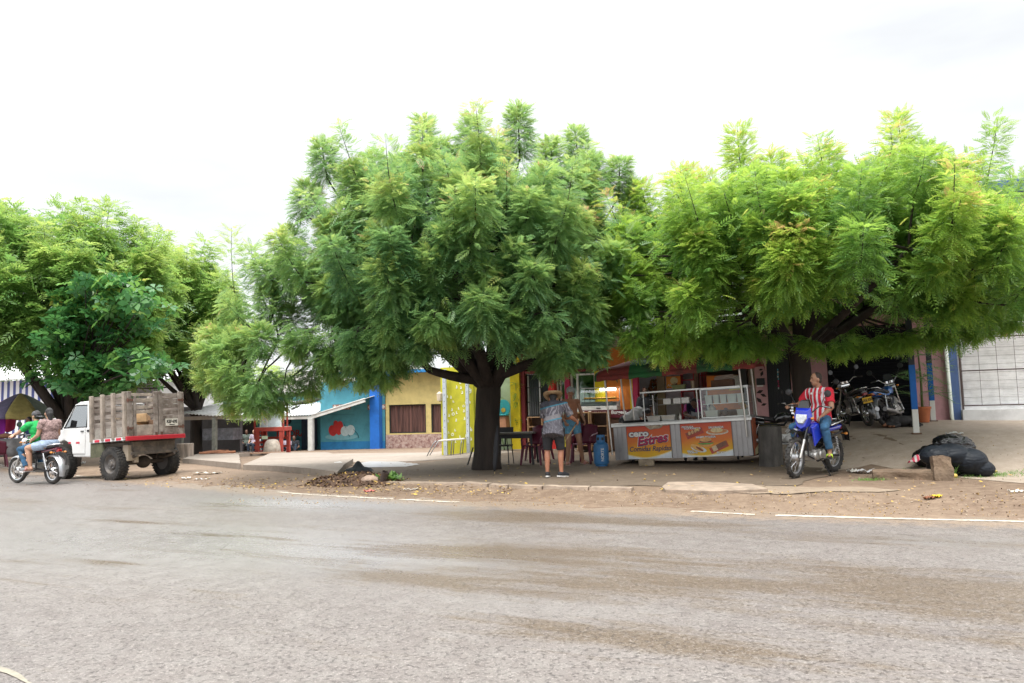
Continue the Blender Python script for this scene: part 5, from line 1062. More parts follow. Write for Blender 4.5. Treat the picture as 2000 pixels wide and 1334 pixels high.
    g = MB(); g.tube([(.05,.26,.58),(.09,.38,.50),(.12,.34,.34),(.13,.10,.25),(.14,-.2,.27)], .02, 8); g.tube([(.14,-.2,.27),(.17,-.34,.30 if not trail else .42),(.18,yr-.20,.36 if not trail else .62)], [.03,.045,.05], 12); g.build('exhaust', STEEL if not trail else DARKM, root, smooth='auto')
    # tank, side panels, seat
    def blob(prof, mat, nm, bev=0):
        g = MB(); rings = []
        for y, z, w, h in prof: rings.append([Vector((math.copysign(abs(math.cos(a))**.75, math.cos(a))*w, y, z+math.copysign(abs(math.sin(a))**.75, math.sin(a))*h)) for a in [6.2832*i/14 for i in range(14)]])
        g.loft(rings); return g.build(nm, mat, root, smooth='auto' if not bev else True)
    blob([(hx+.0,.80,.03,.04),(hx-.04,.82,.09,.09),(hx-.16,.83,.135,.115),(hx-.30,.80,.13,.10),(hx-.40,seatz-.03,.09,.06),(hx-.44,seatz-.05,.06,.04)], col, 'tank')
    if trail:
        for s_ in (-1,1): g = MB(); g.loft([[Vector((s_*.13,hx+.10,.86)),Vector((s_*.16,hx-.02,.92)),Vector((s_*.14,hx-.25,.70)),Vector((s_*.17,hx+.05,.52))],[Vector((s_*.17,hx+.10,.85)),Vector((s_*.19,hx-.02,.90)),Vector((s_*.17,hx-.25,.70)),Vector((s_*.20,hx+.05,.54))]]); g.build('tank_shroud', col, root, bevel=.01)
    blob([(-.02,.60,.05,.03),(-.10,.62,.125,.09),(-.30,.64,.13,.08),(-.48,.69,.08,.05)], frontcol or BLACKP, 'side_panel')
    blob([(hx-.36,seatz-.0,.06,.03),(hx-.42,seatz+.01,.10,.05),(-.15,seatz+.0,.13,.05),(-.40,seatz+.04,.13,.05),(yr-.02,seatz+.05,.10,.045),(yr-.10,seatz+.06,.06,.03)], sb, 'seat')
    blob([(-.35,seatz-.06,.11,.05),(yr-.06,seatz-.03,.10,.055),(yr-.20,seatz-.0,.055,.04)], col, 'tail_panel')
    g = MB(); g.loft([[Vector((x*.06,yr-.17,seatz-.03+z*.035)) for x, z in ((-1,-1),(1,-1),(.8,1),(-.8,1))],[Vector((x*.045,yr-.235,seatz-.03+z*.025)) for x, z in ((-1,-1),(1,-1),(.8,1),(-.8,1))]]); g.build('tail_light', tail, root, bevel=.006)
    g = MB(); g.tube([(-.13,-.35,seatz+.02),(-.13,yr-.1,seatz+.10),(-.05,yr-.2,seatz+.11),(.05,yr-.2,seatz+.11),(.13,yr-.1,seatz+.10),(.13,-.35,seatz+.02)], .011, 8); g.build('grab_rail', CHROME, root, smooth=True)
    if plate:
        g = MB(); g.box((0,yr-.26,.60), (.21,.008,.13), rot=(R(-12),0,0)); p_ = g.build('licence_plate', plate[0], root); text(plate[1], .075, 'lettering', BLACKP, p_, (0,yr-.268,.60), rot=(R(78),0,R(0)), bold=.002, sx=.85)
    g = MB(); 
    for s_ in (-1,1): g.tube([(s_*.12,.0,.30),(s_*.26,-.02,.30)], .012, 6); g.tube([(s_*.12,-.3,.34),(s_*.24,-.33,.36)], .011, 6)
    g.build('foot_pegs', RUBBER, root); g = MB(); stand and g.tube([(-.13,-.02,.28),(-.26,-.10,.01)], .011, 6) and g.box((-.27,-.10,.008), (.05,.04,.012)) and g.build('kickstand', DARKM, root)
    return root

RED_MC = pm('maroon bike paint', (.10,.015,.03), .25, coat=.8, var=.05); BLUE_MC = pm('blue bike paint', (.012,.03,.42), .22, coat=.8, var=.06); BLK_MC = pm('black bike paint', (.012,.012,.014), .22, coat=.8); BLUE2 = pm('sky blue bike paint', (.02,.13,.42), .25, coat=.8); GREY_MC = pm('silver bike plastic', (.32,.33,.35), .35, .5)

# ---- riders at the left on the road
H1 = Vector((-.89,.456)); rz1 = math.atan2(-H1.x, H1.y)
fc = G(37,944); mc = Vector((fc.x, fc.y, 0))-Vector((H1.x, H1.y, 0))*.62; mc.z = terrain(mc.x, mc.y)+.006
motorcycle('maroon and chrome motorcycle carrying three riders past the lorry', mc, rz1, RED_MC, rimc=CHROME, spokes=True, fend=pm('silver fender', (.45,.46,.48), .3, .7), steer=.08, stand=False)
GREEN = pm('bright green cotton', (.012,.33,.075), .85, var=.12, scale=5, bump=.15, bscale=25)
def cap_hat(root, j, h, f, s, u, HM):
    g = MB(); g.ell(h+u*.042-f*.005, (.085,.104,.085), HM); o = g.build('cap', pm('charcoal cap', (.07,.07,.075), .8), root, smooth=True); g = MB(); g.loft([[h-f*.07+s*x+u*(.005-.9*x*x) for x in (-.07,-.035,0,.035,.07)]+[h-f*.075+s*x+u*(.017-.9*x*x) for x in (.07,.035,0,-.035,-.07)],[h-f*.165+s*x+u*(-.02-.9*x*x) for x in (-.05,-.025,0,.025,.05)]+[h-f*.17+s*x+u*(-.01-.9*x*x) for x in (.05,.025,0,-.025,-.05)]]); g.build('visor', MATS['charcoal cap'], o)
person('motorcyclist in bright green shirt and blue jeans with a backward dark cap', mc, rz1, dict(pelvis=(0,-.10,.87), chest=(0,-.03,1.18), neck=(0,-.0,1.36), head=(0,.045,1.50), shL=(-.185,-.0,1.31), elL=(-.30,.20,1.13), wrL=(-.345,.30,1.09), shR=(.185,-.0,1.31), elR=(.30,.20,1.13), wrR=(.345,.30,1.09) , hipL=(-.10,-.10,.84), knL=(-.19,.29,.77), anL=(-.17,.06,.36), toeL=(-.19,.22,.32), pnL=(0,-.3,-1), pnR=(0,-.3,-1), hdL=(-.2,-.2,0) , hdR=(.2,-.2,0)), skin=SKIN2, shirt=GREEN, bottom=DENIM, leg=1.92, shoes=(pm('grey sneaker', (.22,.23,.25), .7), pm('white sole', (.65,.65,.65), .6)), face=(-.15,1,.0), sleeve=.62, g=1.04, extra=cap_hat)
PATT = pm('mauve patterned blouse', (.20,.12,.115), .85, var=.5, scale=38, two=(.42,.29,.27), bump=.2, bscale=40)
person('pillion woman in mauve blouse and pale denim shorts with long black hair', mc, rz1, dict(pelvis=(0,-.47,.90), chest=(0,-.47,1.22), neck=(0,-.46,1.40), head=(0,-.42,1.55), shL=(-.18,-.47,1.35), elL=(-.23,-.42,1.08), wrL=(-.22,-.20,.98), hipL=(-.11,-.46,.87), knL=(-.25,-.09,.80), anL=(-.22,-.16,.39), toeL=(-.23,-.01,.35), hdL=(.1,.9,-.3)), skin=SKIN2, shirt=PATT, bottom=pm('pale denim', (.30,.38,.50), .85, var=.2, scale=20), leg=.62, face=(.25,1,.05), sleeve=.5, g=1.08, gb=1.18, hairlen=.16, hem=.02, sandal=(pm('brown sandal', (.20,.10,.07), .7), pm('pink strap', (.45,.2,.18), .6)))
person('small child in dark green squeezed between the motorcyclist and the woman', mc, rz1, dict(pelvis=(.02,-.29,.90), chest=(.02,-.285,1.08), neck=(.03,-.28,1.21), head=(.05,-.26,1.35), shL=(-.10,-.28,1.18), elL=(-.16,-.20,1.0), wrL=(-.16,-.10,.95), shR=(.14,-.28,1.18), elR=(.2,-.2,1.0), wrR=(.19,-.1,.95), hipL=(-.06,-.29,.88), knL=(-.19,-.10,.80), anL=(-.21,-.12,.56), toeL=(-.22,-.02,.54)), skin=SKIN2, shirt=pm('dark green tee', (.02,.12,.06), .85), bottom=pm('grey child shorts', (.2,.2,.2), .85), g=.62, gb=.62, headk=.92, face=(-.35,1,0), leg=.7, hem=.02)

# ---- man on the blue trail bike
fr = G(1549,935); H2 = Vector((-.77,-.638)); rz2 = math.atan2(-H2.x, H2.y); mb_ = Vector((fr.x, fr.y, 0))-Vector((H2.x, H2.y, 0))*.67; mb_.z = terrain(mb_.x, mb_.y)+.012
motorcycle('royal blue trail motorcycle with the man in the striped jersey astride', mb_, rz2, BLUE_MC, lean=R(-4), trail=True, rimc=STEEL, steer=R(7), frontcol=BLK_MC, engine=ALU, fend=BLK_MC)
m, t, b, L = new_mat('red white striped jersey'); c0 = N(t, 'ShaderNodeTexCoord').outputs['Object']; sp_ = N(t, 'ShaderNodeSeparateXYZ'); L(c0, sp_.inputs[0])
ax = math2(t, 'ABSOLUTE', sp_.outputs['X'], 0); fr_ = math2(t, 'FRACT', math2(t, 'MULTIPLY', math2(t, 'ADD', sp_.outputs['X'], 5.0), 11.5), 0)
w = math2(t, 'MULTIPLY', math2(t, 'GREATER_THAN', fr_, .58), math2(t, 'LESS_THAN', ax, .185)); sl_e = math2(t, 'MULTIPLY', math2(t, 'GREATER_THAN', ax, .176), math2(t, 'LESS_THAN', ax, .192))
w = math2(t, 'MAXIMUM', w, math2(t, 'MULTIPLY', sl_e, math2(t, 'GREATER_THAN', sp_.outputs['Z'], 1.28))); L(mixc(t, w, (.50,.012,.03), (.62,.62,.64)), b.inputs['Base Color']); b.inputs['Roughness'].default_value = .8
JERSEY = m
def sandals_(root, j, h, f, s, u, HM):                     # small white emblem triangle on the chest and a round badge
    g = MB(); c = j['chest']+V3(.075,.142,.10); g.add([c+V3(-.028,0,-.018), c+V3(.028,0,-.018), c+V3(.012,-.004,.022), c+V3(-.028,.008,-.018), c+V3(.028,.008,-.018), c+V3(.012,.004,.022)], [(0,1,2),(5,4,3),(0,3,4,1),(1,4,5,2),(2,5,3,0)]); g.build('emblem', pm('white print', (.7,.68,.66), .7), root)
    g = MB(); c = j['chest']+V3(-.085,.148,.11); g.lathe([(0,-.004),(.028,-.004),(.028,.004),(0,.004)], tuple(c), 12, 'y'); g.build('badge', pm('dull red badge', (.40,.10,.09), .7), root)
person('man in red and white striped jersey sitting on the blue motorcycle looking sideways', mb_, rz2, dict(pelvis=(-.02,-.30,.99), chest=(-.05,-.29,1.32), neck=(-.05,-.27,1.51), head=(-.03,-.22,1.665), shL=(-.24,-.25,1.45), elL=(-.33,-.14,1.17), wrL=(-.24,.02,1.03), shR=(.16,-.29,1.45), elR=(.36,-.27,1.22), wrR=(.37,-.02,1.225), hdR=(0,1,-.1), hdL=(.5,.6,-.5), pnL=(0,.1,-1), pnR=(0,-.1,-1), hipL=(-.12,-.28,.96), knL=(-.30,.08,.83), anL=(-.29,-.06,.40), toeL=(-.35,.08,.34), hipR=(.10,-.28,.96), knR=(.27,.12,.83), anR=(.27,-.02,.40), toeR=(.30,.13,.34)), skin=SKIN, shirt=JERSEY, bottom=DENIM, leg=1.86, g=1.12, gb=1.10, face=(.55,.83,0), sleeve=.72, hem=.06, sandal=(pm('black slide sole', (.02,.02,.02), .7), pm('lime strap', (.45,.62,.05), .6)), extra=sandals_, hair=pm('short dark hair', (.03,.02,.016), .7), vox=.008)

# ---- man in the straw hat, bent forward, and the woman in a hair net
hm_ = G(1084,933); hm_.z += .012; az = R(-14)
m, t, b, L = new_mat('grey patterned shirt'); c0 = N(t, 'ShaderNodeTexCoord').outputs['Object']; sp_ = N(t, 'ShaderNodeSeparateXYZ'); L(c0, sp_.inputs[0]); zz = sp_.outputs['Z']
vo = N(t, 'ShaderNodeTexVoronoi'); vo.inputs['Scale'].default_value = 16; vo.feature = 'DISTANCE_TO_EDGE'; L(c0, vo.inputs['Vector']); wv = N(t, 'ShaderNodeTexWave', i_Scale=5.0, i_Distortion=14.0); L(c0, wv.inputs['Vector'])
tilt = math2(t, 'ADD', zz, math2(t, 'MULTIPLY', sp_.outputs['X'], -.22))
top_ = mixc(t, rng(t, wv.outputs['Fac'], .78, .86), (.075,.07,.085), (.19,.18,.20)); low = mixc(t, rng(t, wv.outputs['Fac'], .92, .97), (.07,.066,.08), (.13,.125,.145))
col = mixc(t, math2(t, 'GREATER_THAN', tilt, 1.06), low, (.15,.14,.15)); col = mixc(t, math2(t, 'GREATER_THAN', tilt, 1.15), col, top_); col = mixc(t, math2(t, 'GREATER_THAN', tilt, 1.335), col, (.03,.03,.04))
for z_ in (1.06, 1.325): col = mixc(t, math2(t, 'LESS_THAN', math2(t, 'ABSOLUTE', math2(t, 'SUBTRACT', tilt, z_), 0), .012), col, (.035,.14,.20))
L(col, b.inputs['Base Color']); b.inputs['Roughness'].default_value = .85; GREYSH = m
STRAW = pm('straw hat', (.33,.22,.12), .85, var=.3, scale=30, bump=.6, bscale=90)
def straw(root, j, h, f, s, u, HM):
    g = MB(); rings = []
    for r, z in ((.01,.135),(.06,.135),(.083,.115),(.095,.045),(.15,.030),(.205,.055),(.20,.063),(.15,.040),(.105,.055)):
        rings.append([h+HM @ Vector((r*math.cos(a)*(1 if r < .12 else .92), r*math.sin(a)*(1.12), z+(.05*abs(math.cos(a))**2 if r > .12 else 0))) for a in [6.2832*i/24 for i in range(24)]])
    g.loft(rings, cap=True); g.build('straw_hat', STRAW, root, smooth=True)
person('man in straw hat, grey patterned shirt and black shorts bending forward, seen from behind', hm_, az, dict(pelvis=(0,-.04,.93), chest=(-.015,.10,1.22), neck=(-.02,.22,1.38), head=(-.05,.31,1.46), shL=(-.20,.16,1.33), elL=(-.24,.26,1.07), wrL=(-.08,.46,.98), shR=(.19,.16,1.33), elR=(.30,.24,1.10), wrR=(.36,.46,1.02), hdR=(.3,.9,-.2), hipL=(-.10,-.03,.90), knL=(-.13,.0,.50), anL=(-.13,-.05,.09), toeL=(-.15,.12,.035), hipR=(.10,-.03,.90), knR=(.13,.01,.50), anR=(.13,-.03,.09), toeR=(.22,.12,.035)), skin=pm('sun reddened skin', (.36,.155,.09), .5), shirt=GREYSH, bottom=pm('black sport shorts', (.018,.018,.022), .7), leg=.98, legloose=1.22, shoes=(pm('black canvas shoe', (.02,.02,.024), .8), pm('white rubber sole', (.6,.58,.55), .6)), face=(-.2,.85,-.45), sleeve=.85, loose=1.6, hem=.20, g=1.06, extra=lambda *a: (straw(*a), MB().beam((.183,-.02,.87), (.195,-.0,.56), .03, .05).build('yellow_stripe', pm('yellow trim', (.6,.5,.02), .7), a[0])))
# wooden stick held by the man
g = MB(); a_ = Euler((0,0,az)).to_matrix(); g.tube([hm_+a_ @ Vector((.40,.56,1.06)), hm_+a_ @ Vector((.20,.42,.72)), hm_+a_ @ Vector((.12,.36,.60))], .014, 7); tag(g.build('wooden_stick', pm('worn stick', (.28,.19,.11), .8), None, smooth=True), 'short wooden stick held in front of the man in the straw hat', 'stick')
wm = G(1119,909); wm.z += .01
def hairnet(root, j, h, f, s, u, HM):
    g = MB(); g.ell(h+u*.045-f*.012, (.092,.108,.098), HM); g.build('hair_net', pm('white hair net', (.34,.37,.37), .9, var=.5, scale=60, bump=.4, bscale=150), root, smooth=True)
person('woman with white hair net and blue denim shorts standing behind the bent man', wm, R(200), dict(pelvis=(0,0,.95), chest=(.02,.01,1.27), neck=(.02,.02,1.46), head=(.03,.06,1.615), shL=(-.165,.0,1.41), elL=(-.25,.02,1.13), wrL=(-.24,.17,.98), hipL=(-.10,0,.93), knL=(-.16,.06,.50), anL=(-.28,-.06,.09), toeL=(-.33,.09,.04), hipR=(.10,0,.93), knR=(.10,.03,.50), anR=(.12,-.02,.09), toeR=(.17,.13,.04)), skin=SKIN, shirt=pm('tan camisole', (.33,.15,.085), .8), bottom=pm('blue denim shorts', (.10,.25,.36), .85, var=.25, scale=25), leg=.55, face=(.35,.9,-.1), sleeve=.08, hem=.0, g=.95, gb=1.06, sandal=(pm('pale sandal', (.4,.3,.25), .7), MATS['pink strap']), extra=hairnet)

# ---- people at the cart and in the background
CO = G(1203,907); CA = R(24); CE = Vector((math.cos(CA), -math.sin(CA), 0)); CN = Vector((math.sin(CA), math.cos(CA), 0))
def at_cart(u, v): p = CO+CE*u+CN*v; p.z = terrain(p.x, p.y)+.008; return p
person('cook in white shirt bending over the left end of the food cart', at_cart(-.02,1.25), R(-125), dict(pelvis=(0,-.10,.93), chest=(0,.18,1.10), neck=(0,.36,1.13), head=(0,.48,1.09), shL=(-.19,.28,1.12), elL=(-.26,.34,.92), wrL=(-.14,.50,.93), hipL=(-.09,-.08,.90)), skin=SKIN3, shirt=pm('off white shirt', (.55,.55,.54), .85), bottom=pm('dark trousers', (.03,.03,.035), .85), leg=1.9, face=(0,.45,-.9), sleeve=1.0, loose=1.4, hem=.05, shoes=(BLACKP, BLACKP))
person('cook in pink and dark top preparing food inside the food cart', at_cart(1.62,1.3), R(165), dict(pelvis=(0,-.06,.95), chest=(.02,.10,1.20), neck=(.03,.24,1.32), head=(.06,.34,1.30), shL=(-.19,.16,1.28), elL=(-.32,.30,1.08), wrL=(-.14,.52,1.0), shR=(.20,.16,1.28), elR=(.27,.30,1.06), wrR=(.12,.52,1.0)), skin=SKIN3, shirt=stripes('pink and navy top', ((.42,.06,.24),(.02,.02,.05)), 'X', 2.3, .55, offs=.45), bottom=MATS['dark trousers'], leg=1.9, face=(.1,.6,-.75), sleeve=.8, g=1.08, gb=1.1, shoes=(BLACKP, BLACKP), extra=lambda r, j, h, f, s, u, HM: MB().loft([[Vector((x*(1+.12*t),.13+.10*(1-t)+.03,.80+.34*t)) for x in (-.13,0,.13)]+[Vector((x*(1+.12*t),.15+.10*(1-t)+.03,.80+.34*t)) for x in (.13,0,-.13)] for t in (0,.5,1)]).build('apron', pm('pale grey apron', (.45,.45,.47), .8), r))
person('shopkeeper in dark shirt standing in front of the lavender wall', F0+FE*(onp(1264,820)[0])-FN*.25+V3(0,0,.03), R(-150), dict(), skin=SKIN3, shirt=pm('black tee', (.02,.022,.03), .8), bottom=pm('dark jeans', (.02,.035,.06), .85), leg=1.9, face=(.6,.7,0), sleeve=.8, shoes=(BLACKP, BLACKP), g=1.05)
p = P(482,880,42.0); p.z = H0.z-.02
sit = dict(pelvis=(0,0,.48), chest=(0,.0,.80), neck=(0,.02,.98), head=(0,.06,1.13), shL=(-.19,.0,.94), elL=(-.26,.06,.66), wrL=(-.17,.28,.58), hipL=(-.10,0,.46), knL=(-.14,.42,.47), anL=(-.14,.40,.08), toeL=(-.15,.55,.03))
def chair_simple(label, loc, rz, mat, group=None):        # stackable plastic arm chair
    r = empty('plastic_chair', loc, rz, label, 'chair', group); g = MB()
    g.grid(lambda u, v: (-.21+.42*u, -.22+.43*v, .43-.025*math.sin(u*3.14)*(.6+.4*v)+.012*v), 8, 6); g.build('seat', mat, r, smooth=True, solid=.012)
    g = MB(); g.grid(lambda u, v: ((-.205+.41*u)*(1-.10*v*v), -.22-.03-.11*v-.025*math.sin(u*3.14)*-1, .44+.40*v+.05*math.sin(u*3.14)*v), 8, 6); g.build('backrest', mat, r, smooth=True, solid=.012)
    for s_ in (-1,1):
        for y0, y1 in ((.19,.24),(-.21,-.30)): g = MB(); g.loft([[Vector((s_*.20+a, y0+b_, .43)) for a, b_ in ((-.03,-.03),(.03,-.03),(.03,.03),(-.03,.03))],[Vector((s_*.25+a, y1+b_, .0)) for a, b_ in ((-.02,-.02),(.02,-.02),(.02,.02),(-.02,.02))]]); g.build('leg', mat, r, bevel=.006)
        g = MB(); g.tube([(s_*.20,-.30,.68),(s_*.25,-.12,.66),(s_*.255,.10,.64),(s_*.24,.19,.58),(s_*.225,.20,.43)], [.02,.026,.026,.024,.022], 8, flat=.55); g.build('armrest', mat, r, smooth=True)
    return r
WCH = pm('white plastic', (.6,.6,.6), .5)
person('seated man in grey shirt in the dark doorway of the blue house', p, R(190), sit, skin=SKIN3, shirt=pm('grey green tee', (.12,.15,.13), .85), bottom=MATS['dark trousers'], leg=1.9, vox=.012, group=None); chair_simple('white plastic chair under the seated man at the blue house', p, R(190), WCH)
p = P(497,881,41.6); p.z = H0.z-.02
person('seated person in pale mauve top beside the red kiosk at the blue house', p, R(170), sit, skin=SKIN2, shirt=pm('pale mauve tee', (.42,.36,.44), .85), bottom=MATS['dark jeans'], leg=1.9, vox=.012); chair_simple('white plastic chair under the person in mauve', p, R(170), WCH)
for px, lb, sm in ((562,'person in pale shirt sitting low on the porch floor near the blue door', 'pale mauve tee'),(575,'dark haired person in black sitting on the porch floor nearest the blue door','black tee')):
    p = P(px,880,41.3); p.z = H0.z-.02; fl = {k: (v[0], v[1], v[2]-.38) for k, v in sit.items()}; fl.update(knL=(-.16,.30,.38), anL=(-.16,.42,.08), toeL=(-.17,.56,.03))
    person(lb, p, R(180), fl, skin=SKIN3, shirt=MATS[sm], bottom=MATS['dark jeans'], leg=1.9, vox=.012)
p = P(56,878,27.0); p.z = terrain(p.x, p.y)
person('street vendor in navy shirt under the parasol at the left edge', p, R(160), dict(), skin=SKIN3, shirt=pm('navy tee', (.012,.03,.10), .85), bottom=MATS['dark trousers'], leg=1.9, face=(.3,.9,-.2), vox=.011, shoes=(BLACKP, BLACKP))
# ================================================================ stake bed lorry
H3 = Vector((-.875,.485)); rz3 = math.atan2(-H3.x, H3.y)
pr_ = G(231,936); pr2 = G(317,930)
# local frame: +y towards the cab, +x right side; rear axle at the origin
mid_ = (pr_+pr2)/2; LB = Vector((mid_.x, mid_.y, 0)); LB.z = terrain(LB.x, LB.y)+.006; TW = 1.34
T = empty('lorry', LB, rz3, 'old white pickup lorry with a weathered wooden stake bed loaded with timber', 'lorry')
WOOD = pm('weathered stake wood', (.17,.125,.098), .9, var=.4, scale=5, bump=.7, bscale=30, stretch=(1,.25,1), two=(.32,.28,.245), dirt=(.09,.07,.058), dscale=4, damt=.5)
WOOD2 = pm('pale stake wood', (.30,.25,.205), .9, var=.3, scale=6, bump=.7, bscale=30, dirt=(.12,.09,.07), dscale=4, damt=.5)
REDP = pm('red bumper paint', (.42,.018,.03), .4, coat=.4, dirt=(.2,.02,.03), damt=.3); MUDM = pm('muddy chassis', (.075,.06,.048), .85, var=.4, dirt=(.22,.17,.12), dscale=4, damt=.7)
def wheel4(x, y, r, w, sgn):
    g = MB(); n = 30; prof = [(r*.60,-w*.46),(r*.80,-w*.52),(r*.95,-w*.46),(r,-w*.36),(r,w*.36),(r*.95,w*.46),(r*.80,w*.52),(r*.60,w*.46)]
    g.lathe(prof, (x,y,r), 36, 'x', cap=False)
    for i in range(34):
        a = 6.2832*i/34
        for k, o in ((-.28,0),(.0,.5),(.28,0)): aa = a+o*6.2832/34; g.box((x+k*w, y+math.cos(aa)*(r+.004), r+math.sin(aa)*(r+.004)), (w*.24,.045,.022), rot=(aa-math.pi/2,0,0))
        for s_ in (-1,1): g.box((x+s_*w*.47, y+math.cos(a)*r*.95, r+math.sin(a)*r*.95), (.02,.035,.05), rot=(a-math.pi/2,0,0))
    t = g.build('wheel', RUBBER, T, smooth='auto'); g = MB()
    g.lathe([(r*.62,-w*.40*sgn),(r*.60,w*.42*sgn),(r*.55,w*.40*sgn),(r*.50,w*.18*sgn),(r*.33,w*.10*sgn),(r*.30,w*.26*sgn),(r*.16,w*.30*sgn),(r*.14,w*.42*sgn),(0,w*.44*sgn)], (x,y,r), 28, 'x'); g.build('rim', pm('dusty steel rim', (.15,.14,.135), .6, .5, dirt=(.26,.21,.16), dscale=5, damt=.6), t, smooth='auto')
    g = MB(); 
    for i in range(6): a = 6.2832*i/6; g.lathe([(0,w*.24*sgn),(.014,w*.24*sgn),(.014,w*.33*sgn),(0,w*.33*sgn)], (x, y+math.cos(a)*r*.23, r+math.sin(a)*r*.23), 6, 'x')
    g.build('lug_nuts', STEEL, t)
R_ = .375
for s_ in (-1,1): wheel4(s_*TW/2, 0, R_, .24, s_); wheel4(s_*.66, 1.93, R_*.97, .2, s_)
g = MB(); g.tube([(-.62,0,R_),(.62,0,R_)], .05, 10); g.ell((.05,-.02,R_), (.16,.17,.15)); g.tube([(0,.05,R_+.02),(0,1.4,.52)], .035, 8); ax_ = g.build('axle', MUDM, T, smooth='auto')
g = MB()
for s_ in (-1,1): g.beam((s_*.40,-.42,.66), (s_*.40,2.9,.60), .09, .13); g.tube([(s_*.5,-.55,.56),(s_*.5,-.2,.47),(s_*.5,.2,.46),(s_*.5,.6,.56)], .03, 6, flat=1.4); g.tube([(s_*.44,.05,.42),(s_*.36,-.15,.75)], .022, 7)
g.beam((-.52,-.45,.66), (.52,-.45,.66), .10, .16); g.box((0,-.44,.77), (1.1,.10,.20)); g.beam((-.6,-.50,.60), (.6,-.50,.60), .05, .06); g.build('chassis', MUDM, T, bevel=.008)
g = MB(); g.box((-.55,-.33,.62), (.16,.2,.36)); g.box((-.42,-.40,.50), (.10,.10,.22)); g.build('mud_bracket', pm('dusty cream steel', (.34,.28,.21), .8, dirt=(.15,.11,.08)), T, bevel=.01)
# bed, nose slightly down
BW, BL0, BL1, BZ, BH = 1.48, -.52, .76, .93, 1.04; BM = Matrix.Translation((0,0,BZ)) @ Matrix.Rotation(R(-3.2), 4, 'X')
def bb(): g = MB(); g.x = BM; return g
g = bb(); g.box((0,(BL0+BL1)/2,.03), (BW,BL1-BL0,.06)); 
for k in range(3): g.box((0,BL0+.2+k*.42,-.04), (BW-.1,.07,.08))
bd = g.build('bed', WOOD, T, bevel=.006)
g = bb(); g.box((0,BL0-.035,-.01), (BW+.06,.06,.10)); g.build('red_bumper', REDP, T, bevel=.01)
for s_ in (-1,1):
    g = bb(); g.box((s_*(BW/2+.012),(BL0+BL1)/2,-.005), (.02,BL1-BL0,.075)); st_ = g.build('side_rail', WHITEP, T); g = bb()
    for k in range(3): g.box((s_*(BW/2+.025),BL0+.24+k*.40,-.005), (.006,.18,.055))
    g.build('reflector_strip', pm('red reflector', (.55,.02,.05), .3), st_)
    ys_ = [BL0+.03, BL0+.43, BL0+.83, BL1-.03]
    for k, y in enumerate(ys_): g = bb(); g.box((s_*(BW/2+.015),y,BH/2), (.07,.085,BH+.03)); g.build('stake', WOOD2 if s_ < 0 else WOOD, T, bevel=.008)
    g = bb()
    for k, z in enumerate((.98,.84,.69,.53,.37)): g.beam((s_*(BW/2-.035),BL0,z+random.uniform(-.01,.01)), (s_*(BW/2-.035),BL1,z+random.uniform(-.015,.015)), .03, .095)
    g.box((s_*(BW/2-.035),(BL0+BL1)/2,.18), (.03,BL1-BL0,.27)); g.build('side_slats', WOOD, T, bevel=.004)
    for a, b_ in zip(ys_, ys_[1:]): g = bb(); g.box((s_*(BW/2-.016),(a+b_)/2,.16), (.012,b_-a-.16,.20)); g.build('tread_plate', pm('tread plate', (.36,.33,.29), .6, .4, var=.4, scale=60, bump=.8, bscale=110), T)
# front board and two rear gate leaves
g = bb()
for z in (.12,.30,.45,.62,.78,.95): g.box((0,BL1-.03,z), (BW-.12,.03,.11))
for x in (-.68,-.23,.23,.68): g.box((x,BL1-.06,.5), (.08,.03,1.0))
g.build('head_board', WOOD, T, bevel=.004)
for s_, x0, x1 in ((-1,-BW/2+.02,.055),(1,.075,BW/2-.02)):
    g = bb()
    for x in (x0+.05, x1-.055): g.box((x,BL0-.02,BH/2+.005), (.10,.05,BH+.03))
    if s_ < 0: g.box((x0+.19,BL0-.018,BH/2-.02), (.07,.035,BH-.1))
    gl_ = g.build('gate_frame', WOOD, T, bevel=.008); g = bb()
    if s_ < 0:
        for z, h in ((.99,.065),(.86,.085),(.70,.05),(.59,.07)): g.beam((x0+.1,BL0+.015,z), (x1-.1,BL0+.015,z), .025, h)
        g.box(((x0+x1)/2,BL0+.015,.15), (x1-x0-.1,.03,.28))
    else:
        for za, zb, h in ((.99,.99,.07),(.88,.93,.05),(.80,.84,.11),(.70,.73,.09),(.56,.57,.10),(.45,.45,.09)): g.beam((x0+.1,BL0+.015,za), (x1-.1,BL0+.015,zb), .025, h)
        g.box(((x0+x1)/2,BL0+.015,.20), (x1-x0-.1,.03,.38))
    g.build('gate_slats', WOOD if s_ > 0 else WOOD2, gl_, bevel=.004)
    for z in (.22,.86): g = bb(); g.box((x0+.05 if s_ < 0 else x1-.05,BL0-.05,z), (.16,.012,.045)); g.tube([((x0 if s_ < 0 else x1),BL0-.05,z-.05),((x0 if s_ < 0 else x1),BL0-.05,z+.05)], .016, 7); g.build('hinge', pm('rusty iron', (.10,.045,.03), .8, var=.4), gl_)
    g = bb(); g.box((x1-.06 if s_ < 0 else x0+.06,BL0-.05,.06), (.06,.014,.10)); g.build('latch', MATS['rusty iron'], gl_)
pl = bb(); pl.box((.44,BL0-.012,.33), (.34,.012,.17)); pl = pl.build('licence_plate', pm('pale licence plate', (.60,.57,.50), .5, dirt=(.3,.25,.2), dscale=8, damt=.5), T)
lt = text('KEF·695', .105, 'lettering', BLACKP, pl, (0,0,0), bold=.003, sx=.82); lt.matrix_local = BM @ Matrix.Translation((.44,BL0-.0195,.345)) @ Matrix.Rotation(R(90),4,'X') @ Matrix.Diagonal((.82,1,1,1))
g = bb(); g.box((.44,BL0-.019,.272), (.14,.003,.018)); g.build('plate_line', BLACKP, pl)
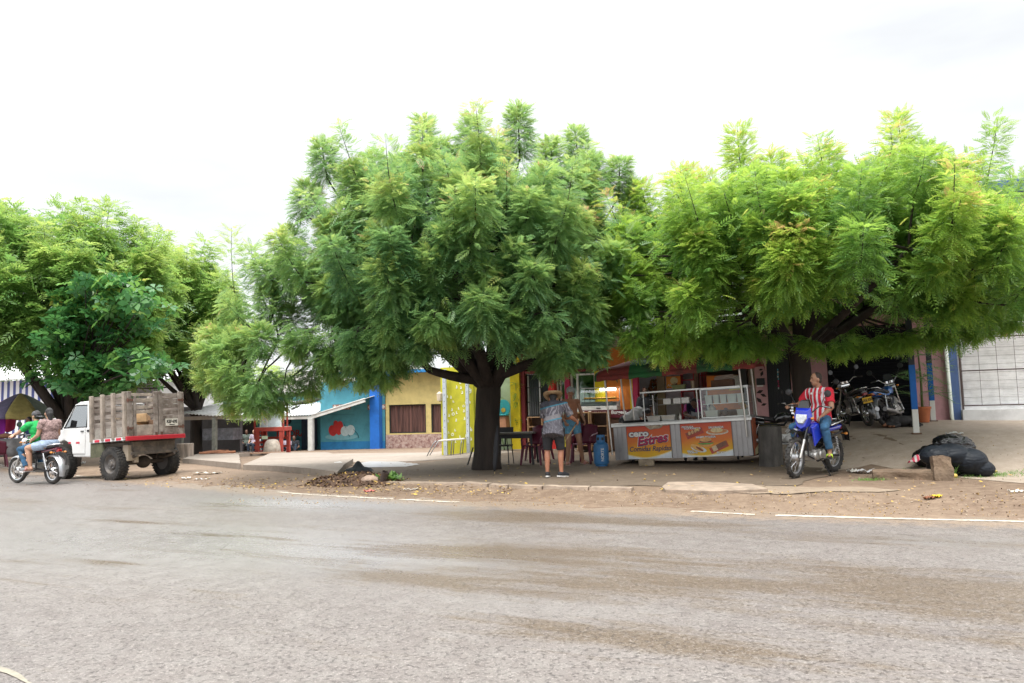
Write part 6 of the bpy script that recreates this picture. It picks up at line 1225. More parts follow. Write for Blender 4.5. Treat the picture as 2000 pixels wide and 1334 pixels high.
# cab
CW = .70; P2 = [(1.06,.52),(1.06,1.80),(1.20,1.84),(1.62,1.82),(1.78,1.76),(2.18,1.20),(2.92,1.10),(3.02,1.02),(3.02,.62),(2.9,.52)]
C0 = [(y, z) for y, z in P2]
def skin_(poly, x0, x1, nm, mat, par=T, bev=0):
    g = MB(); g.prismx(poly, x0, x1); return g.build(nm, mat, par, bevel=bev)
g = MB(); g.prismx([(1.06,.52),(1.06,1.22),(2.2,1.18),(2.92,1.10),(3.02,1.02),(3.02,.62),(2.55,.52),(2.50,.72),(2.38,.86),(2.15,.92),(1.92,.86),(1.80,.72),(1.76,.52)], -CW, CW); body = g.build('cab_body', WHITEP, T, bevel=.025)
g = MB(); g.prismx([(1.06,1.74),(1.08,1.80),(1.25,1.845),(1.62,1.83),(1.80,1.765),(1.78,1.74)], -.64, .64); g.build('cab_roof', WHITEP, T, bevel=.02)
for s_ in (-1,1):
    g = MB(); g.beam((s_*.68,2.20,1.18), (s_*.62,1.77,1.76), .05, .05); g.build('cab_pillar', WHITEP, T, bevel=.008)
    g = MB(); g.prismx([(1.06,1.2),(1.06,1.76),(1.27,1.76),(1.27,1.2)], s_*.665-.012, s_*.665+.012); g.build('cab_pillar', WHITEP, T, bevel=.008)
for s_ in (-1,1):
    d = MB(); d.prismx([(1.28,.60),(1.28,1.215),(2.14,1.195),(2.14,.95),(1.80,.82),(1.76,.60)], s_*(CW+.006)-.012, s_*(CW+.006)+.012); d = d.build('door', WHITEP, T, bevel=.008)
    g = MB(); g.add([(s_*.685,1.30,1.23),(s_*.685,2.13,1.22),(s_*.635,1.78,1.735),(s_*.635,1.30,1.735)], [(0,1,2,3)]); g.build('window', glass('car glass', (.45,.55,.58), .03, 1.2), d, solid=.006)
    g = MB(); g.beam((s_*.69,1.28,1.225), (s_*.69,2.16,1.21), .02, .03); g.beam((s_*.665,1.29,1.2), (s_*.64,1.29,1.74), .02, .025); g.beam((s_*.64,1.29,1.745), (s_*.64,1.78,1.745), .02, .025); g.beam((s_*.69,2.14,1.21), (s_*.64,1.79,1.74), .02, .025); g.build('window_seal', BLACKP, d)
    g = MB(); g.box((s_*(CW+.025),1.38,1.13), (.02,.11,.028)); g.build('handle', BLACKP, d); g = MB(); g.box((s_*(CW+.02),1.55,.86), (.004,.14,.045)); g.box((s_*(CW+.02),1.88,.86), (.004,.10,.045)); g.build('reflector_strip', MATS['red reflector'], d)
    g = MB(); g.box((s_*(CW+.004),1.16,1.14), (.012,.13,.05)); g.build('vent', BLACKP, T)
    g = MB(); g.tube([(s_*.70,2.08,1.22),(s_*.80,2.10,1.27)], .01, 6); g.box((s_*.86,2.10,1.33), (.13,.05,.19), bev=0); g.build('wing_mirror', BLACKP, T, bevel=.02)
    g = MB(); g.lathe([(0,0),(.09,0),(.09,.03),(0,.04)], (s_*.5,3.02,.86), 16, 'y'); g.build('headlight', MATS['headlight glass'], T, smooth='auto')
g = MB(); g.add([(-.64,2.18,1.21),(.64,2.18,1.21),(.58,1.80,1.74),(-.58,1.80,1.74)], [(0,1,2,3)]); g.build('windscreen', MATS['car glass'], T, solid=.006)
g = MB(); g.add([(-.58,1.07,1.3),(.58,1.07,1.3),(.56,1.08,1.7),(-.56,1.08,1.7)], [(0,1,2,3)]); g.build('rear_window', MATS['car glass'], T, solid=.006)
g = MB()
for s_ in (-1,1): g.box((s_*.33,1.30,1.15), (.5,.14,.75), rot=(R(-10),0,0)); g.box((s_*.33,1.55,.86), (.5,.5,.14))
g.build('seats', pm('grey seat cloth', (.09,.09,.10), .9), T, bevel=.04); g = MB(); g.tube([(-.33+.17*math.cos(a), 1.93+.05*math.sin(a), 1.18+.16*math.sin(a)) for a in [6.2832*i/16 for i in range(17)]], .012, 6); g.build('steering_wheel', BLACKP, T, smooth=True)
g = MB(); g.box((0,3.06,.62), (1.4,.08,.14)); g.build('front_bumper', DARKM, T, bevel=.02)
for s_ in (-.74,.70): g = MB(); g.prismx([(1.02,.50),(1.02,.93),(.62,.93),(.55,.78),(.50,.60),(.46,.55)], s_, s_+.04); g.build('mud_guard', pm('mossy guard', (.10,.10,.06), .9, var=.5), T)
for c_ in kids(T):
    if c_.name.split('.')[0] in ('cab_body','cab_roof','cab_pillar','door','windscreen','rear_window','seats','steering_wheel','front_bumper','headlight','wing_mirror','vent','mud_guard'): c_.location.y -= .22
# timber lying in the bed (each a thing)
for i, (a, b_, w, h, lb) in enumerate([((-.62,-.35,.30),(.42,.35,.18),.16,.05,'dark plank sloping across the lorry bed'),((-.15,-.2,.47),(.35,.35,.42),.26,.20,'pale squared timber block on top of the load in the lorry bed'),((.1,-.30,.34),(.55,.35,.33),.18,.14,'brown timber beam beside the pale block in the lorry bed'),((-.5,-.1,.14),(.3,.5,.13),.2,.14,'short timber offcut low in the lorry bed')]):
    g = MB(); M_ = Matrix.Translation(LB) @ Matrix.Rotation(rz3, 4, 'Z') @ BM; g.x = M_; g.beam(a, b_, w, h); tag(g.build('timber', pm('fresh timber', (.46,.30,.16), .8, var=.3, scale=4) if i in (1,3) else pm('brown timber', (.20,.12,.075), .85, var=.4), None, bevel=.01), lb, 'timber', 'timber loaded in the lorry')

# ================================================================ food cart
CB = CO.copy(); CB.z = terrain(*(CO+CE*1.5+CN*.4)[:2])+.01; CTILT = R(-2.1)
K = empty('food_cart', CB, 0, 'stainless street food cart with orange printed banners and striped awning', 'food cart', rot=(0, CTILT, -CA)); CL, CDp, CH = 2.98, 1.05, .88
INOX = pm('brushed stainless', (.34,.33,.335), .42, .55, var=.18, scale=3, stretch=(1,1,.2), dirt=(.2,.17,.15), dscale=4, damt=.35); INOXL = pm('bright stainless', (.52,.53,.52), .3, .7, var=.12)
g = MB(); g.box((CL/2,CDp/2,.09+.38), (CL-.04,CDp-.04,.76)); g.build('body', INOX, K)
for a, b_ in ((0,.30),(1.285,1.50),(2.585,CL)):
    n = int((b_-a)/.095); g = MB(); g.box(((a+b_)/2,-.0,.47), (b_-a-.006,.02,.775))
    for i in range(n): x = a+(b_-a)*(i+.5)/n; g.box((x,-.006,.47), ((b_-a)/n-.014,.030,.78))
    g.build('ribbed_panel', INOX, K, bevel=.004)
g = MB(); g.box((CL/2,CDp/2-.02,CH-.005), (CL+.05,CDp+.10,.035)); g.box((CL/2,-.055,CH-.03), (CL+.06,.03,.075)); g.build('counter_top', INOXL, K, bevel=.006)
def grad(name, c0_, c1_, z0, z1):
    m, t, b, L = new_mat(name); s_ = N(t, 'ShaderNodeSeparateXYZ'); c0 = N(t, 'ShaderNodeTexCoord').outputs['Object']; L(c0, s_.inputs[0]); n_ = nse(t, c0, 3, 3)
    f = math2(t, 'ADD', rng(t, s_.outputs['Z'], z0, z1), math2(t, 'MULTIPLY', math2(t, 'SUBTRACT', n_, .5), .5)); cr = N(t, 'ShaderNodeValToRGB'); e = cr.color_ramp.elements; e.new(.5); e[0].color = (*c0_, 1); e[1].position = .45; e[1].color = (.62,.15,.008,1); e[2].position = 1; e[2].color = (*c1_, 1); L(f, cr.inputs[0]); L(cr.outputs[0], b.inputs['Base Color']); b.inputs['Roughness'].default_value = .35; return m
BANN = grad('orange banner print', (.68,.40,.005), (.50,.04,.008), .18, .80); WAVE = pm('white wave print', (.62,.66,.70), .4); CREAMP = pm('cream wave print', (.68,.60,.36), .4)
for i, (a, b_) in enumerate(((.305,1.275),(1.505,2.575))):
    g = MB(); g.box(((a+b_)/2,-.012,.475), (b_-a,.02,.77)); bn_ = g.build('banner', BANN, K)
    for dz, mt, yy in ((.022, CREAMP, -.0245),(0, WAVE, -.0268)):
        g = MB(); n = 14; up = [(a+(b_-a)*k/n, .098+dz+(.15 if i == 0 else .13)*((abs(k/n-.42)*1.6)**1.6)) for k in range(n+1)]; g.prism([(a,.092),(b_,.092)]+up[::-1], yy, -.022); g.build('wave_print', mt, bn_)
    w = lambda body, size, x, z, mt, d=0, **k: text(body, size, 'lettering', mt, bn_, (x,-.0225-.0012*d,z), ext=.0012, **k)
    WH_ = pm('print white', (.72,.72,.70), .5); CR_ = pm('print crimson', (.42,.012,.07), .5); NV_ = pm('print navy', (.02,.03,.09), .5)
    if i == 0:
        w('cero', .19, .575, .64, NV_, 1, bold=.020, sx=1.25); w('cero', .19, .575, .642, WH_, 3.2, bold=.008, sx=1.25)
        for bo, mt, d, dz in ((.022, WH_, 1, 0),(.012, NV_, 3.2, -.008),(.006, CR_, 5.4, .004)): w('Estres', .27, .86, .50+dz, mt, d, bold=bo, shear=.28, rot=(R(90),R(-7),0), sx=1.02)
        w('Comidas Rapidas', .15, .80, .305, NV_, 1, bold=.003, shear=.25, sx=.90)
    else:
        for body, x, z, s_ in (('PECHUGA',1.66,.735,.055),('A LA PLANCHA',1.76,.70,.05),('SALVAJADA',2.26,.70,.06),('HAMBURGUESA',2.03,.505,.058),('PERRO',1.68,.215,.045),('CALIENTE',1.73,.185,.045),('PICADA',2.33,.165,.055)): w(body, s_, x, z, NV_, 1, bold=.0045); w(body, s_, x, z, WH_, 3.2, bold=.0015)
        def pic(nm, items):
            for k, (pts, col) in enumerate(items):
                g = MB(); g.prism(pts, -.0235-.0016*(k+1), -.0222); g.build(nm, pm('print '+'%.2f %.2f %.2f' % col, col, .5, var=.25, scale=26), bn_)
        q4 = lambda x, z, a, b2, r: [(x+math.cos(r)*u-math.sin(r)*v, z+math.sin(r)*u+math.cos(r)*v) for u, v in ((-a,-b2),(a,-b2),(a,b2),(-a,b2))]
        pic('skewer_picture', [(q4(1.80,.60,.19,.07,.35),(.36,.05,.03)),(q4(1.79,.625,.16,.035,.35),(.20,.07,.04))]+[(ov(1.69+.065*k,.60+.024*k,.028,.04),(.55,.33,.16)) for k in range(4)]+[(ov(1.85,.675,.035,.022),(.62,.50,.2))])
        pic('plate_picture', [(ov(2.28,.605,.235,.065),(.55,.50,.42)),(ov(2.28,.617,.205,.05),(.50,.19,.06)),(ov(2.27,.64,.13,.05),(.60,.48,.26))])
        pic('burger_picture', [(ov(2.02,.345,.14,.045),(.62,.30,.09)),(ov(2.02,.375,.165,.03),(.10,.30,.06)),(q4(2.02,.398,.135,.016,0),(.5,.09,.05)),(ov(2.02,.415,.13,.022),(.10,.045,.03)),(ov(2.02,.455,.125,.05),(.62,.33,.12))])
        pic('hot_dog_picture', [(ov(1.86,.26,.17,.06,-.3),(.55,.6,.62)),(ov(1.83,.285,.15,.055,-.45),(.64,.36,.11)),(ov(1.88,.262,.09,.022,-.6),(.22,.05,.03))])
        pic('fries_picture', [(q4(2.29,.28,.20,.065,.4),(.40,.06,.035)),(q4(2.32,.315,.14,.05,.4),(.19,.08,.05)),(q4(2.20,.26,.05,.055,.4),(.60,.45,.28))])
# torn cloth hanging over the first banner
g = MB(); g.grid(lambda u, v: (.74+.52*u, -.03-.014*math.sin(u*19+v*3)-.01*v, CH-.055-v*(.03+.10*math.sin(min(1, u*1.3)*3.14)*(.8+.2*math.sin(u*11)))), 26, 5); tag(g.build('rag', pm('soiled rag', (.40,.33,.25), .95, var=.3), None, smooth=True, solid=.004), 'soiled beige rag hanging over the top of the left banner', 'rag'); bpy.data.objects['rag'].matrix_world = Matrix.Translation(CB) @ Euler((0, CTILT, -CA)).to_matrix().to_4x4()
g = MB(); g.box((CL+.012,CDp/2,.47), (.022,CDp-.08,.78)); sp2_ = g.build('side_banner', pm('faded orange red panel', (.36,.085,.035), .6, var=.3, dirt=(.2,.12,.08), damt=.6), K); g = MB(); g.prismx([(.1,.09),(CDp-.1,.09),(CDp-.1,.32),(.6,.26),(.1,.20)], CL+.0235, CL+.027); g.build('wave_print', CREAMP, sp2_)
def CW_(x, y, z): return Matrix.Translation(CB) @ Euler((0, CTILT, -CA)).to_matrix().to_4x4() @ Vector((x, y, z))
for x, y0, z0, z1 in ((-.05,-.05,.20,1.96),(.0,CDp+.05,.09,1.98),(CL-.09,-.085,.47,2.0),(CL+.02,CDp,.5,2.0),(.33,CDp*.6,.88,2.0)): g = MB(); g.tube([(x,y0,z0),(x-.05*(z1-z0)*.6,y0,z1)], .02, 10); g.build('awning_pole', pm('pitted chrome tube', (.55,.52,.48), .35, .8), K, smooth='auto')
for x, y in ((.35,.2),(.35,.85),(CL-.35,.2),(CL-.35,.85),(1.5,.3)):
    g = MB(); g.lathe([(0,-.02),(.05,-.02),(.055,0),(.05,.02),(0,.02)], (x,y,.045), 14, 'x'); g.box((x,y,.09), (.03,.06,.05)); g.build('caster_wheel', DARKM, K, smooth='auto')
g = MB(); g.box((CL*.5,.5,.10), (CL-.3,.8,.03)); g.build('under_tray', DARKM, K)
# awning: sagging striped canvas with valance
m, t, b, L = new_mat('red green awning'); c0 = N(t, 'ShaderNodeTexCoord').outputs['Object']; s_ = N(t, 'ShaderNodeSeparateXYZ'); L(c0, s_.inputs[0]); fr_ = math2(t, 'FRACT', math2(t, 'ADD', math2(t, 'MULTIPLY', s_.outputs['X'], .68), 10.12), 0)
col = mixc(t, math2(t, 'GREATER_THAN', fr_, .5), (.27,.05,.045), (.025,.15,.05)); col = mixc(t, rng(t, nse(t, c0, 2.0, 7, .7), .46, .64, 0, .85), col, (.06,.04,.035)); L(col, b.inputs['Base Color']); b.inputs['Roughness'].default_value = .8; AWN = m
def aw(u, v):
    x = -.22+(CL+.45)*u; y = -.42+(CDp+.75)*v; e = 1-(2*v-1)**2
    return (x, y, 1.96+.02*u+.34*math.sqrt(max(0, e))*(1-(2*u-1)**8*.6)-.035*abs(math.sin(u*6.28*2))*e+.02*math.sin(u*23+v*9)*e)
g = MB(); g.grid(aw, 48, 14); an_ = g.build('awning', AWN, K, smooth=True, solid=.006)
g = MB(); g.grid(lambda u, v: (aw(u,0)[0], aw(u,0)[1]-.008, aw(u,0)[2]+.004-v*(.115+.012*math.sin(u*60))), 60, 2); g.grid(lambda u, v: (aw(0,u)[0]-.006, aw(0,u)[1], aw(0,u)[2]+.004-v*.11), 20, 2); g.grid(lambda u, v: (aw(1,u)[0]+.006, aw(1,u)[1], aw(1,u)[2]+.004-v*.11), 20, 2); g.build('valance', AWN, an_, smooth=True, solid=.004)
# glass case on the right half
GX0, GX1, GZ = 1.98, 2.98, .90; g = MB()
for x, y in ((GX0,.06),(GX1-.02,.06),(GX0,.85),(GX1-.02,.85)): g.box((x,y,GZ+.31), (.022,.022,.62))
for z in (GZ+.01, GZ+.62):
    for y in (.06,.85): g.box(((GX0+GX1)/2-.01,y,z), (GX1-GX0-.05,.021,.02))
    for x in (GX0, GX1-.02): g.box((x,.455,z), (.02,.765,.02))
cs = g.build('case_frame', INOXL, K); CGL = glass('case glass', (.86,.93,.90), .04, .08); g = MB(); g.add([(GX0+.01,.05,GZ+.02),(GX1-.03,.05,GZ+.02),(GX1-.03,.05,GZ+.61),(GX0+.01,.05,GZ+.61)], [(0,1,2,3)]); g.add([(GX1-.01,.07,GZ+.02),(GX1-.01,.84,GZ+.02),(GX1-.01,.84,GZ+.61),(GX1-.01,.07,GZ+.61)], [(0,1,2,3)]); g.add([(GX0-.01,.07,GZ+.02),(GX0-.01,.84,GZ+.02),(GX0-.01,.84,GZ+.61),(GX0-.01,.07,GZ+.61)], [(0,1,2,3)]); g.build('case_glass', CGL, cs, fix=False)
g = MB(); g.box(((GX0+GX1)/2-.01,.5,GZ+.30), (GX1-GX0-.05,.6,.012)); g.box(((GX0+GX1)/2-.01,.455,GZ+.64), (GX1-GX0+.02,.84,.018)); g.build('case_shelf', INOXL, cs)
# open rack to the left of the case
g = MB()
for x in (.72,1.90): g.tube([(x,.06,CH),(x,.06,CH+.66)], .013, 8)
g.tube([(.84,.45,CH),(.84,.45,CH+.60)], .012, 8)
for z in (CH+.66,): g.box((1.31,.10,z), (1.30,.16,.03))
for z in (CH+.50,CH+.37): g.tube([(.80,.25,z),(1.72,.25,z)], .008, 6)
g.build('rack', INOXL, K)
def on_cart(name, lab, cat, x, y, z, fn, mat, group=None, **k):
    g = MB(); fn(g); o = g.build(name, mat, None, **k); o.matrix_world = Matrix.Translation(CB) @ Euler((0, CTILT, -CA)).to_matrix().to_4x4() @ Matrix.Translation((x, y, z)); return tag(o, lab, cat, group)
def tub(w, d, h, t=.006, fl=.85): 
    def f(g):
        n = 4; r = lambda k, z: [Vector((sx_*w/2*k, sy_*d/2*k, z)) for sx_, sy_ in ((-1,-1),(1,-1),(1,1),(-1,1))]
        g.loft([r(fl,0), r(1,h), r(1.06,h), r(1.06,h+.012), r(.96,h+.012), r(fl-.04,.012)])
    return f
PLW = pm('white plastic tub', (.62,.62,.60), .4, var=.06)
CT = CH+.015
on_cart('steel_tray', 'left steel food tray standing on the cart counter', 'tray', .93,.14,CT, tub(.30,.28,.11), INOXL, bevel=.004); on_cart('steel_tray', 'right steel food tray standing beside the cook on the counter', 'tray', 1.25,.14,CT, tub(.31,.28,.11), INOXL, bevel=.004)
on_cart('griddle', 'round black griddle at the left end of the cart counter', 'griddle', .45,.30,CT, lambda g: g.lathe([(0,0),(.30,0),(.33,.045),(.31,.045),(.29,.012),(0,.012)], (0,0,0), 24), DARKM, smooth='auto')
for k, x in enumerate((1.22,1.44,1.62)): on_cart('napkin_box', ('left','middle','right')[k]+' white box of the three hung on the cart rack', 'box', x,.20,CH+.375, lambda g: g.box((0,0,.06), (.165,.10,.125)), PLW, 'white boxes on the rack', bevel=.008)
for k, (x, w) in enumerate(((2.11,.15),(2.27,.12),(2.42,.13),(2.60,.19),(2.78,.14))): on_cart('white_tub', ('first','second','third','fourth','fifth')[k]+' white tub from the left on the glass case shelf', 'tub', x,.32,GZ+.308, tub(w,.2,.17), PLW, 'white tubs in the glass case', bevel=.006)
on_cart('white_tub', 'wide white tub low in the glass case near the cook', 'tub', 2.16,.28,GZ+.02, tub(.28,.24,.13), PLW, bevel=.006); on_cart('bread_box', 'white box topped with bread rolls in the case by the right pole', 'box', 2.80,.28,GZ+.02, tub(.22,.24,.12), PLW, bevel=.006)
on_cart('bread_bag', 'clear bag of bread rolls on the white box in the glass case', 'bread', 2.80,.28,GZ+.145, lambda g: [g.ell((random.uniform(-.07,.07),random.uniform(-.06,.06),.03+.03*k), (.06,.05,.035)) for k in range(4)], pm('bread crust', (.42,.26,.12), .7), smooth=True)
on_cart('food_bag', 'knotted pale plastic bag standing on the wide tub in the case', 'bag', 2.17,.27,GZ+.155, lambda g: g.lathe([(.07,0),(.085,.04),(.05,.09),(.012,.13),(.02,.16),(.0,.165)], (0,0,0), 10), pm('pale plastic bag', (.55,.5,.46), .3), smooth=True)
on_cart('dark_bundle', 'dark knotted bundle between the tubs in the glass case', 'bag', 2.42,.28,GZ+.02, lambda g: [g.ell((0,0,.07), (.085,.08,.075)), g.ell((.03,0,.15), (.04,.04,.03))], pm('dark bag', (.05,.04,.04), .4), smooth=True)
on_cart('cardboard_box', 'brown cardboard box on top of the glass case', 'box', 2.42,.42,GZ+.655, lambda g: g.box((0,0,.075), (.46,.36,.15)), pm('brown cardboard', (.12,.065,.04), .9, var=.3), bevel=.006)
on_cart('folded_sacks', 'pile of folded sacks on the cardboard box', 'sacks', 2.45,.42,GZ+.808, lambda g: [g.box((random.uniform(-.02,.02),0,.02+.03*k), (.42-.02*k,.3,.026), rot=(0,R(random.uniform(-4,4)),R(6*k))) for k in range(3)], pm('sack cloth', (.36,.30,.26), .9), bevel=.01)
on_cart('green_crate', 'low green crate on the rack over the cook', 'crate', 1.52,.12,CH+.68, tub(.30,.16,.09), pm('olive green plastic', (.12,.14,.05), .6), bevel=.004); on_cart('grater_can', 'upright brown tin on the rack near the glass case', 'tin', 1.82,.12,CH+.68, lambda g: g.lathe([(0,0),(.042,0),(.042,.17),(0,.17)], (0,0,0), 12), pm('brown tin', (.22,.17,.11), .5, .4), smooth='auto')
on_cart('sauce_bottle', 'small pale sauce bottle beside the cook hands', 'bottle', 1.50,.08,CT, lambda g: g.lathe([(0,0),(.026,0),(.028,.08),(.012,.11),(.006,.15),(0,.15)], (0,0,0), 10), PLW, smooth='auto')
# brick leaning at the cart foot
b_ = G(1263,911); g = MB(); g.box((0,0,.075), (.33,.15,.16), rot=(R(-8),R(-2),R(-14))); o = g.build('stone_block', pm('tan stone', (.23,.18,.125), .9, var=.3, scale=8, bump=.8, bscale=30), None, bevel=.025); o.location = b_; tag(o, 'rough tan stone block leaning on the white foot of the left banner', 'stone')
# old tree stump used as a bollard right of the cart
def stump(label, loc, r, h, mat, wob=.06, rz=0, name='tree_stump', tilt=0):
    g = MB(); rings = []; n = 22
    for k, (t, s_) in enumerate(((-.05,1.06),(.0,1.05),(.15,1.0),(.5,.97),(.85,.98),(.97,.97),(1.0,.90))): rings.append([Vector((r*s_*math.cos(a)*(1+wob*math.sin(3*a+rz)+wob*.6*math.sin(7*a+t*2)), r*s_*math.sin(a)*(1+wob*math.sin(3*a+rz)+wob*.6*math.sin(7*a+t*2)), h*t)) for a in [6.2832*i/n for i in range(n)]])
    g.loft(rings); o = g.build(name, mat, None, smooth='auto'); o.location = loc; o.rotation_euler = (tilt, 0, rz); return tag(o, label, 'stump')
BARK2 = pm('grey bark', (.10,.085,.075), .9, var=.5, scale=6, bump=1.0, bscale=18, stretch=(1,1,.3), dirt=(.05,.045,.04)); BARK3 = pm('bleached stump wood', (.22,.175,.14), .9, var=.4, scale=7, bump=1.0, bscale=20, stretch=(1,1,.25))
stump('grey barked tree stump standing between the food cart and the motorcycles', G(1508,911), .235, .80, pm('dark grey bark', (.075,.068,.062), .9, var=.45, scale=7, bump=1.0, bscale=20, stretch=(1,1,.3), dirt=(.13,.11,.09), damt=.4), .035)
stump('bleached tree stump on the corner of the broken pavement slab behind the lorry', G(362,899)+V3(0,0,.13), .29, .50, BARK3, .10, .8); stump('brown tree stump in front of the tin shed post', G(409,884), .50, .85, pm('brown bark', (.13,.09,.065), .9, var=.4, scale=5, bump=.9, bscale=14), .07, 2)

# ================================================================ gas bottle, chairs, tables
b_ = G(1175,911); r = empty('gas_cylinder', b_, R(20), 'blue gas cylinder standing at the left end of the food cart', 'gas cylinder'); BLG = pm('blue cylinder paint', (.025,.13,.30), .5, var=.15, dirt=(.02,.06,.12), dscale=8, damt=.5)
g = MB(); g.lathe([(.10,.0),(.13,.0),(.135,.05),(.158,.06),(.165,.10),(.165,.42),(.155,.48),(.11,.52),(.05,.535),(0,.535)], (0,0,0), 24); g.build('tank', BLG, r, smooth='auto')
g = MB(); g.lathe([(.095,.50),(.095,.68),(.088,.68),(.088,.50),(.095,.50)], (0,0,0), 20, cap=False); co_ = g.build('collar', BLG, r, smooth='auto')
g = MB()
for a in (3.6,4.7,5.8): g.box((.0935*math.cos(a),.0935*math.sin(a),.60), (.012,.05,.06), rot=(0,0,a))
g.build('collar_slots', DARKM, co_); g = MB(); g.lathe([(0,.53),(.03,.53),(.03,.60),(.018,.62),(.018,.66),(0,.66)], (0,0,0), 10); g.build('valve', pm('brass', (.45,.3,.1), .4, .8), r)
tx = text('NORTE', .085, 'lettering', pm('white stencil', (.5,.52,.55), .7), r, (-.045,-.163,.26), rot=(R(90),R(-90),R(-14)), bold=.002)
MAR = pm('maroon plastic', (.115,.012,.035), .42, var=.12)
for (px, py, rz, lb) in [(1045,908,R(155),'maroon plastic arm chair between the dark table and the man in the hat'),(1143,905,R(150),'maroon plastic arm chair left of the blue gas cylinder'),(1128,901,R(20),'maroon plastic arm chair just behind the woman with the hair net'),(1052,899,R(60),'maroon plastic arm chair behind the dark table near the barred window')]:
    chair_simple(lb, G(px,py)+V3(0,0,.01), rz, MAR, 'maroon plastic arm chairs')
DARKT = pm('dark table top', (.10,.09,.075), .45, var=.3)
def table(label, loc, rz, w, d, h, top, legm, leg=.03, splay=.0, name='table'):
    r = empty(name, loc, rz, label, 'table'); g = MB(); g.box((0,0,h-.02), (w,d,.04)); g.build('table_top', top, r, bevel=.006); g = MB(); g.box((0,-d/2+.06,h-.09), (w-.16,.025,.09)); g.box((0,d/2-.06,h-.09), (w-.16,.025,.09)); g.build('apron', legm, r)
    for a in (-1,1):
        for b2 in (-1,1): g = MB(); g.beam((a*(w/2-.07),b2*(d/2-.07),h-.04), (a*(w/2-.07+splay),b2*(d/2-.07+splay*.5),0), leg, leg); g.build('leg', legm, r)
    return r
table('dark square table standing right of the big tree trunk', G(1008,907)+V3(0,0,.01), R(-12), .98, .72, .74, DARKT, DARKM, .045, .05)
# black school chair
r = empty('school_chair', G(984,908)+V3(0,0,.01), R(165), 'small black steel school chair in front of the dark table', 'chair'); g = MB(); g.box((0,0,.44), (.38,.36,.03)); g.build('seat', BLACKP, r, bevel=.01); g = MB(); g.box((0,-.20,.76), (.40,.025,.20), rot=(R(8),0,0)); g.build('backrest', BLACKP, r, bevel=.01)
for s_ in (-1,1): 
    g = MB(); g.tube([(s_*.17,.17,.0),(s_*.15,.14,.43)], .012, 6); g.build('leg', DARKM, r); g = MB(); g.tube([(s_*.18,-.24,0),(s_*.16,-.17,.43)], .012, 6); g.build('leg', DARKM, r)
g = MB(); g.tube([(0,-.17,.44),(0,-.20,.70)], .02, 6); g.build('back_support', DARKM, r)
# teal chair upside on a brown stool by the yellow pillar
q = F0+FE*onp(994,875)[0]-FN*.45; q.z = terrain(q.x, q.y); r = empty('stool', q, -FA, 'tall brown stool under the teal child seat by the yellow pillar', 'stool'); g = MB(); g.box((0,0,.80), (.40,.34,.5), taper=.85); g.build('seat', pm('tan leatherette', (.34,.16,.08), .6), r, bevel=.03)
for a in (-1,1):
    for b2 in (-1,1): g = MB(); g.tube([(a*.22,b2*.19,0),(a*.19,b2*.16,.58)], .012, 6); g.build('leg', DARKM, r)
q2 = q+V3(0,0,1.055); r = empty('child_seat', q2, -FA, 'teal plastic child seat with a round hole set on the brown stool', 'seat'); TQ = pm('teal plastic', (.015,.26,.27), .4); g = MB()
pts = ov(0,.23,.22,.25,0,20); g.prism([(x, max(.0, z)) for x, z in pts], .10, .135); bk = g.build('backrest', TQ, r, bevel=.012); g = MB(); g.lathe([(0,.08),(.07,.08),(.07,.0985),(0,.0985)], (0,0,.16), 16, 'y'); g.build('hole_disc', pm('ochre shade', (.40,.26,.03), .7), bk); g = MB(); g.box((0,-.05,.02), (.40,.30,.04)); g.build('seat', TQ, r, bevel=.015); g = MB(); g.box((-.20,-.12,.27), (.26,.22,.025)); g.tube([(-.2,.0,.27),(-.2,.10,.22)], .015, 6); g.build('tray', pm('beige tray', (.45,.38,.28), .5), r, bevel=.008)
# pale bench frame in front of the lime wall
r = empty('bench_frame', G(878,890)+V3(0,0,.01), R(-8), 'low pale bench with bent pipe legs in front of the lime wall', 'bench'); g = MB(); g.box((.1,0,.47), (.78,.34,.045), rot=(0,R(-3),0)); g.build('seat', pm('chalky board', (.62,.60,.55), .7), r, bevel=.01)
for a, o_ in ((-.36,-.30),(.42,-.06),(.12,-.04)): g = MB(); g.tube([(a,-.14,.45),(a+o_*.3,-.15,.38),(a+o_,-.17,0)], .016, 7); g.tube([(a,.14,.45),(a+o_,.17,0)], .014, 6); g.build('leg', pm('grey pipe', (.30,.31,.32), .5, .6), r, smooth=True)
# closed black parasol / board leaning at the trunk, and a dark rod on the other side
b_ = G(966,927); t_ = P(972,830,b_.y+.15); g = MB(); n = 6; g.tube([lerp(b_+V3(0,0,.06), t_, i/n) for i in range(n+1)], [.018,.045,.048,.052,.048,.034,.012], 9); r = g.build('folded_parasol', pm('black parasol cloth', (.016,.016,.02), .7, var=.4), None, smooth=True); g = MB(); g.tube([b_+V3(0,0,.004), b_+(t_-b_)*.08], .009, 6); g.build('tip', pm('brass tip', (.4,.3,.15), .5, .6), r); tag(r, 'folded black parasol leaning on the right side of the big trunk', 'parasol')
b_ = G(913,909); t_ = P(924,874,b_.y+.1); g = MB(); g.beam(b_, t_, .035, .02); tag(g.build('dark_rod', DARKM, None), 'thin dark rod leaning at the left foot of the big trunk', 'rod')

